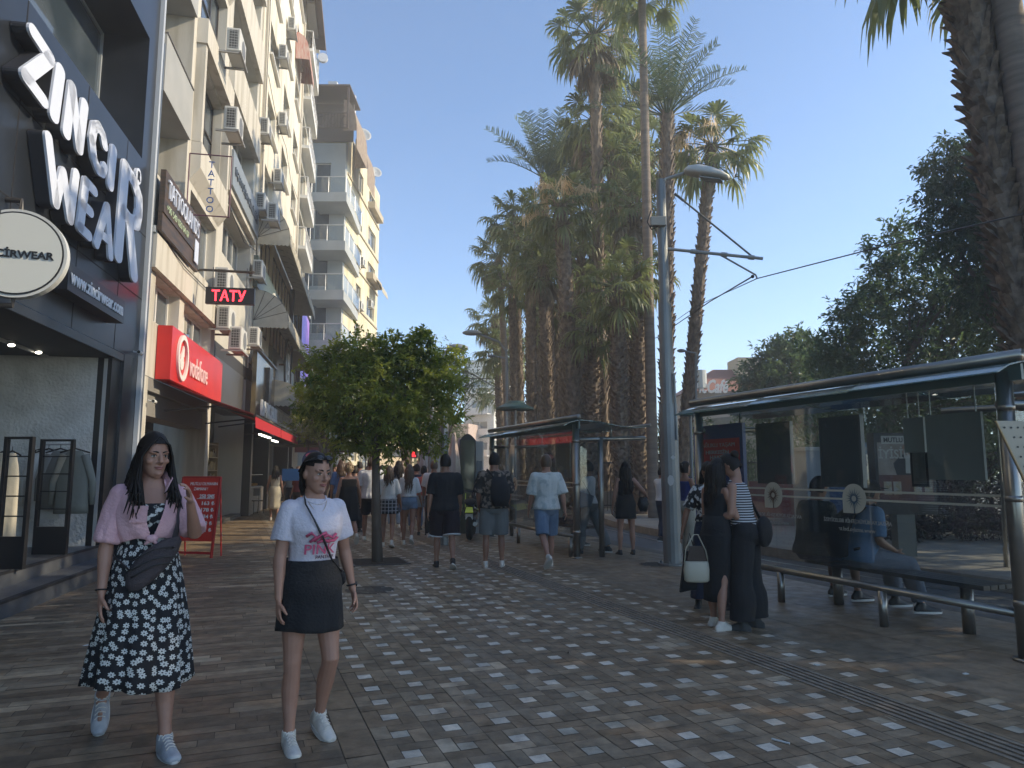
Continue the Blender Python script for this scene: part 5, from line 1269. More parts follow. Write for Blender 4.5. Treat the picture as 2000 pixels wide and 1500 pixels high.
text_mb('McCafé', (1, 0, 0), (0, 0, 1), AT(1353, 768, Y0-1.2), w=2.5, h=.95, ext=.06, bold=.03, shear=.3).build('sign_lettering', mat('ringw', (.72, .68, .62)), mc)
# ================================================================ trees
def trunk_of(par, pts, rs, m=BARK, name='trunk', n=10):
    mb = MB(); mb.tube(pts, rs, n); return mb.build(name, m, par, True)
def tree(lab, base, h, blobs, n, L, m, r=.12, seed=1, cat='tree', limbs=5, droop=0, wd=.38, group=None, name='broadleaf_tree', trh=.45):
    t = thing(name, lab, cat, base, 0, group); b = V(base); rnd = random.Random(seed); fork = b+V((rnd.uniform(-.1, .1), rnd.uniform(-.1, .1), h*trh))
    trunk_of(t, [b, b.lerp(fork, .5)+V((.04*rnd.uniform(-1, 1), 0, 0)), fork], [r*1.25, r, r*.85])
    mb = MB()
    for c, rr in sorted(blobs, key=lambda q: -q[1])[:limbs]:
        c = V(c); mid = fork.lerp(c, .5)+V((rnd.uniform(-.2, .2), rnd.uniform(-.2, .2), -.1)); mb.tube([fork-V((0, 0, .05)), mid, c], [r*.55, r*.35, r*.12], 7)
        for _ in range(3): e = c+V((rnd.gauss(0, 1), rnd.gauss(0, 1), rnd.gauss(0, .6)+.3)).normalized()*rr*.8; mb.tube([mid, mid.lerp(e, .6)+V((0, 0, .05)), e], [r*.2, r*.12, r*.05], 5)
    mb.build('limb', BARK, t, True)
    leafcloud('crown', t, blobs, n, L, m, seed, droop=droop, wd=wd); return t
# the orange tree in the paving
ob = G(737, 1098); od = ob.y; rnd = random.Random(3)
def OB(px, py, y=None): q = AT(px, py, y or od); return q
blobs = []
for px, py, r, dy in ((735, 725, .72, 0), (660, 740, .55, .2), (640, 790, .5, -.2), (810, 725, .62, .1), (860, 745, .42, .0), (855, 800, .42, .2), (720, 800, .7, -.4), (790, 810, .62, -.3), (760, 700, .55, .3), (700, 690, .42, 0), (820, 690, .34, 0), (690, 860, .42, .1), (760, 868, .45, -.1), (830, 855, .36, .1), (620, 715, .3, 0), (735, 760, .8, .6), (612, 810, .26, 0), (885, 700, .24, .1), (660, 840, .35, .4)):
    q = OB(px, py-6); blobs.append(((q.x, q.y+dy, q.z), r))
for _ in range(44):
    c, r = rnd.choice(blobs[:15]); d = V((rnd.gauss(0, 1), rnd.gauss(0, 1), rnd.gauss(0, .8))).normalized(); blobs.append((V(c)+d*r*1.0, .16))
t = tree('bushy orange tree growing from a square grate in the paving', (ob.x, ob.y, 0), 4, blobs, 24000, .10, LG1, .075, 4, limbs=8, droop=.25, wd=.42, name='orange_tree')
grd = thing('tree_grate', 'square dark soil pit around the orange tree trunk', 'tree grate', ob, PROT); MATX[grd.name] = Matrix.Translation(ob) @ Matrix.Rotation(PROT, 4, 'Z')
gb = MB(Matrix.Translation(V((ob.x, ob.y, 0))) @ Matrix.Rotation(PROT, 4, 'Z')); gb.box(-.42, .42, -.42, .42, .0065, .012); gb.build('soil', mat('soil', (.03, .022, .016), .95, c2=(.06, .045, .03), sc=20, bump=.8), grd)
gb = MB(Matrix.Translation(V((ob.x, ob.y, 0))) @ Matrix.Rotation(PROT, 4, 'Z'))
for u0, u1, v0, v1 in ((-.46, .46, -.46, -.42), (-.46, .46, .42, .46), (-.46, -.42, -.42, .42), (.42, .46, -.42, .42)): gb.box(u0, u1, v0, v1, .004, .016)
gb.build('frame', DFR, grd)
# street trees further down the left side
for (px, y_, zc, r, lab, sd_) in ((640, 24, 3.6, 1.2, 'small leafy tree behind the left side of the orange tree', 11), (800, 24, 3.4, 1.3, 'pale-stemmed street tree right behind the orange tree', 12), (790, 33, 4.4, 1.7, 'darker street tree among the stalls', 13), (870, 38, 6.2, 2.2, 'tall dark ivy-like tree behind the right edge of the orange tree', 14), (850, 50, 3.6, 2.0, 'hedge-like green tree beyond the parasols', 15)):
    x = AT(px, 900, y_).x; bl = []; rn = random.Random(sd_)
    for _ in range(9): bl.append(((x+rn.uniform(-.6, .6)*r, y_+rn.uniform(-.6, .6)*r, zc+rn.uniform(-.45, .6)*r), r*.6))
    tree(lab, (x, y_, 0), zc, bl, 6500, .16, LG1 if sd_ in (11, 12) else LG3, .15, sd_)
# big dark trees on the right, then unseen ones added off-frame to shade the street
def bigtree(lab, x, y_, zt, blobs_px, n, L, m, seed, r=.3, droop=.2):
    bl = []
    for px, py, rr, dy in blobs_px: q = AT(px, py, y_+dy); bl.append((q, rr*y_/FPX))
    tree(lab, (x, y_, 0), zt, bl, n, L, m, r, seed, limbs=8, droop=droop)
bigtree('rounded green tree behind the café roof', 15.5, 36, 6, [(1540, 690, 42, 0), (1500, 705, 38, 0), (1580, 680, 40, 1), (1475, 740, 42, 0), (1540, 745, 55, -1), (1610, 720, 50, 0), (1560, 655, 22, 0), (1520, 668, 20, 0), (1640, 740, 50, 1), (1500, 790, 60, 0), (1590, 800, 70, 0)], 15000, .30, LG3, 21)
bigtree('broad dark tree stepping up to the right above the near shelter', 13.5, 26, 8, [(1700, 620, 60, 0), (1650, 660, 50, 0), (1740, 560, 60, 1), (1770, 500, 50, 0), (1755, 450, 34, 0), (1690, 700, 70, 0), (1780, 640, 80, 1), (1840, 570, 80, 0), (1720, 520, 32, 0), (1640, 720, 50, 0), (1830, 700, 90, 0), (1630, 615, 18, 0), (1660, 600, 30, 0), (1600, 690, 45, 0), (1690, 570, 34, 0), (1900, 620, 90, 0), (1700, 480, 22, 0), (1650, 800, 75, 0), (1750, 800, 85, 0), (1850, 790, 90, 0), (1940, 780, 90, 0), (1700, 870, 70, 0), (1820, 880, 80, 0), (1930, 870, 80, 0)], 36000, .24, LG3, 22)
bigtree('highest dark tree reaching the right palm trunks', 16.5, 22, 9, [(1860, 330, 55, 0), (1830, 370, 45, 0), (1900, 300, 50, 0), (1880, 400, 70, 0), (1930, 360, 80, 0), (1860, 470, 75, 0), (1950, 470, 90, 0), (1930, 560, 90, 0), (2000, 420, 90, 0), (2020, 560, 100, 0), (1850, 280, 26, 0), (1810, 330, 20, 0), (1985, 680, 90, 0), (1800, 440, 22, 0)], 26000, .20, LG2, 23, .35, .5)
for i, (x, y_, z, r, lab) in enumerate(((16.5, 13.5, 8.0, 3.4, 'dense dark unseen tree added for shade beyond the right edge level with the near shelter'), (15.5, 7.5, 9.5, 3.8, 'dense dark unseen tree added for shade beyond the right edge beside the camera'), (17.5, 19, 9.2, 3.0, 'dense dark unseen tree added for shade just outside the right edge behind the shelter'), (17.0, 1.0, 10, 4.0, 'dense dark unseen tree added for shade beyond the right edge behind the camera'))):
    rn = random.Random(40+i); bl = [((x+rn.uniform(-.8, .8)*r, y_+rn.uniform(-.8, .8)*r, z+rn.uniform(-1.0, .75)*r), r*.55) for _ in range(18)]
    tree(lab, (x, y_, 0), z*.8, bl, 16000, .38, LG2, .35, 40+i)
# low greenery behind the grove and palms' undergrowth
und = []
rn = random.Random(77)
for i in range(40): und.append(((rn.uniform(3, 24), rn.uniform(31, 40), rn.uniform(.6, 3.2)), rn.uniform(.9, 1.5)))
for i in range(46): und.append(((8+i*.7, 44+rn.uniform(-2, 2), rn.uniform(.8, 3.6)), 1.8))
for i in range(14): und.append(((9+i*1.0, 19.5+rn.uniform(-1, 1), rn.uniform(.6, 2.2)), 1.1))
o = leafcloud('undergrowth', None, und, 42000, .24, LG2, 9); tag(o, 'dark leafy undergrowth filling the park behind the railing', 'undergrowth', kind='stuff')
# ================================================================ palms
FG = leafmat('palm_green', (.085, .11, .05), (.21, .235, .11), .42, .42, .6)
FGD = leafmat('date_green', (.08, .12, .07), (.17, .21, .12), .3, .4, .6)
FB = mat('palm_dead', (.20, .16, .105), .8, c2=(.29, .235, .16), sc=4)
FT_ = mat('palm_flower', (.50, .38, .22), .85, c2=(.62, .48, .3), sc=8)
BOOT = mat('palm_boot', (.11, .082, .060), .85, c2=(.25, .195, .145), sc=7, bump=.4)
SMT = mat('palm_smooth', (.15, .12, .095), .85, c2=(.23, .185, .145), sc=3, bump=.6, bsc=10, stretch=(.3, .3, 4))
def fan_leaf(mb, rnd, az, el, pet, R, droop=1.0):
    """petiole plus folded fan of drooping blades"""
    d = V((cos(az)*cos(el), sin(az)*cos(el), sin(el))); base = V((cos(az)*.12, sin(az)*.12, 0))
    tip = base+d*pet-V((0, 0, .12*pet*pet*(1 if el < .6 else .4)))
    mb.tube([base, base.lerp(tip, .5)+V((0, 0, .04)), tip], [.022, .016, .012], 4, caps=False)
    side = d.cross(V((0, 0, 1))); side = side.normalized() if side.length > .1 else V((cos(az+pi/2), sin(az+pi/2), 0)); up = side.cross(d)
    NB = 20
    for k in range(NB):
        a = (k/(NB-1)-.5)*radians(230); rr = R*(1-.28*abs(a)/2)*rnd.uniform(.85, 1.08)
        dr = d*cos(a)+side*sin(a)+up*.10*(1 if k % 2 else -1)
        p1 = tip+dr*rr*.5-V((0, 0, .04*rr)); p2 = tip+dr*rr*.80-V((0, 0, .22*rr*droop)); p3 = tip+dr*rr*.92-V((0, 0, .55*rr*droop))
        s_ = (V((0, 0, 1)).cross(dr)); s_ = s_.normalized() if s_.length > .05 else side; w1 = rr*.085; w2 = rr*.05
        i = len(mb.v); mb.v += [tip, p1+s_*w1, p1-s_*w1, p2+s_*w2, p2-s_*w2, p3]
        mb.f += [(i, i+1, i+2), (i+1, i+3, i+4, i+2), (i+3, i+5, i+4)]; mb.mi += [0]*3
def crown_mesh(seed, R=.60, n=31):
    rnd = random.Random(seed); mb = MB()
    for k in range(n):
        f = k/n; el = radians(80-135*f**.8+rnd.uniform(-8, 8)); fan_leaf(mb, rnd, k*2.399+rnd.uniform(-.2, .2), el, rnd.uniform(.6, .95), R*rnd.uniform(.85, 1.15), .7+.8*f)
    return mb.mesh('crown', False)
def dead_mesh(seed, n=14):
    rnd = random.Random(seed); mb = MB()
    for k in range(n): fan_leaf(mb, rnd, k*2.399, radians(rnd.uniform(-75, -50)), rnd.uniform(.5, .9), .5, 1.2)
    return mb.mesh('dead', False)
def flower_mesh(seed, n=5):
    rnd = random.Random(seed); mb = MB()
    for k in range(n):
        az = rnd.uniform(0, 6.28); e = V((cos(az)*1.35, sin(az)*1.35, rnd.uniform(-.3, .25))); pts = [V((0, 0, 0)), V((e.x*.5, e.y*.5, .35)), e]
        mb.tube(pts, .012, 4, caps=False)
        for j in range(60):
            f = rnd.uniform(.45, 1); q = pts[1].lerp(pts[2], (f-.45)/.55)+V((rnd.gauss(0, .09), rnd.gauss(0, .09), rnd.gauss(0, .05))); l_ = rnd.uniform(.15, .5); d = V((rnd.gauss(0, .12), rnd.gauss(0, .12), -l_))
            i = len(mb.v); mb.v += [q+V((.012, 0, 0)), q-V((.012, 0, 0)), q+d-V((.012, 0, 0)), q+d+V((.012, 0, 0))]; mb.f += [(i, i+1, i+2, i+3)]; mb.mi += [0]
    return mb.mesh('flower', False)
def boots_mesh(seed, H=10, r0=.30, r1=.24, per=46, L=.17, out=.09):
    rnd = random.Random(seed); mb = MB(); mb.tube([(0, 0, 0), (0, 0, H*.5), (0, 0, H)], [r0, (r0+r1)/2, r1], 14)
    N_ = int(H*per)
    for k in range(N_):
        z = H*k/N_; a = k*2.399+rnd.uniform(-.25, .25); r = r0+(r1-r0)*z/H; c = V((cos(a)*r, sin(a)*r, z)); rd = V((cos(a), sin(a), 0)); tg = V((-sin(a), cos(a), 0)); w_ = rnd.uniform(.06, .1); l_ = L*rnd.uniform(.6, 1.3); ou = out*rnd.uniform(.5, 1.5)
        tp_ = c+rd*ou+V((0, 0, l_)); i = len(mb.v)
        mb.v += [c-tg*w_-rd*.02, c+tg*w_-rd*.02, tp_+tg*w_*.55, tp_-tg*w_*.55, c-rd*.02+V((0, 0, l_*.8))]
        mb.f += [(i, i+1, i+2, i+3), (i+3, i+2, i+4), (i, i+3, i+4), (i+1, i+4, i+2)]; mb.mi += [0]*4
    return mb.mesh('trunk', False)
def smooth_mesh(H=10, r0=.19, r1=.13):
    mb = MB(); R = []; n_ = 60
    for k in range(n_+1): z = H*k/n_; r = (r0+(r1-r0)*k/n_)*(1+.025*sin(k*2.1)); R.append([V((cos(a)*r, sin(a)*r, z)) for a in [2*pi*j/14 for j in range(14)]])
    mb.rings(R); return mb.mesh('trunk', False)
def date_mesh(seed, n=30, L=2.9):
    rnd = random.Random(seed); mb = MB()
    for k in range(n):
        f = k/n; az = k*2.399; el = radians(86-62*f**.9+rnd.uniform(-6, 6)); l_ = L*rnd.uniform(.85, 1.1); hd = V((cos(az), sin(az), 0)); p = V((hd.x*.1, hd.y*.1, 0)); e = el; pts = [p.copy()]; S = 26
        for s in range(S): p = p+(hd*cos(e)+V((0, 0, sin(e))))*(l_/S); e -= radians(2.0 if s > 12 else .5)*(.6+.9*f); pts.append(p.copy())
        mb.tube(pts[::5]+[pts[-1]], [.03, .026, .02, .016, .01, .006, .004][:len(pts[::5])+1], 4, caps=False)
        for s in range(5, S+1):
            q = pts[s]; dd = (pts[s]-pts[s-1]).normalized(); sd_ = dd.cross(V((0, 0, 1))); sd_ = sd_.normalized() if sd_.length > .1 else V((-hd.y, hd.x, 0)); u_ = sd_.cross(dd); ll = .50*(1-((s-13)/18)**2)*rnd.uniform(.9, 1.1)
            for g_ in (-1, 1):
                for h_ in (0, .5) if s % 2 else (0,):
                    q2 = q+dd*(l_/S)*h_; ld = (sd_*g_*.9+dd*.42+u_*.3+V((rnd.gauss(0, .07), rnd.gauss(0, .07), rnd.gauss(0, .07)))).normalized(); tp_ = q2+ld*ll-V((0, 0, .05*ll)); w_ = dd*.016; i = len(mb.v)
                    mb.v += [q2-w_, q2+w_, q2+ld*ll*.55+w_*1.1, tp_, q2+ld*ll*.55-w_*1.1]; mb.f += [(i, i+1, i+2, i+3, i+4)]; mb.mi += [0]
    return mb.mesh('crown', False)
CROWN = [crown_mesh(s) for s in (1, 2, 3)]; CROWNS = [crown_mesh(9, .5, 24)]
for c in CROWN+CROWNS: c.materials.append(FG)
DEAD = [dead_mesh(s) for s in (4, 5)]; FLW = [flower_mesh(6, 5), flower_mesh(7, 8)]; DATE = [date_mesh(8), date_mesh(18, 22)]
for d in DEAD: d.materials.append(FB)
for d in FLW: d.materials.append(FT_)
for d in DATE: d.materials.append(FGD)
BT = [boots_mesh(11), boots_mesh(12, 10, .27, .22, 50)]; BT2 = boots_mesh(15, 10, .36, .31, 60, .2, .14); SM = smooth_mesh()
for b in BT+[BT2]: b.materials.append(BOOT)
SM.materials.append(SMT)
for m_ in BT+[BT2, SM]: pass
SM.polygons.foreach_set('use_smooth', [True]*len(SM.polygons))
def link_mesh(name, me, par, loc=(0, 0, 0), sc=(1, 1, 1), rot=(0, 0, 0)):
    o = bpy.data.objects.new(name, me); COL.objects.link(o); o.parent = par; o.location = loc; o.scale = sc; o.rotation_euler = rot; return o
def palm(lab, px, py, y_, pbx, kind='fan', sc=1.0, tr='boot', dead=True, flw=True, seed=0, tsc=1.0, pxb_y=None):
    """crown centre seen at (px, py), foot under pixel column pbx, both at depth y_"""
    top = AT(px, py, y_); base = V(((pbx-1000)/FPX*y_*1.0, y_, 0)); base.x = AT(pbx, 930, y_).x
    t = thing('fan_palm' if kind == 'fan' else 'date_palm', lab, 'palm tree', base, 0, 'palms of the grove'); d = top-base; H = d.length
    me = {'boot': BT[seed % 2], 'big': BT2, 'smooth': SM}[tr]
    R = d.to_track_quat('Z', 'Y').to_euler(); k = link_mesh('trunk', me, t, (0, 0, 0), (tsc, tsc, H/10), R)
    rnd = random.Random(seed+100); c = d+V((0, 0, 0)); rz = rnd.uniform(0, 6.28)
    if kind == 'fan':
        link_mesh('crown', rnd.choice(CROWN), t, c, (sc*.92,)*3, (rnd.uniform(-.1, .1), rnd.uniform(-.1, .1), rz))
        if dead and seed % 3: link_mesh('dead_fronds', rnd.choice(DEAD), t, c-V((0, 0, .25)), (sc*.9,)*3, (0, 0, rz))
        if flw and seed in (1, 3, 8, 22, 6): link_mesh('flower_stalks', FLW[seed % 2], t, c+V((0, 0, .1)), (sc*.95,)*3, (0, 0, rz+1))
    else: link_mesh('crown', DATE[seed % 2], t, c, (sc, sc, sc), (0, 0, rz))
    return t
PALMS = [
 ('tallest fan palm of the grove with a big tan flower head', 1160, 70, 29, 1180, 'fan', 1.75, 'boot', 1, 1, 1, .9),
 ('fan palm with a broad crown just under the tallest palm', 1165, 235, 31, 1160, 'fan', 1.6, 'boot', 1, 1, 2, 1),
 ('date palm with stiff upright feather fronds behind the lamp pole', 1303, 225, 24, 1300, 'date', .98, 'big', 0, 0, 2, .62),
 ('fan palm with a shaggy leaning trunk right of the lamp pole', 1390, 285, 26, 1322, 'fan', 1.5, 'boot', 1, 1, 3, .85),
 ('smooth thin-trunked palm whose crown is above the picture', 1253, -40, 23, 1275, 'fan', 1.4, 'smooth', 0, 0, 4, .98),
 ('feather-leaved date palm at the upper left of the grove', 1062, 345, 34, 1085, 'date', 1.2, 'boot', 0, 0, 3, .8),
 ('fan palm below the left date palm with its trunk lit by the sun', 1095, 400, 26, 1132, 'fan', 1.25, 'boot', 1, 1, 6, 1),
 ('fan palm between the two tall central palms', 1205, 330, 30, 1190, 'fan', 1.45, 'boot', 1, 1, 7, 1),
 ('fan palm with pale seed strings left of the smooth trunk', 1225, 215, 33, 1225, 'fan', 1.4, 'boot', 0, 1, 8, .8),
 ('fan palm at the left edge of the grove, upper crown', 1005, 430, 38, 1020, 'fan', 1.5, 'boot', 1, 1, 9, .9),
 ('fan palm at the left edge of the grove, middle crown', 975, 500, 40, 1000, 'fan', 1.55, 'smooth', 1, 1, 10, 1.2),
 ('fan palm at the left edge of the grove, lower crown', 968, 620, 44, 985, 'fan', 1.5, 'boot', 1, 0, 11, 1),
 ('low fan palm close above the far shelter roof', 985, 690, 42, 995, 'fan', 1.5, 'smooth', 1, 0, 12, 1.1),
 ('fan palm with a reddish trunk left of the central palms', 1060, 520, 28, 1078, 'fan', 1.15, 'boot', 1, 1, 13, .85),
 ('fan palm just right of the reddish trunk', 1035, 470, 34, 1040, 'fan', 1.35, 'boot', 1, 0, 14, .9),
 ('medium fan palm in the middle of the grove', 1135, 480, 30, 1120, 'fan', 1.3, 'boot', 0, 0, 15, .8),
 ('medium fan palm under the central crowns', 1180, 430, 34, 1170, 'fan', 1.4, 'boot', 1, 1, 16, 1.1),
 ('short bright fan palm spreading over the right of the far shelter', 1205, 560, 23, 1215, 'fan', 1.15, 'boot', 0, 0, 17, .95),
 ('short fan palm hidden between thick trunks', 1160, 640, 26, 1150, 'fan', 1.2, 'boot', 0, 0, 18, 1.1),
 ('short fan palm near the foot of the smooth trunk', 1245, 530, 25, 1250, 'fan', 1.15, 'boot', 0, 0, 20, .85),
 ('far small fan palm at the street end', 972, 760, 55, 975, 'fan', 1.6, 'smooth', 0, 0, 21, 1),
 ('fan palm tucked behind the date palm', 1265, 300, 32, 1262, 'fan', 1.4, 'boot', 1, 1, 22, .8),
 ('fan palm with hanging brown skirt at mid height', 1085, 600, 36, 1092, 'fan', 1.4, 'boot', 1, 1, 23, .9),
 ('slim fan palm between the left crowns', 1000, 560, 36, 1008, 'fan', 1.3, 'boot', 1, 0, 24, .7),
 ('thick-trunked palm directly left of the tram pole', 1240, 400, 27, 1243, 'fan', 1.35, 'boot', 1, 1, 25, .95),
 ('slim palm with a shaded crown left of the thick central trunk', 1120, 330, 36, 1105, 'fan', 1.45, 'smooth', 1, 1, 26, 1),
 ('mid-height fan palm filling the gap right of the reddish trunk', 1100, 500, 32, 1102, 'fan', 1.3, 'boot', 0, 0, 28, .8),
 ('mid-height fan palm behind the sunlit trunk', 1150, 560, 34, 1140, 'fan', 1.35, 'boot', 0, 0, 29, .9),
 ('fan palm crown at the back between the left date palm and the tallest palm', 1115, 300, 38, 1128, 'fan', 1.5, 'smooth', 0, 0, 31, 1),
 ('fan palm at the back of the grove at two-thirds height', 1050, 420, 40, 1060, 'fan', 1.6, 'boot', 0, 0, 32, .9),
 ('low far fan palm behind the path lamp', 1015, 700, 48, 1012, 'fan', 1.5, 'boot', 0, 0, 33, .9),
 ('fan palm crown level with the lamp head left of the pole', 1190, 290, 36, 1200, 'fan', 1.5, 'smooth', 0, 0, 34, 1),
]
for p in PALMS: palm(p[0], *p[1:7], p[6] if False else p[6], *p[7:]) if False else palm(p[0], p[1], p[2], p[3], p[4], p[5], p[6], p[7], p[8], p[9], p[10], p[11])
# the two close trunks at the right edge
def closepalm(lab, ptx, pty, pbx, pby, y_, tr, tsc, crown=True, seed=0, ext=3.2):
    top0 = AT(ptx, pty, y_); b0 = AT(pbx, pby, y_); dz = top0-b0; base = b0-dz*(b0.z/dz.z); top = top0+dz.normalized()*ext
    t = thing('fan_palm', lab, 'palm tree', base, 0, 'close palms at the right edge'); d = top-base; H = d.length
    link_mesh('trunk', {'big': BT2, 'smooth': SM}[tr], t, (0, 0, 0), (tsc, tsc, H/10), d.to_track_quat('Z', 'Y').to_euler())
    link_mesh('crown', CROWN[seed], t, d, (1.45,)*3, (0, 0, seed)); return t
closepalm('thick shaggy palm trunk leaning in from the right edge', 1892, 20, 1992, 560, 10.4, 'big', .84, seed=0, ext=2.05)
closepalm('smoother palm trunk crossing the top right corner', 1965, 0, 2010, 300, 10.0, 'smooth', 1.3, seed=1)
# ================================================================ street furniture beyond
t, a, b, zt = cbx('information_totem', 'dark glass information column with a rounded black top', 'totem', 899, 942, 1002, 852, 17.5, .5, None)
mb = MB(); x0, x1 = a.x, a.x+(b.x-a.x)*.62; mb.box(x0, x1, 17.5, 17.56, 0, zt-.1); mb.build('front_glass', mat('totemg', (.06, .07, .05), .08, c2=(.10, .11, .07), sc=.8, spec=1), t)
mb = MB(); mb.prism([V((x0-.03+(x1-x0+.06)*k/10, 17.48, zt-.1+.16*sin(pi*k/10))) for k in range(11)], (0, .35, 0)); mb.build('top_cap', mat('black', (.012, .012, .014)), t)
mb = MB(); mb.box(x0-.03, x0-.003, 17.49, 17.8, 0, zt-.1); mb.box(x1+.003, x1+.03, 17.49, 17.8, 0, zt-.1); mb.build('edge', mat('black', (.012, .012, .014)), t)
mb = MB(); mb.box(x1+.031, b.x, 17.6, 18.1, .0, zt-.12); mb.build('side_panel', mat('totems', (.42, .42, .40), .4), t)
mb = MB(); mb.box(x1+.05, b.x-.02, 17.585, 17.599, 1.25, 1.75); mb.build('screen', mat('totemscr', (.07, .09, .13), .2), t)
t, a, b, zt = cbx('blank_billboard', 'pale grey blank advertising panel with a dark top', 'advert panel', 830, 860, 990, 880, 21, .3, None)
mb = MB(); mb.box(a.x, b.x, 21, 21.2, .1, zt-.12); mb.build('face', mat('advg', (.33, .36, .36), .3), t); mb = MB(); mb.box(a.x-.02, b.x+.02, 20.98, 21.22, zt-.118, zt+.05); mb.box(a.x-.02, b.x+.02, 20.98, 21.22, 0, .098); mb.build('frame', mat('black', (.012, .012, .014)), t)
for px, pt, pbm, y_, lab in ((824, 868, 935, 19, 'closed pinkish parasol beside the blank panel'), (886, 845, 1000, 17, 'tall closed beige parasol beside the grey post'), (897, 855, 1000, 18, 'closed beige parasol touching the dark column')):
    t = thing('closed_parasol', lab, 'parasol', (AT(px, 900, y_).x, y_, 0)); x = AT(px, 900, y_).x; z1 = AT(px, pt, y_).z; z0 = .7; R = []
    for k in range(9):
        f = k/8; z = z1+(z0-z1)*f; r = .03+.13*min(1, f*2.2)-(.04*f); R.append([V((x+cos(a_)*r*(1+.22*cos(a_*6+f)), y_+sin(a_)*r*(1+.22*cos(a_*6+f)), z)) for a_ in [2*pi*j/24 for j in range(24)]])
    mb = MB(); mb.rings(R); mb.build('cover', mat('paras', (.36, .27, .24), .85, c2=(.44, .36, .31), sc=2), t, True)
    mb = MB(); mb.tube([(x, y_, 0), (x, y_, z0+.1)], .025, 8); mb.build('pole', ST, t)
# scooter seen from behind
def scooter():
    g = G(917, 1055); x, y_ = g.x, g.y; t = thing('motor_scooter', 'black motor scooter with bright yellow panels parked by the far shelter', 'scooter', g)
    mb = MB(); R = []
    for k in range(25):
        a = 2*pi*k/24; R.append([V((x+.06*cos(b_)*1.0, y_+.0, 0))*0+V((x+.07*cos(b_), y_+(.235+.07*sin(b_))*cos(a)*1.0, .305+(.235+.07*sin(b_))*sin(a))) for b_ in [2*pi*j/10 for j in range(10)]])
    mb.rings(R, False); wq = mb.build('wheel', mat('tyre', (.012, .012, .012), .8), t, True)
    mb = MB(); mb.tube([(x-.05, y_, .305), (x+.05, y_, .305)], .15, 16); mb.build('rim', mat('rimd', (.05, .05, .05), .3, .6), wq)
    wq2 = link_mesh('wheel', wq.data, t, (0, 1.25, 0)); 
    mb = MB(); mb.tube([(x, y_-.1, .62), (x, y_+.3, .60), (x, y_+.75, .45), (x, y_+1.1, .55), (x, y_+1.2, .9)], [(.10, .06), (.17, .14), (.15, .10), (.14, .14), (.1, .1)], 12, el=(0, 0, (1, 0, 0)))
    mb.build('body', mat('scb', (.010, .010, .012), .25, coat=.5), t, True)
    mb = MB(); mb.tube([(x, y_-.1, .78), (x, y_+.25, .84), (x, y_+.65, .80)], [(.09, .03), (.14, .06), (.12, .05)], 12, el=(0, 0, (1, 0, 0))); mb.build('saddle', mat('tyre', (.012, .012, .012)), t, True)
    mb = MB(); mb.tube([(x-.33, y_+1.05, 1.08), (x-.1, y_+1.12, 1.02), (x+.1, y_+1.12, 1.02), (x+.33, y_+1.05, 1.08)], .02, 8); mb.tube([(x, y_+1.25, .4), (x, y_+1.12, 1.02)], .03, 8); mb.build('handlebar', DFR, t)
    for s in (-1, 1):
        mb = MB(); mb.tube([(x+s*.26, y_+1.07, 1.06), (x+s*.3, y_+1.05, 1.24)], .008, 5); mb.ball((x+s*.3, y_+1.04, 1.28), (.075, .02, .05), 12, 8); mb.build('mirror', DFR, t)
    YL = mat('scy', (.55, .62, .05), .35)
    mb = MB()
    for s in (-1, 1): mb.prism([(x+s*.176, y_-.02, .66), (x+s*.19, y_+.3, .60), (x+s*.19, y_+.5, .72), (x+s*.176, y_+.1, .78)], (s*.006, 0, 0)); mb.prism([(x+s*.15, y_+1.0, .55), (x+s*.16, y_+1.2, .6), (x+s*.16, y_+1.15, .95), (x+s*.15, y_+1.05, .98)], (s*.02, 0, 0))
    mb.prism([(x-.09, y_-.28, .60), (x+.09, y_-.28, .60), (x+.07, y_-.12, .70), (x-.07, y_-.12, .70)], (0, 0, .02)); mb.build('yellow_panel', YL, t)
    mb = MB(); mb.cbox((x, y_-.2, .52), (.16, .02, .12)); mb.build('number_plate', mat('ringw2', (.6, .6, .58)), t)
    mb = MB(); mb.cbox((x, y_-.13, .68), (.14, .03, .05)); mb.build('tail_light', mat('taill', (.35, .02, .02), .3), t)
    mb = MB(); mb.tube([(x+.13, y_-.2, .36), (x+.13, y_+.35, .3)], .05, 10); mb.build('exhaust', ST, t)
scooter()

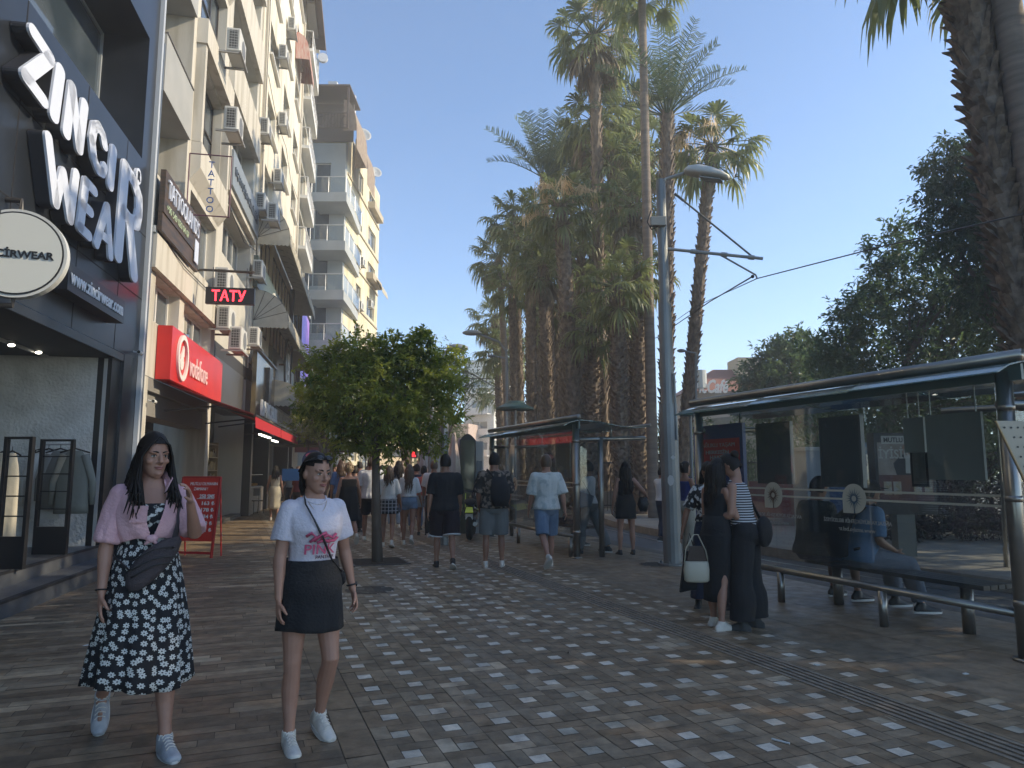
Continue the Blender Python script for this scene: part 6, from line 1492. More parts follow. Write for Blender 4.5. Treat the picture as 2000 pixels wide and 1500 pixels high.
for pts, lab in (([AT(868, 705, 18), AT(930, 735, 22), AT(1000, 775, 26)], 'thin dark wire slanting down behind the small far lamp'), ([AT(860, 737, 18), AT(960, 740, 22)], 'short level wire arm beside the pale tower'), ([AT(1470, 540, 11.4), AT(1385, 590, 17), AT(1290, 655, 26), AT(1150, 730, 45)], 'second overhead wire running into the palms')):
    t = thing('overhead_wire', lab, 'wire', pts[0]); mb = MB(); mb.tube(pts, .014, 5); mb.build('wire', mat('black', (.012, .012, .014)), t); mb = MB(); mb.ball(pts[0], .03, 8, 6); mb.build('clamp', mat('black', (.012, .012, .014)), t)
for px, py, lab in ((168, 1262, 'white paper scrap left of the daisy skirt'), (1595, 1300, 'white cigarette end nearest the tactile strip'), (1886, 1318, 'white paper scrap by the right shelter post'), (1525, 1450, 'thin white straw on the checkered paving'), (1110, 1275, 'small twig and leaf on a white tile')):
    g_ = G(px, py); t = thing('litter', lab, 'litter', g_); rn = random.Random(px); mb = MB(); L_ = .05 if 'straw' in lab else .022; a = rn.uniform(0, 3)
    mb.tube([g_+V((-cos(a)*L_, -sin(a)*L_, .006)), g_+V((cos(a)*L_, sin(a)*L_, .007))], .006, 6) if 'paper' not in lab else mb.prism([g_+V((-.02, -.015, .004)), g_+V((.022, -.01, .006)), g_+V((.015, .02, .009)), g_+V((-.018, .012, .004))], (0, 0, .004)); mb.build('scrap', mat('scrap', (.6, .6, .58), .7) if 'twig' not in lab else BARK, t)
# ================================================================ people
SK1 = mat('skin_fair', (.37, .20, .14), .5, c2=(.33, .17, .115), sc=7, bump=.05, bsc=200)
SK2 = mat('skin_tan', (.29, .15, .095), .5, c2=(.25, .125, .08), sc=7, bump=.05, bsc=200)
HD = mat('hair_dark', (.008, .006, .005), .55, spec=.25, c2=(.018, .012, .009), sc=5, stretch=(30, 30, 2))
HB = mat('hair_brown', (.05, .028, .016), .45, c2=(.11, .065, .035), sc=5, stretch=(30, 30, 2))
HL = mat('hair_blonde', (.34, .24, .13), .5, c2=(.2, .13, .07), sc=5, stretch=(30, 30, 2))
def cloth(name, c, c2=None, sc=6, r=.9): return mat(name, c, r, c2=c2 or tuple(x*.86 for x in c), sc=sc, bump=.35, bsc=70)
BLKC = cloth('cloth_black', (.012, .012, .014)); WHC = cloth('cloth_whitep', (.62, .62, .63)); DNM = cloth('denim', (.10, .15, .23), (.16, .22, .31)); DNML = cloth('denim_light', (.22, .29, .36), (.3, .37, .44))
GRC = cloth('cloth_greyshort', (.17, .18, .18)); CRM = cloth('cloth_cream_t', (.5, .46, .38)); NVY = cloth('cloth_navy', (.02, .028, .06))
WSH = mat('shoe_white', (.66, .61, .54), .5, c2=(.56, .52, .46), sc=20); BSH = mat('shoe_black', (.015, .015, .016), .5); SOL = mat('sole_white', (.58, .57, .54), .6); GSH = mat('shoe_grey', (.33, .34, .36), .6, c2=(.42, .43, .45), sc=25)
def pattern(name, base, ink, kind, sc):
    if name in MC: return MC[name]
    m = mat(name, base, .88, bump=.3, bsc=70); n = m.node_tree.nodes; l = m.node_tree.links; b = n['Principled BSDF']; tc = n.new('ShaderNodeTexCoord')
    mx = n.new('ShaderNodeMix'); mx.data_type = 'RGBA'; mx.inputs[6].default_value = (*base, 1); mx.inputs[7].default_value = (*ink, 1)
    def math_(op, a, b_=None):
        q = n.new('ShaderNodeMath'); q.operation = op
        for i, v in enumerate((a, b_)):
            if v is None: continue
            if isinstance(v, (int, float)): q.inputs[i].default_value = v
            else: l.new(v, q.inputs[i])
        return q.outputs[0]
    if kind == 'daisy':
        v = n.new('ShaderNodeTexVoronoi'); v.inputs['Scale'].default_value = sc; v.inputs['Randomness'].default_value = .75; l.new(tc.outputs['UV'], v.inputs['Vector']); v.voronoi_dimensions = '2D'
        sub = n.new('ShaderNodeVectorMath'); sub.operation = 'SUBTRACT'
        scl = n.new('ShaderNodeVectorMath'); scl.operation = 'SCALE'; scl.inputs['Scale'].default_value = 1
        l.new(tc.outputs['UV'], sub.inputs[0]); l.new(v.outputs['Position'], sub.inputs[1])
        sp = n.new('ShaderNodeSeparateXYZ'); l.new(sub.outputs[0], sp.inputs[0])
        ang = math_('ARCTAN2', sp.outputs[1], sp.outputs[0]); pet = math_('ABSOLUTE', math_('COSINE', math_('MULTIPLY', ang, 3.5)))
        rad = math_('MULTIPLY_ADD', pet, .18); rad.node.inputs[2].default_value = .20
        inside = math_('LESS_THAN', v.outputs['Distance'], rad); heart = math_('GREATER_THAN', v.outputs['Distance'], .085)
        l.new(math_('MULTIPLY', inside, heart), mx.inputs[0])
    elif kind == 'stripe':
        s_ = n.new('ShaderNodeSeparateXYZ'); l.new(tc.outputs['Object'], s_.inputs[0]); l.new(math_('GREATER_THAN', math_('SINE', math_('MULTIPLY', s_.outputs[2], sc)), .1), mx.inputs[0])
    elif kind == 'plaid':
        s_ = n.new('ShaderNodeSeparateXYZ'); l.new(tc.outputs['Object'], s_.inputs[0]); a = math_('GREATER_THAN', math_('SINE', math_('MULTIPLY', s_.outputs[2], sc)), .75); c = math_('GREATER_THAN', math_('SINE', math_('MULTIPLY', s_.outputs[0], sc)), .75); l.new(math_('MAXIMUM', a, c), mx.inputs[0])
    else:
        t = n.new('ShaderNodeTexNoise'); t.inputs['Scale'].default_value = sc; t.inputs['Detail'].default_value = 3; l.new(tc.outputs['Object'], t.inputs['Vector']); r = n.new('ShaderNodeValToRGB'); r.color_ramp.elements[0].position = .5; r.color_ramp.elements[1].position = .56; l.new(t.outputs['Fac'], r.inputs[0]); l.new(r.outputs[0], mx.inputs[0])
    l.new(mx.outputs[2], b.inputs['Base Color']); return m
def Rx(a): return Matrix.Rotation(a, 3, 'X')
def Rz(a): return Matrix.Rotation(a, 3, 'Z')
def Ry(a): return Matrix.Rotation(a, 3, 'Y')
FEM = [(.80, .105, .10, 0), (.86, .165, .125, -.012), (.92, .172, .128, -.018), (.99, .150, .108, -.005), (1.07, .122, .092, .004), (1.16, .130, .098, .008), (1.25, .150, .118, .022), (1.32, .156, .105, .012), (1.37, .150, .085, 0), (1.405, .118, .066, -.006), (1.435, .078, .056, -.008), (1.46, .054, .050, -.008)]
MAL = [(.80, .105, .10, 0), (.86, .155, .115, -.01), (.92, .160, .115, -.012), (.99, .150, .108, 0), (1.07, .145, .105, .004), (1.16, .155, .11, .006), (1.25, .175, .12, .010), (1.32, .186, .112, .004), (1.375, .178, .090, -.004), (1.415, .135, .070, -.008), (1.445, .085, .060, -.01), (1.47, .062, .056, -.01)]
class Body:
    """pose in local coordinates: +Y forward, +X the person's right"""
    def __init__(s, H=1.7, sex='f', lean=0, L=(0, 3, 0, 0), R=(0, 3, 0, 0), AL=(0, 8, 10, 0), AR=(0, 8, 10, 0), head=(0, 0), fat=1.0, twist=0, sit=False, lat=0):
        s.k = H/1.7; s.sex = sex; s.fat = fat; s.prof = FEM if sex == 'f' else MAL; s.sw = .150 if sex == 'f' else .178; s.lean = radians(lean); s.twist = radians(twist); s.lat = radians(lat)
        s.hipz = .90; s.leg = {}; s.arm = {}
        for nm, sg_, (a, b, kn, ft) in (('L', -1, L), ('R', 1, R)):
            a, b, kn = radians(a), radians(b), radians(kn); hip = V((sg_*.088, 0, .90))
            d1 = V((sg_*sin(b), sin(a)*cos(b), -cos(a)*cos(b))); knee = hip+d1*.43; a2 = a-kn; d2 = V((sg_*sin(b)*.4, sin(a2), -cos(a2))).normalized(); ank = knee+d2*.40
            fp_ = radians(ft); fd = V((sg_*.10, cos(fp_), sin(fp_))).normalized(); s.leg[nm] = [hip, knee, ank, fd]
        low = min(min((l[2]+l[3]*.17).z-.02, (l[2]-l[3]*.05).z-.07) for l in s.leg.values())
        s.drop = -low
        if sit: s.drop = sit/s.k-.90+.10
        for nm, sg_, A_ in (('L', -1, AL), ('R', 1, AR)):
            a, b, e, inw = A_[:4]; a, b, e, inw = map(radians, (a, b, e, inw)); sh = V((sg_*s.sw, -.005, 1.368))
            u = V((sg_*sin(b), sin(a)*cos(b), -cos(a)*cos(b))); el = sh+u*.285
            a2 = a+e; f = V((sg_*(sin(b)*.6-sin(inw)), sin(a2)*cos(inw), -cos(a2)*cos(inw))).normalized(); wr = el+f*.245; s.arm[nm] = [sh, el, wr, f]
            s.arm[nm] = [s.up(p) for p in (sh, el, wr)]+[s.rot() @ f]
        s.hd = s.up(V((0, .012, 1.585))); s.hr = s.rot() @ Rz(radians(head[0])) @ Rx(radians(head[1]))
    def rot(s): return Ry(s.lat) @ Rx(-s.lean) @ Rz(s.twist)
    def up(s, p):
        q = V(p)-V((0, 0, .95)); w_ = max(0, min(1, q.z/.35)); 
        return V((0, 0, .95))+(Ry(s.lat*w_) @ Rx(-s.lean*(.35+.65*w_)) @ Rz(s.twist*w_) @ q)
    def tr(s, mb):
        mb.v = [(V(p)+V((0, 0, s.drop)))*s.k for p in mb.v]; return mb
    def torso(s, mb, z0, z1, inf=0, n=20, hem=0, zz=None):
        R = []; P_ = s.prof; zs = [z0]+[p[0] for p in P_ if z0 < p[0] < z1]+[z1]
        for z in zs:
            q = None
            for a, b in zip(P_, P_[1:]):
                if a[0] <= z <= b[0]: f = (z-a[0])/(b[0]-a[0]); q = [a[i]+(b[i]-a[i])*f for i in range(4)]
            if q is None: q = list(P_[0] if z < P_[0][0] else P_[-1])
            fz = s.fat if z < 1.4 else 1; ex = inf+hem*max(0, (z0+.25-z)/.25)
            R.append([s.up(V((cos(t)*(q[1]*fz+ex), q[3]+sin(t)*(q[2]*fz+ex), z))) for t in [2*pi*k/n for k in range(n)]])
        mb.rings(R); return mb
    def legtube(s, mb, nm, f0, f1, inf=0, flare=0):
        h, kn, an, fd = s.leg[nm]; ft = s.fat; pts = []; rs = []
        prof = [(0, .088*ft), (.12, .086*ft), (.28, .072*ft), (.45, .056), (.52, .053), (.58, .049), (.70, .053), (.80, .045), (.92, .033), (1, .034)]
        if s.sex == 'm': prof = [(a, r*.97+.002) for a, r in prof]
        L_ = [f0]+[a for a, r in prof if f0 < a < f1]+[f1]
        for f in L_:
            r = next((r0+(r1-r0)*(f-a0)/(a1-a0) for (a0, r0), (a1, r1) in zip(prof, prof[1:]) if a0 <= f <= a1), .034)
            p = h.lerp(kn, f/.52) if f <= .52 else kn.lerp(an, (f-.52)/.48)
            if .62 < f < .85: p = p-V((0, .012, 0))
            pts.append(p); g = max(0, (f-f0)/(f1-f0)); rs.append(r+inf+flare*g)
        mb.tube(pts, rs, 14); mb.ball(pts[0], rs[0]*.98, 12, 8) if f0 == 0 else None; return mb
    def armtube(s, mb, nm, f0, f1, inf=0, flare=0):
        sh, el, wr, f_ = s.arm[nm]; pts = []; rs = []; w_ = 1.12 if s.sex == 'm' else 1; w_ *= (s.fat+1)/2
        prof = [(0, .046), (.12, .047), (.3, .043), (.5, .036), (.56, .038), (.66, .037), (.85, .027), (1, .0225)]
        for f in [f0]+[a for a, r in prof if f0 < a < f1]+[f1]:
            r = next((r0+(r1-r0)*(f-a0)/(a1-a0) for (a0, r0), (a1, r1) in zip(prof, prof[1:]) if a0 <= f <= a1), .024)*w_
            p = sh.lerp(el, f/.53) if f <= .53 else el.lerp(wr, (f-.53)/.47); pts.append(p); g = (f-f0)/(f1-f0); rs.append(r+inf+flare*g)
        mb.tube(pts, rs, 12)
        if f0 == 0: mb.ball(sh, rs[0]*1.03, 12, 8)
        return mb
    def hand(s, mb, nm, curl=25, spread=6, palm=None, fine=True):
        sh, el, wr, f = s.arm[nm]; sg_ = -1 if nm == 'L' else 1; f = f.normalized()
        side = palm or (s.rot() @ V((0, 1, 0))); side = (side-f*side.dot(f)).normalized()       # towards the thumb
        nrm = f.cross(side)*(-1 if nm == 'L' else 1)*(1); nrm = -nrm if (nrm.dot(s.rot() @ V((-sg_, 0, 0))) < 0 and not palm) else nrm; nrm.normalize()
        w0 = wr; mb.tube([w0-f*.02, w0+f*.02, w0+f*.055, w0+f*.085], [(.020, .017), (.028, .016), (.037, .014), (.038, .011)], 12, el=(0, 0, side))
        b0 = w0+f*.080
        for i, (o_, L_) in enumerate(((.028, .068), (.010, .076), (-.009, .071), (-.027, .056))):
            p = b0+side*o_-f*(.004*abs(i-1)); d = (f+side*(1.2-i)*radians(spread)*.9).normalized(); pts = [p-f*.012, p]; c = radians(curl*(1+.15*i)); dd = d; ax = side
            for j, q in enumerate((.45, .30, .25)):
                dd = Matrix.Rotation(0, 3, 'X') @ (dd*cos(c*.5*(j+.6))+nrm*sin(c*.5*(j+.6))).normalized(); pts.append(pts[-1]+dd*L_*q)
            mb.tube(pts, [.0088, .0088, .0082, .0074, .006], 8)
        p = w0+f*.028+side*.026; d1 = (f*.62+side*.62+nrm*.35).normalized(); d2 = (f*.85+side*.2+nrm*.42).normalized()
        mb.tube([p-side*.008, p+d1*.03, p+d1*.03+d2*.028, p+d1*.03+d2*.028+(d2+nrm*.2).normalized()*.022], [.0125, .0115, .0095, .007], 8); return mb
    def head(s, mb, fine=False):
        c, R_ = s.hd, s.hr; T = lambda x, y, z: c+R_ @ V((x, y, z)); m_ = 1.0 if s.sex == 'f' else 1.05
        base = s.up(V((0, -.012, 1.41))); w_ = .050 if s.sex == 'f' else .060
        mb.tube([base, base.lerp(T(0, -.018, -.08), .6), T(0, -.018, -.05)], [w_*1.15, w_, w_], 14)
        prof = [(-.120, .018, .016, .062), (-.112, .030, .032, .048), (-.095, .045, .052, .032), (-.07, .057, .072, .015), (-.035, .066, .086, .005), (0, .070, .090, .002), (.035, .073, .094, -.002), (.07, .069, .088, -.006), (.098, .052, .068, -.010), (.116, .026, .036, -.012)]
        R = [[T(cos(t)*rx*m_, yc+sin(t)*ry*m_*(1 if sin(t) < 0 else .97), z*m_) for t in [2*pi*k/20 for k in range(20)]] for z, rx, ry, yc in prof]; mb.rings(R)
        mb.tube([T(0, .082, .018), T(0, .098, -.008), T(0, .111, -.030), T(0, .094, -.040)], [(.008, .010), (.010, .012), (.0145, .011), (.010, .006)], 10, el=(0, 0, R_ @ V((1, 0, 0))))
        for sg_ in (-1, 1):
            mb.ball(T(sg_*.074*m_, -.008, -.010), (.010, .018, .030), 10, 8, R_)
            mb.ball(T(sg_*.012, .096, -.036), (.0075, .008, .006), 8, 6, R_)
            if fine:
                mb.ball(T(sg_*.030, .070, .021), (.026, .020, .009), 12, 8, R_ @ Ry(sg_*-.12)); mb.ball(T(sg_*.042, .058, -.028), (.022, .022, .018), 12, 8, R_)
        if fine: mb.ball(T(0, .080, -.060), (.024, .012, .014), 12, 8, R_); mb.ball(T(0, .080, -.096), (.020, .016, .014), 12, 8, R_)
        return mb
def face(B, t, skin=None, fine=True, brow=HD):
    c, R_ = B.hd, B.hr; T = lambda x, y, z: c+R_ @ V((x, y, z)); k = B.k; m_ = 1.0 if B.sex == 'f' else 1.05
    for sg_ in (-1, 1):
        e = MB(); e.ball(T(sg_*.030, .0745, .001), (.0135, .0115, .0072), 14, 10, R_); ey = B.tr(e).mesh('eye'); ey_o = place('eye', ey, mat('eye_white', (.50, .47, .44), .2), t, True)
        e = MB(); e.ball(T(sg_*.031+.001, .0825, .001), (.0062, .0042, .0066), 12, 8, R_); place('iris', B.tr(e).mesh('iris'), mat('iris_dark', (.02, .012, .008), .1), ey_o, True)
        e = MB(); e.tube([T(sg_*.015, .084, .004), T(sg_*.022, .0865, .0085), T(sg_*.033, .0845, .0095), T(sg_*.045, .075, .004)], [.0012, .0024, .0024, .0012], 6); place('eyelid', B.tr(e).mesh('lid'), brow, t, True)
        e = MB(); e.tube([T(sg_*.012, .0915, .0215), T(sg_*.026, .0905, .027), T(sg_*.040, .082, .0265), T(sg_*.052, .067, .020)], [(.0035, .002), (.0042, .002), (.0035, .002), (.0015, .001)], 8, el=(0, 0, R_ @ V((0, 0, 1)))); place('eyebrow', B.tr(e).mesh('brow'), brow, t, True)
    LP = mat('lips', (.33, .115, .10), .4)
    e = MB(); e.tube([T(-.024, .080, -.0615), T(-.012, .0905, -.0575), T(0, .0935, -.059), T(.012, .0905, -.0575), T(.024, .080, -.0615)], [(.001, .001), (.0038, .004), (.0036, .004), (.0038, .004), (.001, .001)], 8, el=(0, 0, (0, 0, 1)))
    e.tube([T(-.023, .080, -.063), T(-.010, .0915, -.0675), T(0, .0935, -.0685), T(.010, .0915, -.0675), T(.023, .080, -.063)], [(.001, .001), (.0045, .005), (.005, .005), (.0045, .005), (.001, .001)], 8, el=(0, 0, (0, 0, 1))); place('lips', B.tr(e).mesh('lips'), LP, t, True)
def cap_hair(B, mb, grow=1.08, front=.055, low=-.06, nape=-.09, n=28, m=18, off=.0):
    c, R_ = B.hd, B.hr; rx, ry, rz_ = .076*grow, .099*grow, .122*grow; m_ = 1.0 if B.sex == 'f' else 1.05; V_ = []; F_ = []; keep = {}
    for i in range(m+1):
        a = pi*i/m
        for j in range(n):
            b = 2*pi*j/n; x, y, z = sin(a)*cos(b)*rx, sin(a)*sin(b)*ry, cos(a)*rz_
            wv = 1+.03*noise.noise(V((x*40, y*40, z*25))); V_.append(c+R_ @ V((x*m_*wv, (y*m_-.006)*wv, z*m_*wv+.002)))
    for i in range(m):
        for j in range(n):
            a = pi*(i+.5)/m; b = 2*pi*(j+.5)/n; y, z, x = sin(a)*sin(b)*ry, cos(a)*rz_, sin(a)*cos(b)*rx
            if z < nape: continue
            if y > front-.045 and z < .068+(y-.05)*.25-abs(x)*.25: continue
            if y > .0 and z < low+.03: continue
            F_.append((i*n+j, i*n+(j+1) % n, (i+1)*n+(j+1) % n, (i+1)*n+j))
    mb.add(V_, F_); return mb
def locks(B, mb, n, zl, spread=.10, back=True, r=.013, seed=1, wave=.012, front=False, fall=None):
    """strands that start on the scalp and hang"""
    rnd = random.Random(seed); c, R_ = B.hd, B.hr; k_ = 0
    for i in range(n):
        b = rnd.uniform(pi*.98, 2.02*pi) if not front else rnd.choice((rnd.uniform(-.15, .42), rnd.uniform(2.72, 3.3), rnd.uniform(pi, 2*pi), rnd.uniform(pi, 2*pi)))
        a = rnd.uniform(.25, 1.3); p0 = V((sin(a)*cos(b)*.074, sin(a)*sin(b)*.098-.006, cos(a)*.122)); p1 = V((cos(b)*.086, sin(b)*.106-.012, -.02)); L_ = zl*rnd.uniform(.68, 1.12)
        pts = [c+R_ @ p0, c+R_ @ p1]; S = 7; ph = rnd.uniform(0, 6.28); w1 = c+R_ @ p1
        for j in range(1, S+1):
            f = j/S; out = V((cos(b)*spread*f*.35, (sin(b)*.02-(.02 if b > pi else -.015))*f, -L_*f)); q = w1+Rz(0) @ (R_ @ V((out.x, out.y, 0)))+V((0, 0, out.z))+V((sin(ph+f*9), cos(ph+f*9), 0))*wave*f; pts.append(q)
        rr = r*rnd.uniform(.7, 1.2); mb.tube(pts, [rr*.5, rr*1.1]+[rr*max(.12, 1.15-1.1*(j/S)**2) for j in range(1, S+1)], 6)
    return mb
def shoe(B, t, nm, m, fine=False, sole=SOL, high=.0, size=1.0):
    h, kn, an, fd = B.leg[nm]; side = V((fd.y, -fd.x, 0)).normalized(); upv = side.cross(fd).normalized()
    heel = an-upv*.055-fd*.045; mb = MB(); R = []
    for f, w_, hh in ((-.035, .022, .05), (0, .034, .075), (.05, .038, .088), (.10, .041, .076), (.145, .045, .052), (.19, .046, .034), (.225, .040, .028), (.247, .024, .020)):
        c = heel+fd*f*size-upv*.018; R.append([c+side*cos(t_)*w_+upv*(max(0, sin(t_))*hh+min(0, sin(t_))*.010) for t_ in [2*pi*q/16 for q in range(16)]])
    mb.rings(R); mb.tube([an-upv*.05-fd*.008, an+(kn-an).normalized()*(.02+high)], [.042, .041], 14)
    u_ = place('shoe', melt(B.tr(mb), .006 if fine else .012, 3), m, t, True); mb = MB(); R = []
    for z in (-.044, -.018):
        R.append([heel+fd*(.105+cos(t_)*.146)*size+side*sin(t_)*(.046-.008*cos(t_+pi))*1.02+upv*(z+(.004 if z < -.03 else 0)) for t_ in [2*pi*q/24 for q in range(24)]])
    mb.rings(R); place('sole', B.tr(mb).mesh('sole'), sole, u_)
    if fine:
        mb = MB()
        for j in range(5):
            c = heel+fd*(.078+j*.022)+upv*(.064-j*.0095); mb.tube([c-side*.026, c+upv*.010-side*.01, c+upv*.010+side*.01, c+side*.026+fd*.012], .0028, 5)
        c = heel+fd*.07+upv*.064; mb.tube([c, c+side*.03+upv*.012, c+side*.036-upv*.012], .003, 5); mb.tube([c, c-side*.03+upv*.012, c-side*.034-upv*.012], .003, 5)
        place('lace', B.tr(mb).mesh('lace'), WSH, u_)
    return u_
def skirt(B, t, name, z0, z1, m, rx0, rx1, ry0, ry1, folds=7, fa=.012, uv=False, cx=0, cy=0, hemw=.0, n=72, rows=16):
    """open shell from waist z0 down to hem z1; cy shifts the hem towards the stride"""
    mb = MB(); R = []
    for i in range(rows+1):
        f = i/rows; z = z0+(z1-z0)*f; g = f**.7; ring = []
        bx_, by_ = 0, 0
        if z > .80:
            for a_, b_ in zip(B.prof, B.prof[1:]):
                if a_[0] <= z <= b_[0]: q_ = (z-a_[0])/(b_[0]-a_[0]); bx_ = (a_[1]+(b_[1]-a_[1])*q_)*B.fat+.014; by_ = (a_[2]+(b_[2]-a_[2])*q_)*B.fat+.026
            bx_ = max(bx_, .176*B.fat if z < .93 else 0)
        elif z > .5: bx_ = .192*B.fat-(.8-z)*.10; by_ = .125*B.fat
        for j in range(n):
            a = 2*pi*j/n; fo = fa*f*sin(a*folds+1.3*f)+fa*.5*f*sin(a*(folds*2+1)+2)
            x = cos(a)*max(rx0+(rx1-rx0)*g+fo, bx_)+cx*f; y = sin(a)*max(ry0+(ry1-ry0)*g+fo, by_)+cy*f
            p = V((x, y, z+hemw*f*sin(a*2+.6))); ring.append(B.up(p) if z > .95 else p)
        R.append(ring)
    mb.rings(R, False); B.tr(mb); me = mb.mesh('skirt', False); o = place(name, me, m, t, True)
    if uv:
        ul = me.uv_layers.new(name='UVMap'); per = 2*pi*(rx1+ry1)/2/.06; idx = {}
        for p in me.polygons:
            i, j = divmod(p.index, n)
            for li, (di, dj) in zip(p.loop_indices, ((0, 0), (0, 1), (1, 1), (1, 0))): ul.data[li].uv = ((j+dj)/n*1.25, (i+di)/rows*abs(z1-z0)*1.0)
    sd = o.modifiers.new('t', 'SOLIDIFY'); sd.thickness = .004; sd.offset = -1; return o
def top(B, t, name, m, z0=.98, z1=1.44, inf=.016, sl=.45, hem=.0, vox=.013, amp=.006, sinf=.02, sflare=.012, straps=False, seed=1, tank=False):
    mb = MB(); B.torso(mb, z0, z1, inf, hem=hem)
    if sl > 0:
        for nm in 'LR': B.armtube(mb, nm, 0, sl, sinf, sflare)
    return place(name, melt(B.tr(mb), vox, 4, amp, 9, seed), m, t, True)
def shorts(B, t, name, m, f1=.40, z1=1.02, inf=.016, flare=.02, vox=.013, amp=.005, seed=3):
    mb = MB(); B.torso(mb, .80, z1, inf)
    for nm in 'LR': B.legtube(mb, nm, 0, f1, inf, flare)
    return place(name, melt(B.tr(mb), vox, 4, amp, 8, seed), m, t, True)
def bodymesh(B, t, skin, vox=.011, fine=False, curl=(25, 25), palms=(None, None)):
    mb = MB(); B.torso(mb, .80, 1.455); B.head(mb, fine)
    for nm in 'LR':
        B.legtube(mb, nm, 0, 1); B.armtube(mb, nm, 0, 1)
        h, kn, an, fd = B.leg[nm]; mb.tube([an+V((0, 0, .0)), an-V((0, 0, .04))+fd*.03, an-V((0, 0, .06))+fd*.10], [.034, .026, .014], 10)
    B.hand(mb, 'L', curl[0], palm=palms[0]); B.hand(mb, 'R', curl[1], palm=palms[1])
    return place('body', melt(B.tr(mb), vox, 2 if vox < .008 else 3), skin, t, True)
def person(label, g, face_deg, B, group=None):
    loc = V((g[0], g[1], g[2] if len(g) > 2 else 0)); t = thing('person', label, 'person', loc, radians(face_deg), group); MATX[t.name] = Matrix.Identity(4); return t
def finish(t, loc, deg): MATX[t.name] = Matrix.Translation(V(loc)) @ Matrix.Rotation(radians(deg), 4, 'Z')
def bandstrap(B, pts, r, m, t, name='strap'):
    mb = MB(); mb.tube(pts, r, 8, el=(0, 0, (0, 1, 0))) if isinstance(r, list) else mb.tube(pts, r, 8); return place(name, B.tr(mb).mesh(name), m, t, True)
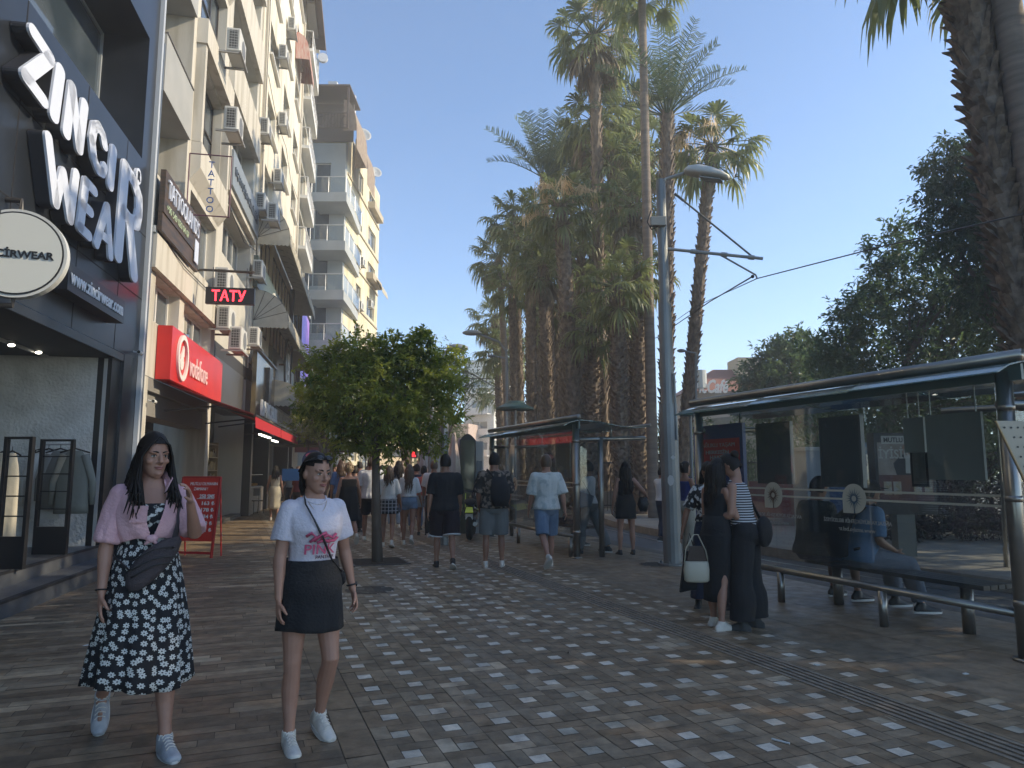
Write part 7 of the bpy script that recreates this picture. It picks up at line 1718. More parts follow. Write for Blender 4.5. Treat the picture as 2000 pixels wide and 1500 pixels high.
# ---------------------------------------------------------------- woman in pink shirt and daisy skirt
def woman_pink():
    B = Body(1.72, 'f', 1, L=(14, 3, 5, 3), R=(-14, 5, 32, -40), AL=(34, 14, 112, 22), AR=(4, 11, 10, 4), head=(16, -3), fat=1.0)
    g = G(264, 1458); t = person('woman in a pink shirt and black daisy skirt touching her long dark hair', g, -146, B)
    body = bodymesh(B, t, SK1, .0052, True, curl=(34, 18)); face(B, t)
    DZ = pattern('daisy_cloth', (.010, .010, .013), (.60, .60, .57), 'daisy', 25)
    skirt(B, t, 'skirt', 1.10, .36, DZ, .132, .26, .108, .25, 9, .018, True, cx=.0, cy=-.005, hemw=.022)
    PK = cloth('cloth_pink', (.64, .39, .42), (.58, .34, .37), 9)
    # cropped open shirt: shell round the torso with a V opening in front
    mb = MB(); R = []; n = 40
    for i, z in enumerate((1.125, 1.16, 1.22, 1.28, 1.34, 1.39, 1.43, 1.455)):
        q = None
        for a_, b_ in zip(B.prof, B.prof[1:]):
            if a_[0] <= z <= b_[0]+1e-6: f = (z-a_[0])/(b_[0]-a_[0]); q = [a_[k]+(b_[k]-a_[k])*f for k in range(4)]
        op = [.02, .05, .16, .28, .38, .48, .60, .75][i]; infl = [.040, .050, .040, .032, .026, .022, .018, .022][i]; ring = []
        for j in range(n):
            a = pi/2+op+(2*pi-2*op)*j/(n-1); w_ = infl+.006*sin(j*1.7+i*1.1); ring.append(B.up(V((cos(a)*(q[1]+w_), q[3]+sin(a)*(q[2]+w_), z+.01*sin(j*.9)*(i == 0)))))
        R.append(ring)
    fs = [(i*n+j, i*n+j+1, (i+1)*n+j+1, (i+1)*n+j) for i in range(7) for j in range(n-1)]; mb.add([p for r in R for p in r], fs); o = place('shirt', B.tr(mb).mesh('shirt', False), PK, t, True); o.modifiers.new('t', 'SOLIDIFY').thickness = .006; o.modifiers.new('s', 'SUBSURF').levels = 1
    for nm in 'LR':
        mb = MB(); B.armtube(mb, nm, 0, .47, .013, .026); sh, el = B.arm[nm][:2]; e = sh.lerp(el, .88); d = (el-sh).normalized(); mb.tube([e-d*.012, e+d*.014], [.064, .067], 16)
        place('sleeve', melt(B.tr(mb), .008, 4, .008, 12, 3), PK, t, True)
    mb = MB()
    for sg_ in (-1, 1):
        pts = [B.up(V((sg_*.045, -.055, 1.475))), B.up(V((sg_*.078, .0, 1.470))), B.up(V((sg_*.085, .06, 1.440))), B.up(V((sg_*.060, .105, 1.385)))]
        mb.tube(pts, [(.026, .005), (.030, .005), (.030, .005), (.008, .004)], 8, el=(0, 0, B.rot() @ V((sg_*.5, .1, 1))))
    place('collar', B.tr(mb).mesh('collar'), PK, t, True)
    mb = MB(); K = B.up(V((.0, .150, 1.135))); mb.ball(K, (.032, .022, .022), 12, 8); mb.tube([K, K+V((-.03, .005, -.035))], [.016, .005], 8); mb.tube([K, K+V((.035, .0, -.03))], [.016, .005], 8); place('shirt_knot', B.tr(mb).mesh('knot'), PK, t, True)
    mb = MB(); mb.cbox(B.up(V((.075, .172, 1.27))), (.085, .008, .085), B.rot() @ Rz(-.35)); mb.cbox(B.up(V((.075, .177, 1.305))), (.09, .008, .022), B.rot() @ Rz(-.35)); place('pocket', B.tr(mb).mesh('pocket'), PK, t)
    mb = MB()
    for k in range(4): mb.ball(B.up(V((.018+.022*k, .158-.006*k, 1.17+.05*k))), (.006, .003, .006), 8, 6)
    place('button', B.tr(mb).mesh('button'), PK, t)
    top(B, t, 'camisole', pattern('daisy_top', (.010, .010, .013), (.60, .60, .57), 'dots', 30), 1.06, 1.325, .006, 0, vox=.009, amp=0)
    # hair
    hb = MB(); cap_hair(B, hb, 1.13, .05); locks(B, hb, 230, .36, .12, r=.0075, seed=2, wave=.03, front=True); locks(B, hb, 130, .34, .10, r=.008, seed=5, wave=.034)
    c, R_ = B.hd, B.hr
    for sg_ in (-1, 1):
        for k in range(30):
            f = k/29; ph = k*1.3; p0 = c+R_ @ V((.004*sg_, .070-.02*f, .108-.006*f)); p1 = c+R_ @ V((sg_*(.052+.012*f), .078-.03*f, .062)); p2 = c+R_ @ V((sg_*(.083+.006*f), .052-.04*f, .0)); p3 = p2+V((sg_*.010, .012, -.12)); p3 = p3+V((sin(ph*2.1)*.012, cos(ph*1.7)*.008, 0)); p4 = p3+V((sg_*.004+sin(ph)*.022, .07+.02*cos(ph*3), -.10-.03*sin(ph*2.7))); p5 = p4+V((sin(ph*1.9)*.026, .02+cos(ph)*.018, -.06-.045*sin(ph*4.3)))
            hb.tube([p0, p1, p2, p3, p4, p5], [.004, .007, .008, .008, .007, .002], 5)
    place('hair', B.tr(hb).mesh('hair'), HD, t, True)
    # belt bag is worn: a thing of its own
    for nm in 'LR': shoe(B, t, nm, GSH, True)
    mb = MB(); wr = B.arm['R'][2]; f = B.arm['R'][3]; R_b = []; a = f.orthogonal().normalized(); b = f.cross(a)
    mb.tube([wr-f*.02+(a*cos(q)+b*sin(q))*.030 for q in [2*pi*k/16 for k in range(17)]], .004, 6); place('bracelet', B.tr(mb).mesh('br'), BLKC, t, True)
    finish(t, g, -146); return B, t, g
B1, W1, g1 = woman_pink()
def worn(B, t, deg, g, name, label, cat, parts):
    """carried thing, built in the wearer's frame but top-level"""
    o = thing(name, label, cat, g, radians(deg)); M_ = MATX[o.name]; MATX[o.name] = Matrix.Identity(4)
    for nm, mb, m in parts: place(nm, B.tr(mb).mesh(nm), m, o, True)
    MATX[o.name] = M_; return o
BAGM = mat('bag_grey', (.062, .048, .052), .85, c2=(.05, .04, .043), sc=8, bump=.4, bsc=150)
mb = MB(); R = []
cB = B1.up(V((-.005, .175, 1.0)))
for f, w_, d_, zc in ((-1, .02, .02, 0), (-.85, .06, .035, 0), (-.45, .10, .045, 0), (.05, .125, .048, 0), (.55, .115, .042, 0), (.88, .085, .03, 0), (1, .02, .02, 0)):
    c = cB+V((f*.050*-1, 0, f*.125)); R.append([c+V((cos(a)*w_, sin(a)*d_, -cos(a)*w_*.42)) for a in [2*pi*k/20 for k in range(20)]])
mb.rings(R); mz = MB()
for dz, ww in ((.055, .10), (.005, .115), (-.03, .10)):
    mz.tube([cB+V((x*ww, .052*math.sqrt(max(0, 1-x*x*.8))+.010, dz+.03*cos(x*1.5)-x*.03)) for x in [-1+k/6 for k in range(13)]], .0045, 6)
ms = MB(); ms.tube([cB+V((-.10, -.01, .10)), B1.up(V((-.135, .13, 1.22))), B1.up(V((-.14, .09, 1.36))), B1.up(V((-.10, .0, 1.455))), B1.up(V((0, -.12, 1.33))), B1.up(V((.13, -.09, 1.15))), B1.up(V((.165, .02, 1.04))), cB+V((.11, -.03, -.02))], [(.022, .004)]*8, 8, el=(0, 0, (.4, .3, .6)))
worn(B1, W1, -146, g1, 'sling_bag', 'dark grey sling bag worn on the front of the woman in pink', 'bag', [('pouch', mb, BAGM), ('zip', mz, mat('zipd', (.02, .018, .018), .5)), ('strap', ms, BAGM)])
# ---------------------------------------------------------------- woman in white printed T-shirt and black skirt
def woman_white():
    B = Body(1.60, 'f', 2, L=(17, 2, 42, -8), R=(-4, 2, 2, 0), AL=(-3, 14, 14, -4), AR=(4, 9, 8, 3), head=(18, -5), fat=1.02)
    B = Body(1.60, 'f', 2, L=(14, 2, 40, -14), R=(4, 2, 4, 0), AL=(-6, 15, 16, -2), AR=(3, 9, 8, 3), head=(18, -5), fat=1.02)
    g = G(596, 1447); deg = -146; t = person('woman in a white printed T-shirt and black skirt with sunglasses on her head', g, deg, B)
    bodymesh(B, t, SK1, .0052, True, curl=(38, 30)); face(B, t)
    TW = cloth('tshirt_white', (.60, .56, .62), (.56, .52, .58), 5); mb = MB(); B.torso(mb, 1.03, 1.43, .014, hem=.004)
    for nm in 'LR': B.armtube(mb, nm, 0, .36, .014, .018)
    o = place('tshirt', melt(B.tr(mb), .008, 4, .011, 7, 4), TW, t, True)
    mb = MB(); n = 24; mb.tube([B.up(V((cos(a)*.066, .0+sin(a)*.064+.016, 1.440-.040*max(0, sin(a))))) for a in [2*pi*k/n for k in range(n+1)]], .0075, 6); place('neckband', B.tr(mb).mesh('nb'), TW, t, True)
    # print: pink animal-like shapes are left as loose brush marks above the lettering
    PR = mat('print_pink', (.50, .085, .17), .7); PD = mat('print_dark', (.10, .04, .07), .7)
    def front(x, z):
        q = [p for p in B.prof]; a_ = next((p, r) for p, r in zip(q, q[1:]) if p[0] <= z <= r[0]); f = (z-a_[0][0])/(a_[1][0]-a_[0][0]); rx, ry, yc = [a_[0][i]+(a_[1][i]-a_[0][i])*f for i in (1, 2, 3)]
        rx = (rx*B.fat+.030); ry = (ry*B.fat+.034); return B.up(V((x, yc+ry*math.sqrt(max(.05, 1-(x/rx)**2)), z)))
    def wraptext(s_, x0, x1, z0, z1, bold, m, nm):
        q = text_mb(s_, (1, 0, 0), (0, 1, 0), (0, 0, 0), w=1, h=1, ext=.004, bold=bold); out = MB()
        out.add([front(x0+(x1-x0)*p.x, z0+(z1-z0)*p.y)+V((0, p.z, 0)) for p in q.v], q.f); place(nm, B.tr(out).mesh(nm), m, t)
    wraptext('PINK', .085, -.105, 1.105, 1.165, .01, PR, 'print_word'); wraptext('PANTHER', .02, -.10, 1.078, 1.098, 0, PD, 'print_small')
    mb = MB(); rn = random.Random(4)
    for pts in ([(.085, 1.215), (.06, 1.235), (.03, 1.21), (.06, 1.18)], [(.04, 1.185), (.0, 1.225), (-.03, 1.235)], [(-.0, 1.20), (-.04, 1.22), (-.075, 1.20), (-.10, 1.225)], [(-.05, 1.185), (-.09, 1.18), (-.115, 1.20)], [(.02, 1.175), (-.02, 1.19), (-.06, 1.175)]):
        P3 = [front(x, z) for x, z in pts]; mb.tube(P3, [.009]*len(P3), 6)
    place('print_marks', B.tr(mb).mesh('pm'), PR, t, True)
    skirt(B, t, 'skirt', 1.065, .655, BLKC, .158, .195, .130, .155, 5, .007, cy=.015, hemw=.010)
    hb = MB(); cap_hair(B, hb, 1.06, .055, nape=-.10); c, R_ = B.hd, B.hr; hb.ball(c+R_ @ V((0, -.10, -.02)), (.045, .035, .05), 12, 8, R_)
    rn = random.Random(8)
    for k in range(46): b = rn.uniform(0, pi); hb.tube([c+R_ @ V((cos(b)*.070, sin(b)*.06+.02, .075+.02*sin(b))), c+R_ @ V((cos(b)*.082, -.02, .065)), c+R_ @ V((cos(b)*.06, -.09, .0)), c+R_ @ V((0, -.12, -.03))], [.004, .007, .007, .004], 5)
    hb.tube([c+R_ @ V((0, -.115, -.02)), c+R_ @ V((0, -.125, -.1)), c+R_ @ V((0, -.10, -.17))], [.03, .024, .008], 8)
    place('hair', B.tr(hb).mesh('hair'), HD, t, True)
    for nm in 'LR': shoe(B, t, nm, WSH, True)
    mb = MB(); f = B.arm['L'][3]; wr = B.arm['L'][2]; a = f.orthogonal().normalized(); b = f.cross(a); mb.tube([wr-f*.03+(a*cos(q)+b*sin(q))*.029 for q in [2*pi*k/16 for k in range(17)]], .006, 6); mb.ball(wr-f*.03+V((-.028, 0, 0)), (.008, .016, .016), 10, 8); place('watch', B.tr(mb).mesh('w'), BSH, t, True)
    mb = MB(); mb.tube([B.up(V((cos(a)*.062, .03+sin(a)*.08, 1.425-.075*max(0, sin(a))**2))) for a in [pi*k/20 for k in range(21)]], .0016, 5); place('necklace', B.tr(mb).mesh('n'), mat('gold', (.5, .35, .2), .3, .8), t, True)
    finish(t, g, deg)
    # sunglasses pushed up on the hair
    sgm = MB(); fr = MB()
    for sg_ in (-1, 1): sgm.ball(c+R_ @ V((sg_*.031, .072, .100)), (.026, .007, .018), 16, 10, R_ @ Rx(.7)); fr.tube([c+R_ @ V((sg_*.064, .062, .10)), c+R_ @ V((sg_*.082, .0, .07)), c+R_ @ V((sg_*.082, -.05, .03))], .003, 5)
    fr.tube([c+R_ @ V((-.012, .082, .105)), c+R_ @ V((.012, .082, .105))], .003, 5)
    worn(B, t, deg, g, 'sunglasses', 'dark sunglasses pushed up on the hair of the woman in white', 'sunglasses', [('lens', sgm, mat('lensd', (.015, .013, .015), .12)), ('frame', fr, BSH)])
    st = MB(); P_ = [B.up(V((.055, -.03, 1.468)))]+[front(x, z)+V((0, .006, 0)) for x, z in ((.08, 1.40), (.045, 1.31), (0, 1.22), (-.045, 1.14), (-.09, 1.06))]+[B.up(V((-.175, .06, .98))), B.up(V((-.175, -.05, 1.0))), B.up(V((-.08, -.15, 1.15))), B.up(V((.03, -.13, 1.36))), B.up(V((.055, -.03, 1.468)))]
    st.tube(P_, [(.0075, .004)]*len(P_), 6, el=(0, 0, (.8, 0, .6))); pc_ = MB(); pc_.ball(B.up(V((-.20, -.03, .93))), (.03, .07, .05), 12, 8)
    worn(B, t, deg, g, 'shoulder_bag', 'thin black cross-body bag of the woman in white', 'bag', [('strap', st, BSH), ('pouch', pc_, BLKC)])
    return B, t
woman_white()
# ---------------------------------------------------------------- everyone else
def generic(label, px, py, deg, H=1.7, sex='f', hair=None, hm=HD, skin=SK2, tp=None, bt=None, sh=WSH, vox=.012, fat=1.0, y=None, face_=False, group=None, sit=False, loc=None, **pose):
    g = loc if loc is not None else G(px, py); B = Body(H, sex, fat=fat, sit=sit, **pose); t = person(label, g, deg, B, group)
    bodymesh(B, t, skin, max(vox, .0095)); hb = MB()
    if face_: face(B, t)
    if hair == 'short': cap_hair(B, hb, 1.09, .05, nape=-.055, n=24, m=14)
    elif hair == 'long': cap_hair(B, hb, 1.10, .05, nape=-.10, n=24, m=14); locks(B, hb, 46, .30, .10, r=.017, seed=int(px), wave=.012)
    elif hair == 'longer': cap_hair(B, hb, 1.10, .05, nape=-.10, n=24, m=14); locks(B, hb, 60, .44, .08, r=.018, seed=int(px), wave=.015)
    elif hair == 'bun': cap_hair(B, hb, 1.07, .05, nape=-.08, n=24, m=14); hb.ball(B.hd+B.hr @ V((0, -.11, .05)), .045, 12, 8)
    elif hair == 'curly':
        cap_hair(B, hb, 1.12, .05, nape=-.07, n=24, m=14); rn = random.Random(int(px))
        for _ in range(60): a, b = rn.uniform(0, 1.7), rn.uniform(pi*.95, 2.05*pi); hb.ball(B.hd+B.hr @ V((sin(a)*cos(b)*.085, sin(a)*sin(b)*.108, cos(a)*.13)), .022, 6, 5)
    if hair: place('hair', B.tr(hb).mesh('hair'), hm, t, True)
    for k in (tp or []):
        kind, m = k[0], k[1]; kw = k[2] if len(k) > 2 else {}
        if kind == 'tee': top(B, t, 'tshirt', m, **{**dict(z0=.93, inf=.022, hem=.012, vox=vox), **kw})
        elif kind == 'shirt': top(B, t, 'shirt', m, **{**dict(z0=.88, inf=.034, hem=.03, sinf=.03, sflare=.03, sl=.48, vox=vox, amp=.012), **kw})
        elif kind == 'tank': top(B, t, 'tank_top', m, **{**dict(z0=.98, z1=1.36, inf=.010, sl=0, vox=vox), **kw}); mb = MB(); [mb.tube([B.up(V((s_*.075, .10, 1.33))), B.up(V((s_*.085, .02, 1.435))), B.up(V((s_*.08, -.085, 1.33)))], .012, 6) for s_ in (-1, 1)]; place('strap', B.tr(mb).mesh('strap'), m, t, True)
    for k in (bt or []):
        kind, m = k[0], k[1]; kw = k[2] if len(k) > 2 else {}
        if kind == 'shorts': shorts(B, t, 'shorts', m, **{**dict(vox=vox), **kw})
        elif kind == 'trousers': shorts(B, t, 'trousers', m, **{**dict(f1=.97, flare=.03, vox=vox, inf=.012), **kw})
        elif kind == 'skirt': skirt(B, t, 'skirt', kw.get('z0', 1.04), kw.get('z1', .62), m, kw.get('a', .145), kw.get('b', .20), kw.get('c', .115), kw.get('d', .16), kw.get('folds', 8), kw.get('fa', .012), cy=kw.get('cy', 0), n=48, rows=8)
    for nm in 'LR': shoe(B, t, nm, sh)
    finish(t, g, deg); return B, t, g, deg
FLOR = pattern('shirt_floral_dark', (.020, .018, .016), (.20, .155, .12), 'blot', 16); PALE = pattern('shirt_leaf_pale', (.52, .54, .52), (.36, .40, .40), 'blot', 7)
STRP = pattern('shirt_striped', (.010, .010, .018), (.55, .56, .58), 'stripe', 260); PLD = pattern('skirt_plaid', (.012, .014, .022), (.30, .30, .32), 'plaid', 90)
# men and women walking away
Bm, t_, g_, d_ = generic('man all in black with white-edged shorts walking away', 868, 1108, 8, 1.76, 'm', 'short', tp=[('tee', BLKC, dict(z0=.86, inf=.034, hem=.02, sl=.5))], bt=[('shorts', cloth('cloth_wine', (.016, .008, .012)), dict(f1=.50, flare=.05, inf=.03))], sh=BSH, fat=1.08, L=(12, 3, 14, 0), R=(-12, 2, 24, -25), AL=(-8, 10, 10, 0), AR=(12, 9, 14, 0))
B = Bm; mb = MB()
for nm in 'LR':
    h, kn, an, fd = B.leg[nm]; c = h.lerp(kn, .955); d = (kn-h).normalized(); mb.tube([c-d*.008, c+d*.008], [.139, .140], 20)
place('white_hem', B.tr(mb).mesh('hem'), WHC, t_, True)
Bf, t_, g_, d_ = generic('man in a dark floral shirt and grey shorts with a backpack', 965, 1108, 4, 1.78, 'm', 'short', tp=[('shirt', FLOR, dict(sl=.5))], bt=[('shorts', GRC, dict(f1=.5, flare=.035, inf=.026))], sh=WSH, fat=1.08, L=(6, 4, 8, 0), R=(10, 3, 12, 0), AL=(4, 12, 30, 10), AR=(8, 10, 30, 10))
mb = MB(); mb.tube([Bf.up(V((.06, -.19, 1.34))), Bf.up(V((.07, -.24, 1.2))), Bf.up(V((.08, -.25, 1.05))), Bf.up(V((.08, -.22, .93)))], [(.10, .04), (.14, .08), (.15, .09), (.11, .06)], 16, el=(0, 0, (1, 0, 0)))
ms = MB(); ms.tube([Bf.up(V((.0, -.2, 1.32))), Bf.up(V((-.11, -.06, 1.46))), Bf.up(V((-.13, .14, 1.3)))], .014, 6)
worn(Bf, t_, d_, g_, 'backpack', 'small black backpack on the man in the dark floral shirt', 'backpack', [('bag', mb, BLKC), ('strap', ms, BLKC)])
generic('man in a pale leaf-patterned shirt and denim shorts walking away', 1068, 1108, 14, 1.76, 'm', 'short', hm=HB, skin=SK1, tp=[('shirt', PALE, dict(sl=.5))], bt=[('shorts', DNM, dict(f1=.50, flare=.03, inf=.02))], sh=WSH, fat=1.0, L=(-18, 2, 30, -38), R=(14, 2, 6, 4), AL=(10, 8, 14, 0), AR=(-10, 14, 12, 0))
generic('tall man in a sunlit white shirt and black shorts behind the orange tree', 722, 1056, 6, 1.80, 'm', 'short', hm=HB, tp=[('shirt', WHC, dict(z0=.86))], bt=[('shorts', BLKC, dict(f1=.45))], sh=WSH, fat=1.1, L=(6, 3, 6, 0), R=(-4, 3, 10, -10), AL=(0, 12, 12, 0), AR=(0, 12, 20, 0))
generic('girl in a white top and dark plaid skirt beside the tree trunk', 757, 1068, 4, 1.60, 'f', 'long', hm=HB, tp=[('tee', WHC, dict(z0=1.0, sl=.5, inf=.03))], bt=[('skirt', PLD, dict(z0=1.06, z1=.70, b=.20))], sh=WSH, L=(8, 2, 6, 0), R=(-10, 2, 26, -20), AL=(0, 10, 12, 0), AR=(0, 14, 24, 0))
generic('girl with very long brown hair, white top and denim shorts', 797, 1064, 2, 1.63, 'f', 'longer', hm=HB, tp=[('tee', WHC, dict(z0=1.02, sl=.5, inf=.03))], bt=[('shorts', DNM, dict(f1=.18, inf=.014, flare=.012))], sh=WSH, L=(8, 2, 4, 0), R=(-14, 2, 34, -30), AL=(0, 12, 14, 0), AR=(4, 14, 30, 0))
Bc, t_, g_, d_ = generic('woman in a coral top and light denim shorts', 826, 1046, 0, 1.62, 'f', 'bun', tp=[('tee', cloth('coral', (.52, .13, .11)), dict(sl=.1, z0=.98))], bt=[('shorts', DNML, dict(f1=.24, inf=.016))], sh=BSH, L=(6, 2, 6, 0), R=(-6, 2, 12, -10), AL=(0, 10, 20, 0), AR=(4, 14, 40, 10))
mb = MB(); mb.ball(Bc.up(V((-.19, -.02, .86))), (.05, .08, .07), 12, 8); ms = MB(); ms.tube([Bc.up(V((-.17, -.04, .92))), Bc.up(V((-.06, -.155, 1.15))), Bc.up(V((.09, -.11, 1.40)))], .009, 6)
worn(Bc, t_, d_, g_, 'shoulder_bag', 'black cross-body bag on the woman in the coral top', 'bag', [('pouch', mb, BLKC), ('strap', ms, BLKC)])
generic('blonde curly-haired woman in a loose black dress seen from behind', 678, 1066, 22, 1.66, 'f', 'curly', HL, skin=SK1, tp=[('tank', cloth('sheer', (.045, .035, .028)), dict(z1=1.38))], bt=[('skirt', BLKC, dict(z0=1.22, z1=.52, a=.15, b=.24, c=.13, d=.2))], sh=WSH, fat=1.12, L=(10, 3, 8, 0), R=(-16, 2, 40, -40), AL=(0, 14, 14, 0), AR=(4, 16, 20, 0))
generic('woman in a pale ribbed sleeveless dress by the bakery', 535, 1016, 10, 1.66, 'f', 'long', skin=SK1, tp=[('tank', cloth('dress_beige', (.48, .43, .33)), dict(z0=.98, z1=1.35))], bt=[('skirt', cloth('dress_beige', (.48, .43, .33)), dict(z0=1.06, z1=.36, a=.135, b=.185, c=.11, d=.15, fa=.004))], sh=WSH, L=(6, 2, 6, 0), R=(-4, 2, 10, 0), AL=(10, 16, 30, 0), AR=(4, 10, 16, 0))
generic('person in a dark olive vest facing the camera behind the blonde woman', 652, 1032, 172, 1.66, 'f', 'short', tp=[('tank', cloth('olive', (.09, .08, .06)), {})], bt=[('trousers', NVY, {})], sh=BSH, AL=(30, 12, 90, 30), AR=(10, 12, 30, 0), face_=True)
generic('woman in a short black sleeveless dress walking past the far shelter', 1224, 1083, 6, 1.66, 'f', 'longer', skin=SK1, tp=[('tank', BLKC, dict(z1=1.36, z0=.95))], bt=[('skirt', BLKC, dict(z0=1.10, z1=.66, a=.14, b=.19, c=.115, d=.15, fa=.006))], sh=BSH, L=(3, 3, 4, 0), R=(4, 4, 6, 0), AL=(2, 12, 10, 0), AR=(-30, 34, 95, -10), fat=1.03)
mb = MB(); g_ = G(1224, 1083); c = AT(1256, 985, g_.y); t = thing('shoulder_bag', 'glossy black tasselled bag hanging from the arm of the woman in the short black dress', 'bag', c); mb.tube([c+V((0, 0, .13)), c, c-V((0, 0, .13))], [(.07, .05), (.11, .07), (.06, .05)], 14, el=(0, 0, (1, 0, 0))); mb.build('pouch', mat('glossblack', (.012, .012, .014), .25, bump=1, bsc=30), t, True)
mb = MB(); mb.tube([c+V((-.06, 0, .12)), c+V((-.05, 0, .32)), c+V((.05, 0, .32)), c+V((.06, 0, .12))], .008, 6); mb.build('handle', BSH, t, True)
Bw, t_, g_, d_ = generic('man in a white T-shirt and dark trousers half hidden by the tram pole', 1294, 1052, -60, 1.74, 'm', 'short', tp=[('tee', WHC, {})], bt=[('trousers', NVY, {})], sh=BSH, L=(10, 3, 10, 0), R=(-6, 2, 14, -10), AL=(30, 10, 30, 0), AR=(4, 10, 20, 0), loc=G(1296, 1056, -.15))
Bv, t_, g_, d_ = generic('woman in a blue vest and loose cream trousers beside the tram pole', 1343, 1092, -62, 1.66, 'f', 'bun', tp=[('tank', cloth('blue_vest', (.02, .035, .16)), {})], bt=[('trousers', cloth('cream_tr', (.40, .37, .30)), dict(inf=.02, flare=.07))], sh=WSH, L=(6, 3, 4, 0), R=(2, 3, 6, 0), AL=(14, 10, 78, 20), AR=(14, 12, 74, 25), face_=True)
mb = MB(); mb.ball(Bv.up(V((-.13, .14, .90))), (.13, .06, .085), 14, 8); ms = MB(); ms.tube([Bv.up(V((-.2, .08, .95))), Bv.up(V((0, .14, 1.2))), Bv.up(V((.1, .05, 1.44)))], .008, 6)
worn(Bv, t_, d_, g_, 'shoulder_bag', 'black bag at the hip of the woman in the blue vest', 'bag', [('pouch', mb, BLKC), ('strap', ms, BLKC)])
# the group of three standing in front of the near shelter
Bk, tk, gk, dk = generic('woman in a long black dress with very long dark hair standing by the near shelter', 1405, 1226, -62, 1.62, 'f', 'longer', skin=SK1, vox=.010, tp=[('tank', BLKC, dict(z1=1.35, z0=.9, inf=.012))], bt=[('skirt', BLKC, dict(z0=1.12, z1=.27, a=.13, b=.15, c=.115, d=.125, fa=.004, folds=5))], sh=WSH, fat=.98, L=(4, 2, 4, 0), R=(-3, 2, 4, 0), AL=(8, 8, 92, 38), AR=(16, 14, 96, 30), head=(10, -24), lean=3)
Bs, ts, gs_, ds = generic('woman in a striped sleeveless top and black flared trousers leaning in', 1462, 1228, 58, 1.68, 'f', 'bun', skin=SK1, vox=.010, tp=[('tank', STRP, dict(z1=1.40, z0=.99, inf=.014))], bt=[('trousers', BLKC, dict(inf=.014, flare=.075))], sh=cloth('shoe_charcoal', (.06, .06, .06)), fat=1.08, L=(3, 3, 3, 0), R=(-2, 3, 3, 0), AL=(14, 6, 84, 30), AR=(10, 8, 90, 30), head=(-6, -30), lean=10)
mb = MB(); mb.ball(Bs.up(V((.06, -.17, .92))), (.15, .075, .15), 18, 12); ms = MB(); ms.tube([Bs.up(V((.16, -.14, .98))), Bs.up(V((.17, -.06, 1.25))), Bs.up(V((.14, .0, 1.455))), Bs.up(V((.05, .13, 1.3)))], [(.017, .005)]*4, 8, el=(0, 0, (.4, 1, 0)))
worn(Bs, ts, ds, gs_, 'shoulder_bag', 'big soft black bag on the back of the woman in stripes', 'bag', [('pouch', mb, cloth('bagblack', (.014, .013, .015))), ('strap', ms, BLKC)])
Bh, th, gh, dh = generic('third person in dark jeans and a patterned top hidden between the two women in black', 1392, 1186, 165, 1.60, 'f', 'long', skin=SK2, tp=[('tee', pattern('topbw', (.012, .012, .014), (.6, .6, .58), 'blot', 22), dict(z0=1.0))], bt=[('trousers', NVY, dict(flare=.05))], sh=BSH, head=(-10, -30), AL=(20, 6, 80, 30), AR=(0, 24, 6, 0), L=(0, 7, 2, 0), R=(0, 7, 2, 0), face_=True)
# handbags carried low beside them
c = AT(1361, 1112, gk.y-.05); t = thing('handbag', 'cream curved handbag with dark lining held beside the long black dress', 'bag', c)
mb = MB(); R = []
for z, w_, d_ in ((-.12, .10, .04), (-.10, .125, .05), (0, .13, .055), (.06, .12, .045), (.075, .115, .04)): R.append([c+V((cos(a)*w_, sin(a)*d_, z)) for a in [2*pi*k/20 for k in range(20)]])
mb.rings(R); mb.build('pouch', mat('bag_cream', (.42, .39, .31), .5), t, True)
mb = MB(); mb.tube([c+V((-.12, 0, .05)), c+V((-.10, 0, .20)), c+V((-.02, 0, .33)), c+V((.02, 0, .33)), c+V((.09, 0, .18)), c+V((.115, 0, .05))], [(.012, .006)]*6, 8, el=(0, 0, (0, 1, 0))); mb.build('strap', mat('bag_cream', (.42, .39, .31)), t, True)
mb = MB(); mb.prism([c+V((-.09, .0, .076)), c+V((.10, 0, .076)), c+V((.07, 0, .22)), c+V((-.06, 0, .22))], (0, .02, 0)); mb.build('lining', mat('lining', (.04, .022, .014), .6), t)
c = AT(1345, 1118, gh.y-.1); t = thing('tote_bag', 'flat black tote bag hanging left of the cream handbag', 'bag', c)
mb = MB(); mb.prism([c+V((-.10, 0, -.22)), c+V((.09, 0, -.18)), c+V((.10, 0, .20)), c+V((-.03, 0, .24))], (.0, .06, 0)); mb.build('bag', BLKC, t, bevel=.01)
mb = MB(); mb.tube([c+V((-.02, .03, .22)), c+V((.03, .03, .42)), c+V((.09, .03, .2))], .008, 6); mb.build('handle', BLKC, t, True)
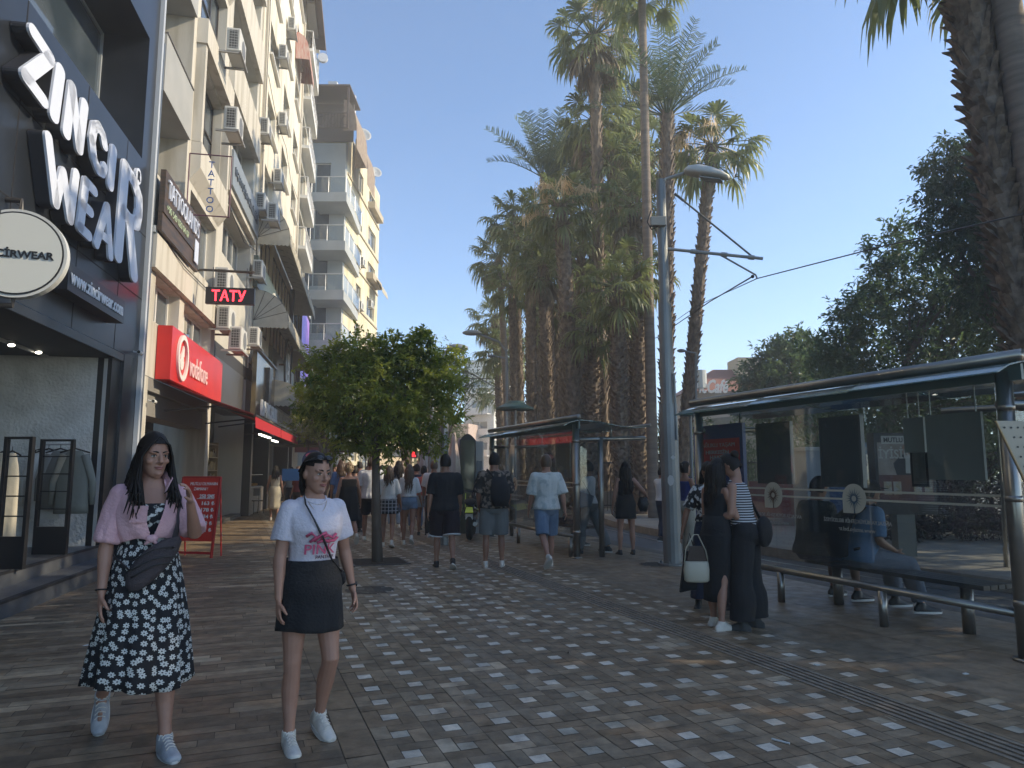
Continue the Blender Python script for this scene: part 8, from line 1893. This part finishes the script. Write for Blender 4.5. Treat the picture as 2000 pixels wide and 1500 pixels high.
# seated pair on the bench in the near shelter (backs to us)
bz = .48
def seat_at(px, dc): a = wallp(px, SC_+dc); return PE*a+PM*(SC_+dc)
BD = degrees_ = math.degrees(atan2(-PM.x, PM.y))
B8, t8, g8, d8 = generic('big man in a dark grey T-shirt seated on the near shelter bench', 0, 0, BD, 1.80, 'm', 'short', tp=[('tee', cloth('dgrey_tee', (.05, .055, .055)), dict(z0=.86, inf=.03, hem=.01))], bt=[('shorts', NVY, dict(f1=.5))], sh=BSH, fat=1.22, lean=10, L=(84, 8, 84, 0), R=(84, 8, 84, 0), AL=(12, 8, 60, 25), AR=(12, 8, 60, 20), head=(0, -10), sit=bz, loc=seat_at(1580, .36))
B9, t9, g9, d9 = generic('man in a light blue T-shirt and cap seated on the near shelter bench', 0, 0, BD-14, 1.74, 'm', 'short', tp=[('tee', cloth('blue_tee', (.15, .25, .40)), dict(z0=.86, inf=.028, hem=.01))], bt=[('trousers', cloth('greyblue_tr', (.17, .19, .24)), dict(inf=.02, flare=.03))], sh=BSH, fat=1.1, lean=12, L=(84, 6, 80, 0), R=(82, 10, 70, 0), AL=(14, 6, 62, 25), AR=(10, 8, 60, 20), head=(0, -8), sit=bz, loc=seat_at(1672, .36))
c9 = B9.hd; mb = MB(); mb.ball(c9+V((0, -.005, .045)), (.090, .112, .09), 16, 10); mb.tube([c9+V((0, .06, .055)), c9+V((0, .18, .045))], [(.075, .008), (.05, .005)], 12, el=(0, 0, (1, 0, 0)))
worn(B9, t9, d9, g9, 'cap', 'dark cap on the seated man in light blue', 'cap', [('crown', mb, BLKC)])
mb = MB(); mb.tube([B9.up(V((-.02, -.17, 1.36))), B9.up(V((-.04, -.24, 1.2))), B9.up(V((-.05, -.26, 1.02))), B9.up(V((-.05, -.22, .90)))], [(.10, .05), (.15, .09), (.16, .10), (.13, .07)], 16, el=(0, 0, (1, 0, 0))); ms = MB()
for s_ in (-.12, .1): ms.tube([B9.up(V((s_, -.17, 1.34))), B9.up(V((s_, .0, 1.465))), B9.up(V((s_*1.05, .13, 1.3))), B9.up(V((s_*1.4, .04, 1.05))), B9.up(V((s_*1.2, -.16, .98)))], .015, 6)
worn(B9, t9, d9, g9, 'backpack', 'black backpack on the seated man in light blue', 'backpack', [('bag', mb, BLKC), ('strap', ms, BLKC)])
# people in the far shelter
generic('seated person in a pale top inside the far shelter', 0, 0, BD, 1.66, 'f', 'long', tp=[('tee', CRM, {})], bt=[('trousers', NVY, {})], sh=BSH, L=(84, 4, 84, 0), R=(84, 4, 84, 0), AL=(30, 8, 50, 20), AR=(30, 8, 50, 20), sit=bz, loc=PE*(12.9)+PM*(5.58+.36))
Bt, tt_, gt, dt = generic('person in grey trousers leaning in the far shelter with a blue tote', 0, 0, 60, 1.68, 'f', 'short', tp=[('tee', WHC, {})], bt=[('trousers', cloth('grey_tr', (.16, .165, .17)), dict(flare=.04))], sh=BSH, L=(14, 3, 6, 0), R=(-20, 3, 6, 0), AL=(20, 10, 30, 0), AR=(10, 14, 30, 0), loc=PE*11.95+PM*(5.58+.55))
c = AT(1137, 975, gt.y-.3); t = thing('tote_bag', 'slate blue tote bag hanging in the far shelter', 'bag', c); mb = MB(); mb.prism([c+V((-.15, 0, -.16)), c+V((.17, 0, -.13)), c+V((.22, 0, .06)), c+V((-.12, 0, .17))], (0, .09, 0)); mb.build('bag', cloth('tote_blue', (.12, .15, .20)), t, bevel=.015)
mb = MB(); mb.tube([c+V((-.1, .04, .15)), c+V((0, .04, .36)), c+V((.15, .04, .08))], .009, 6); mb.build('handle', cloth('tote_blue', (.12, .15, .20)), t, True)
# the crowd beyond, each person on their own
CR_ = [(700, 1018, 'man in a black T-shirt in the crowd left of the white shirt', 'm', 'short', HD, BLKC, NVY, 5), (770, 1030, 'man with a white cap in the crowd behind the plaid skirt', 'm', 'short', WHC, CRM, DNML, 10),
       (783, 1024, 'red-haired woman in black in the middle of the crowd', 'f', 'long', HB, BLKC, DNML, -8), (808, 1022, 'dark-haired man right of the red-haired woman', 'm', 'short', HD, NVY, BLKC, 0),
       (820, 1010, 'tall dark-haired man in black in front of the pink parasol', 'm', 'short', HD, BLKC, BLKC, 3), (840, 1028, 'person in pale blue partly behind the man in black', 'f', 'long', HD, cloth('pale_blue', (.38, .44, .5)), WHC, 4),
       (596, 1010, 'woman with brown hair behind the sunglasses woman', 'f', 'long', HB, BLKC, BLKC, 170), (632, 1006, 'person in a cream top further back by the stalls', 'f', 'short', HD, CRM, BLKC, 175),
       (566, 1000, 'person in light blue by the blue ice cream sign', 'm', 'short', HD, cloth('pale_blue', (.38, .44, .5)), NVY, 160), (744, 1012, 'small figure in grey between the white shirt and the trunk', 'f', 'short', HB, GRC, DNM, 0),
       (668, 1004, 'distant person in dark clothes under the grey canopy', 'm', 'short', HD, NVY, BLKC, 20), (790, 1000, 'distant woman in white far down the street', 'f', 'long', HD, WHC, DNM, 178), (717, 1000, 'distant man in brown far down the street', 'm', 'short', HB, cloth('brown_t', (.16, .10, .07)), NVY, 175), (850, 1008, 'distant person in grey by the blank panel', 'm', 'short', HD, GRC, NVY, -4),
       (690, 1040, 'man in a grey T-shirt stepping out left of the tall man in white', 'm', 'short', HD, GRC, BLKC, -6), (776, 1046, 'woman in a white top and blue jeans between the two white-topped girls', 'f', 'long', HD, WHC, DNM, 6), (812, 1034, 'man in dark blue just left of the coral top', 'm', 'short', HD, NVY, DNM, -3),
       (612, 1022, 'woman in a black top beside the stalls looking this way', 'f', 'long', HD, BLKC, NVY, 168), (580, 1022, 'person in dark red near the stalls behind the woman in white', 'f', 'long', HB, cloth('dark_red_t', (.16, .02, .025)), BLKC, 150), (846, 1050, 'boy in a white top almost hidden behind the man in black', 'm', 'short', HB, WHC, BLKC, 0), (664, 1046, 'child in a blue top beside the blonde woman', 'f', 'long', HB, cloth('child_blue', (.08, .16, .34)), DNM, 12)]
for i, (px, py, lab, sx, hr_, hm_, tm_, bm_, dg) in enumerate(CR_):
    rn = random.Random(i); generic(lab, px, py, dg, rn.uniform(1.6, 1.8), sx, hr_, hm_, SK2 if i % 2 else SK1, tp=[('tee', tm_, dict(vox=.018))], bt=[('trousers' if i % 3 else 'shorts', bm_, dict(vox=.018))], sh=WSH if i % 2 else BSH, vox=.018, L=(rn.uniform(-14, 14), 3, rn.uniform(2, 20), 0), R=(rn.uniform(-14, 14), 3, rn.uniform(2, 20), 0), AL=(rn.uniform(-12, 12), 10, 14, 0), AR=(rn.uniform(-12, 12), 10, 16, 0))
# ================================================================ haze volume added as a lens-flare veil, lifting the shadows
hz_m = bpy.data.materials.new('air'); hz_m.use_nodes = True; _n = hz_m.node_tree.nodes; _l = hz_m.node_tree.links
for x in list(_n):
    if x.type != 'OUTPUT_MATERIAL': _n.remove(x)
_v = _n.new('ShaderNodeVolumePrincipled'); _v.inputs['Density'].default_value = .0030; _v.inputs['Color'].default_value = (.97, .96, .95, 1); _v.inputs['Anisotropy'].default_value = .35
_l.new(_v.outputs[0], [x for x in _n if x.type == 'OUTPUT_MATERIAL'][0].inputs['Volume'])
mb = MB(); mb.box(-152, 152, -32, 232, -1.4, 35); hz = mb.build('haze', hz_m); hz['kind'] = 'stuff'; tag(hz, 'thin pale haze added over the whole street as a lens-flare veil', 'haze', kind='stuff')
SC.cycles.volume_bounces = 1
bpy.data.scenes.remove(TMP)
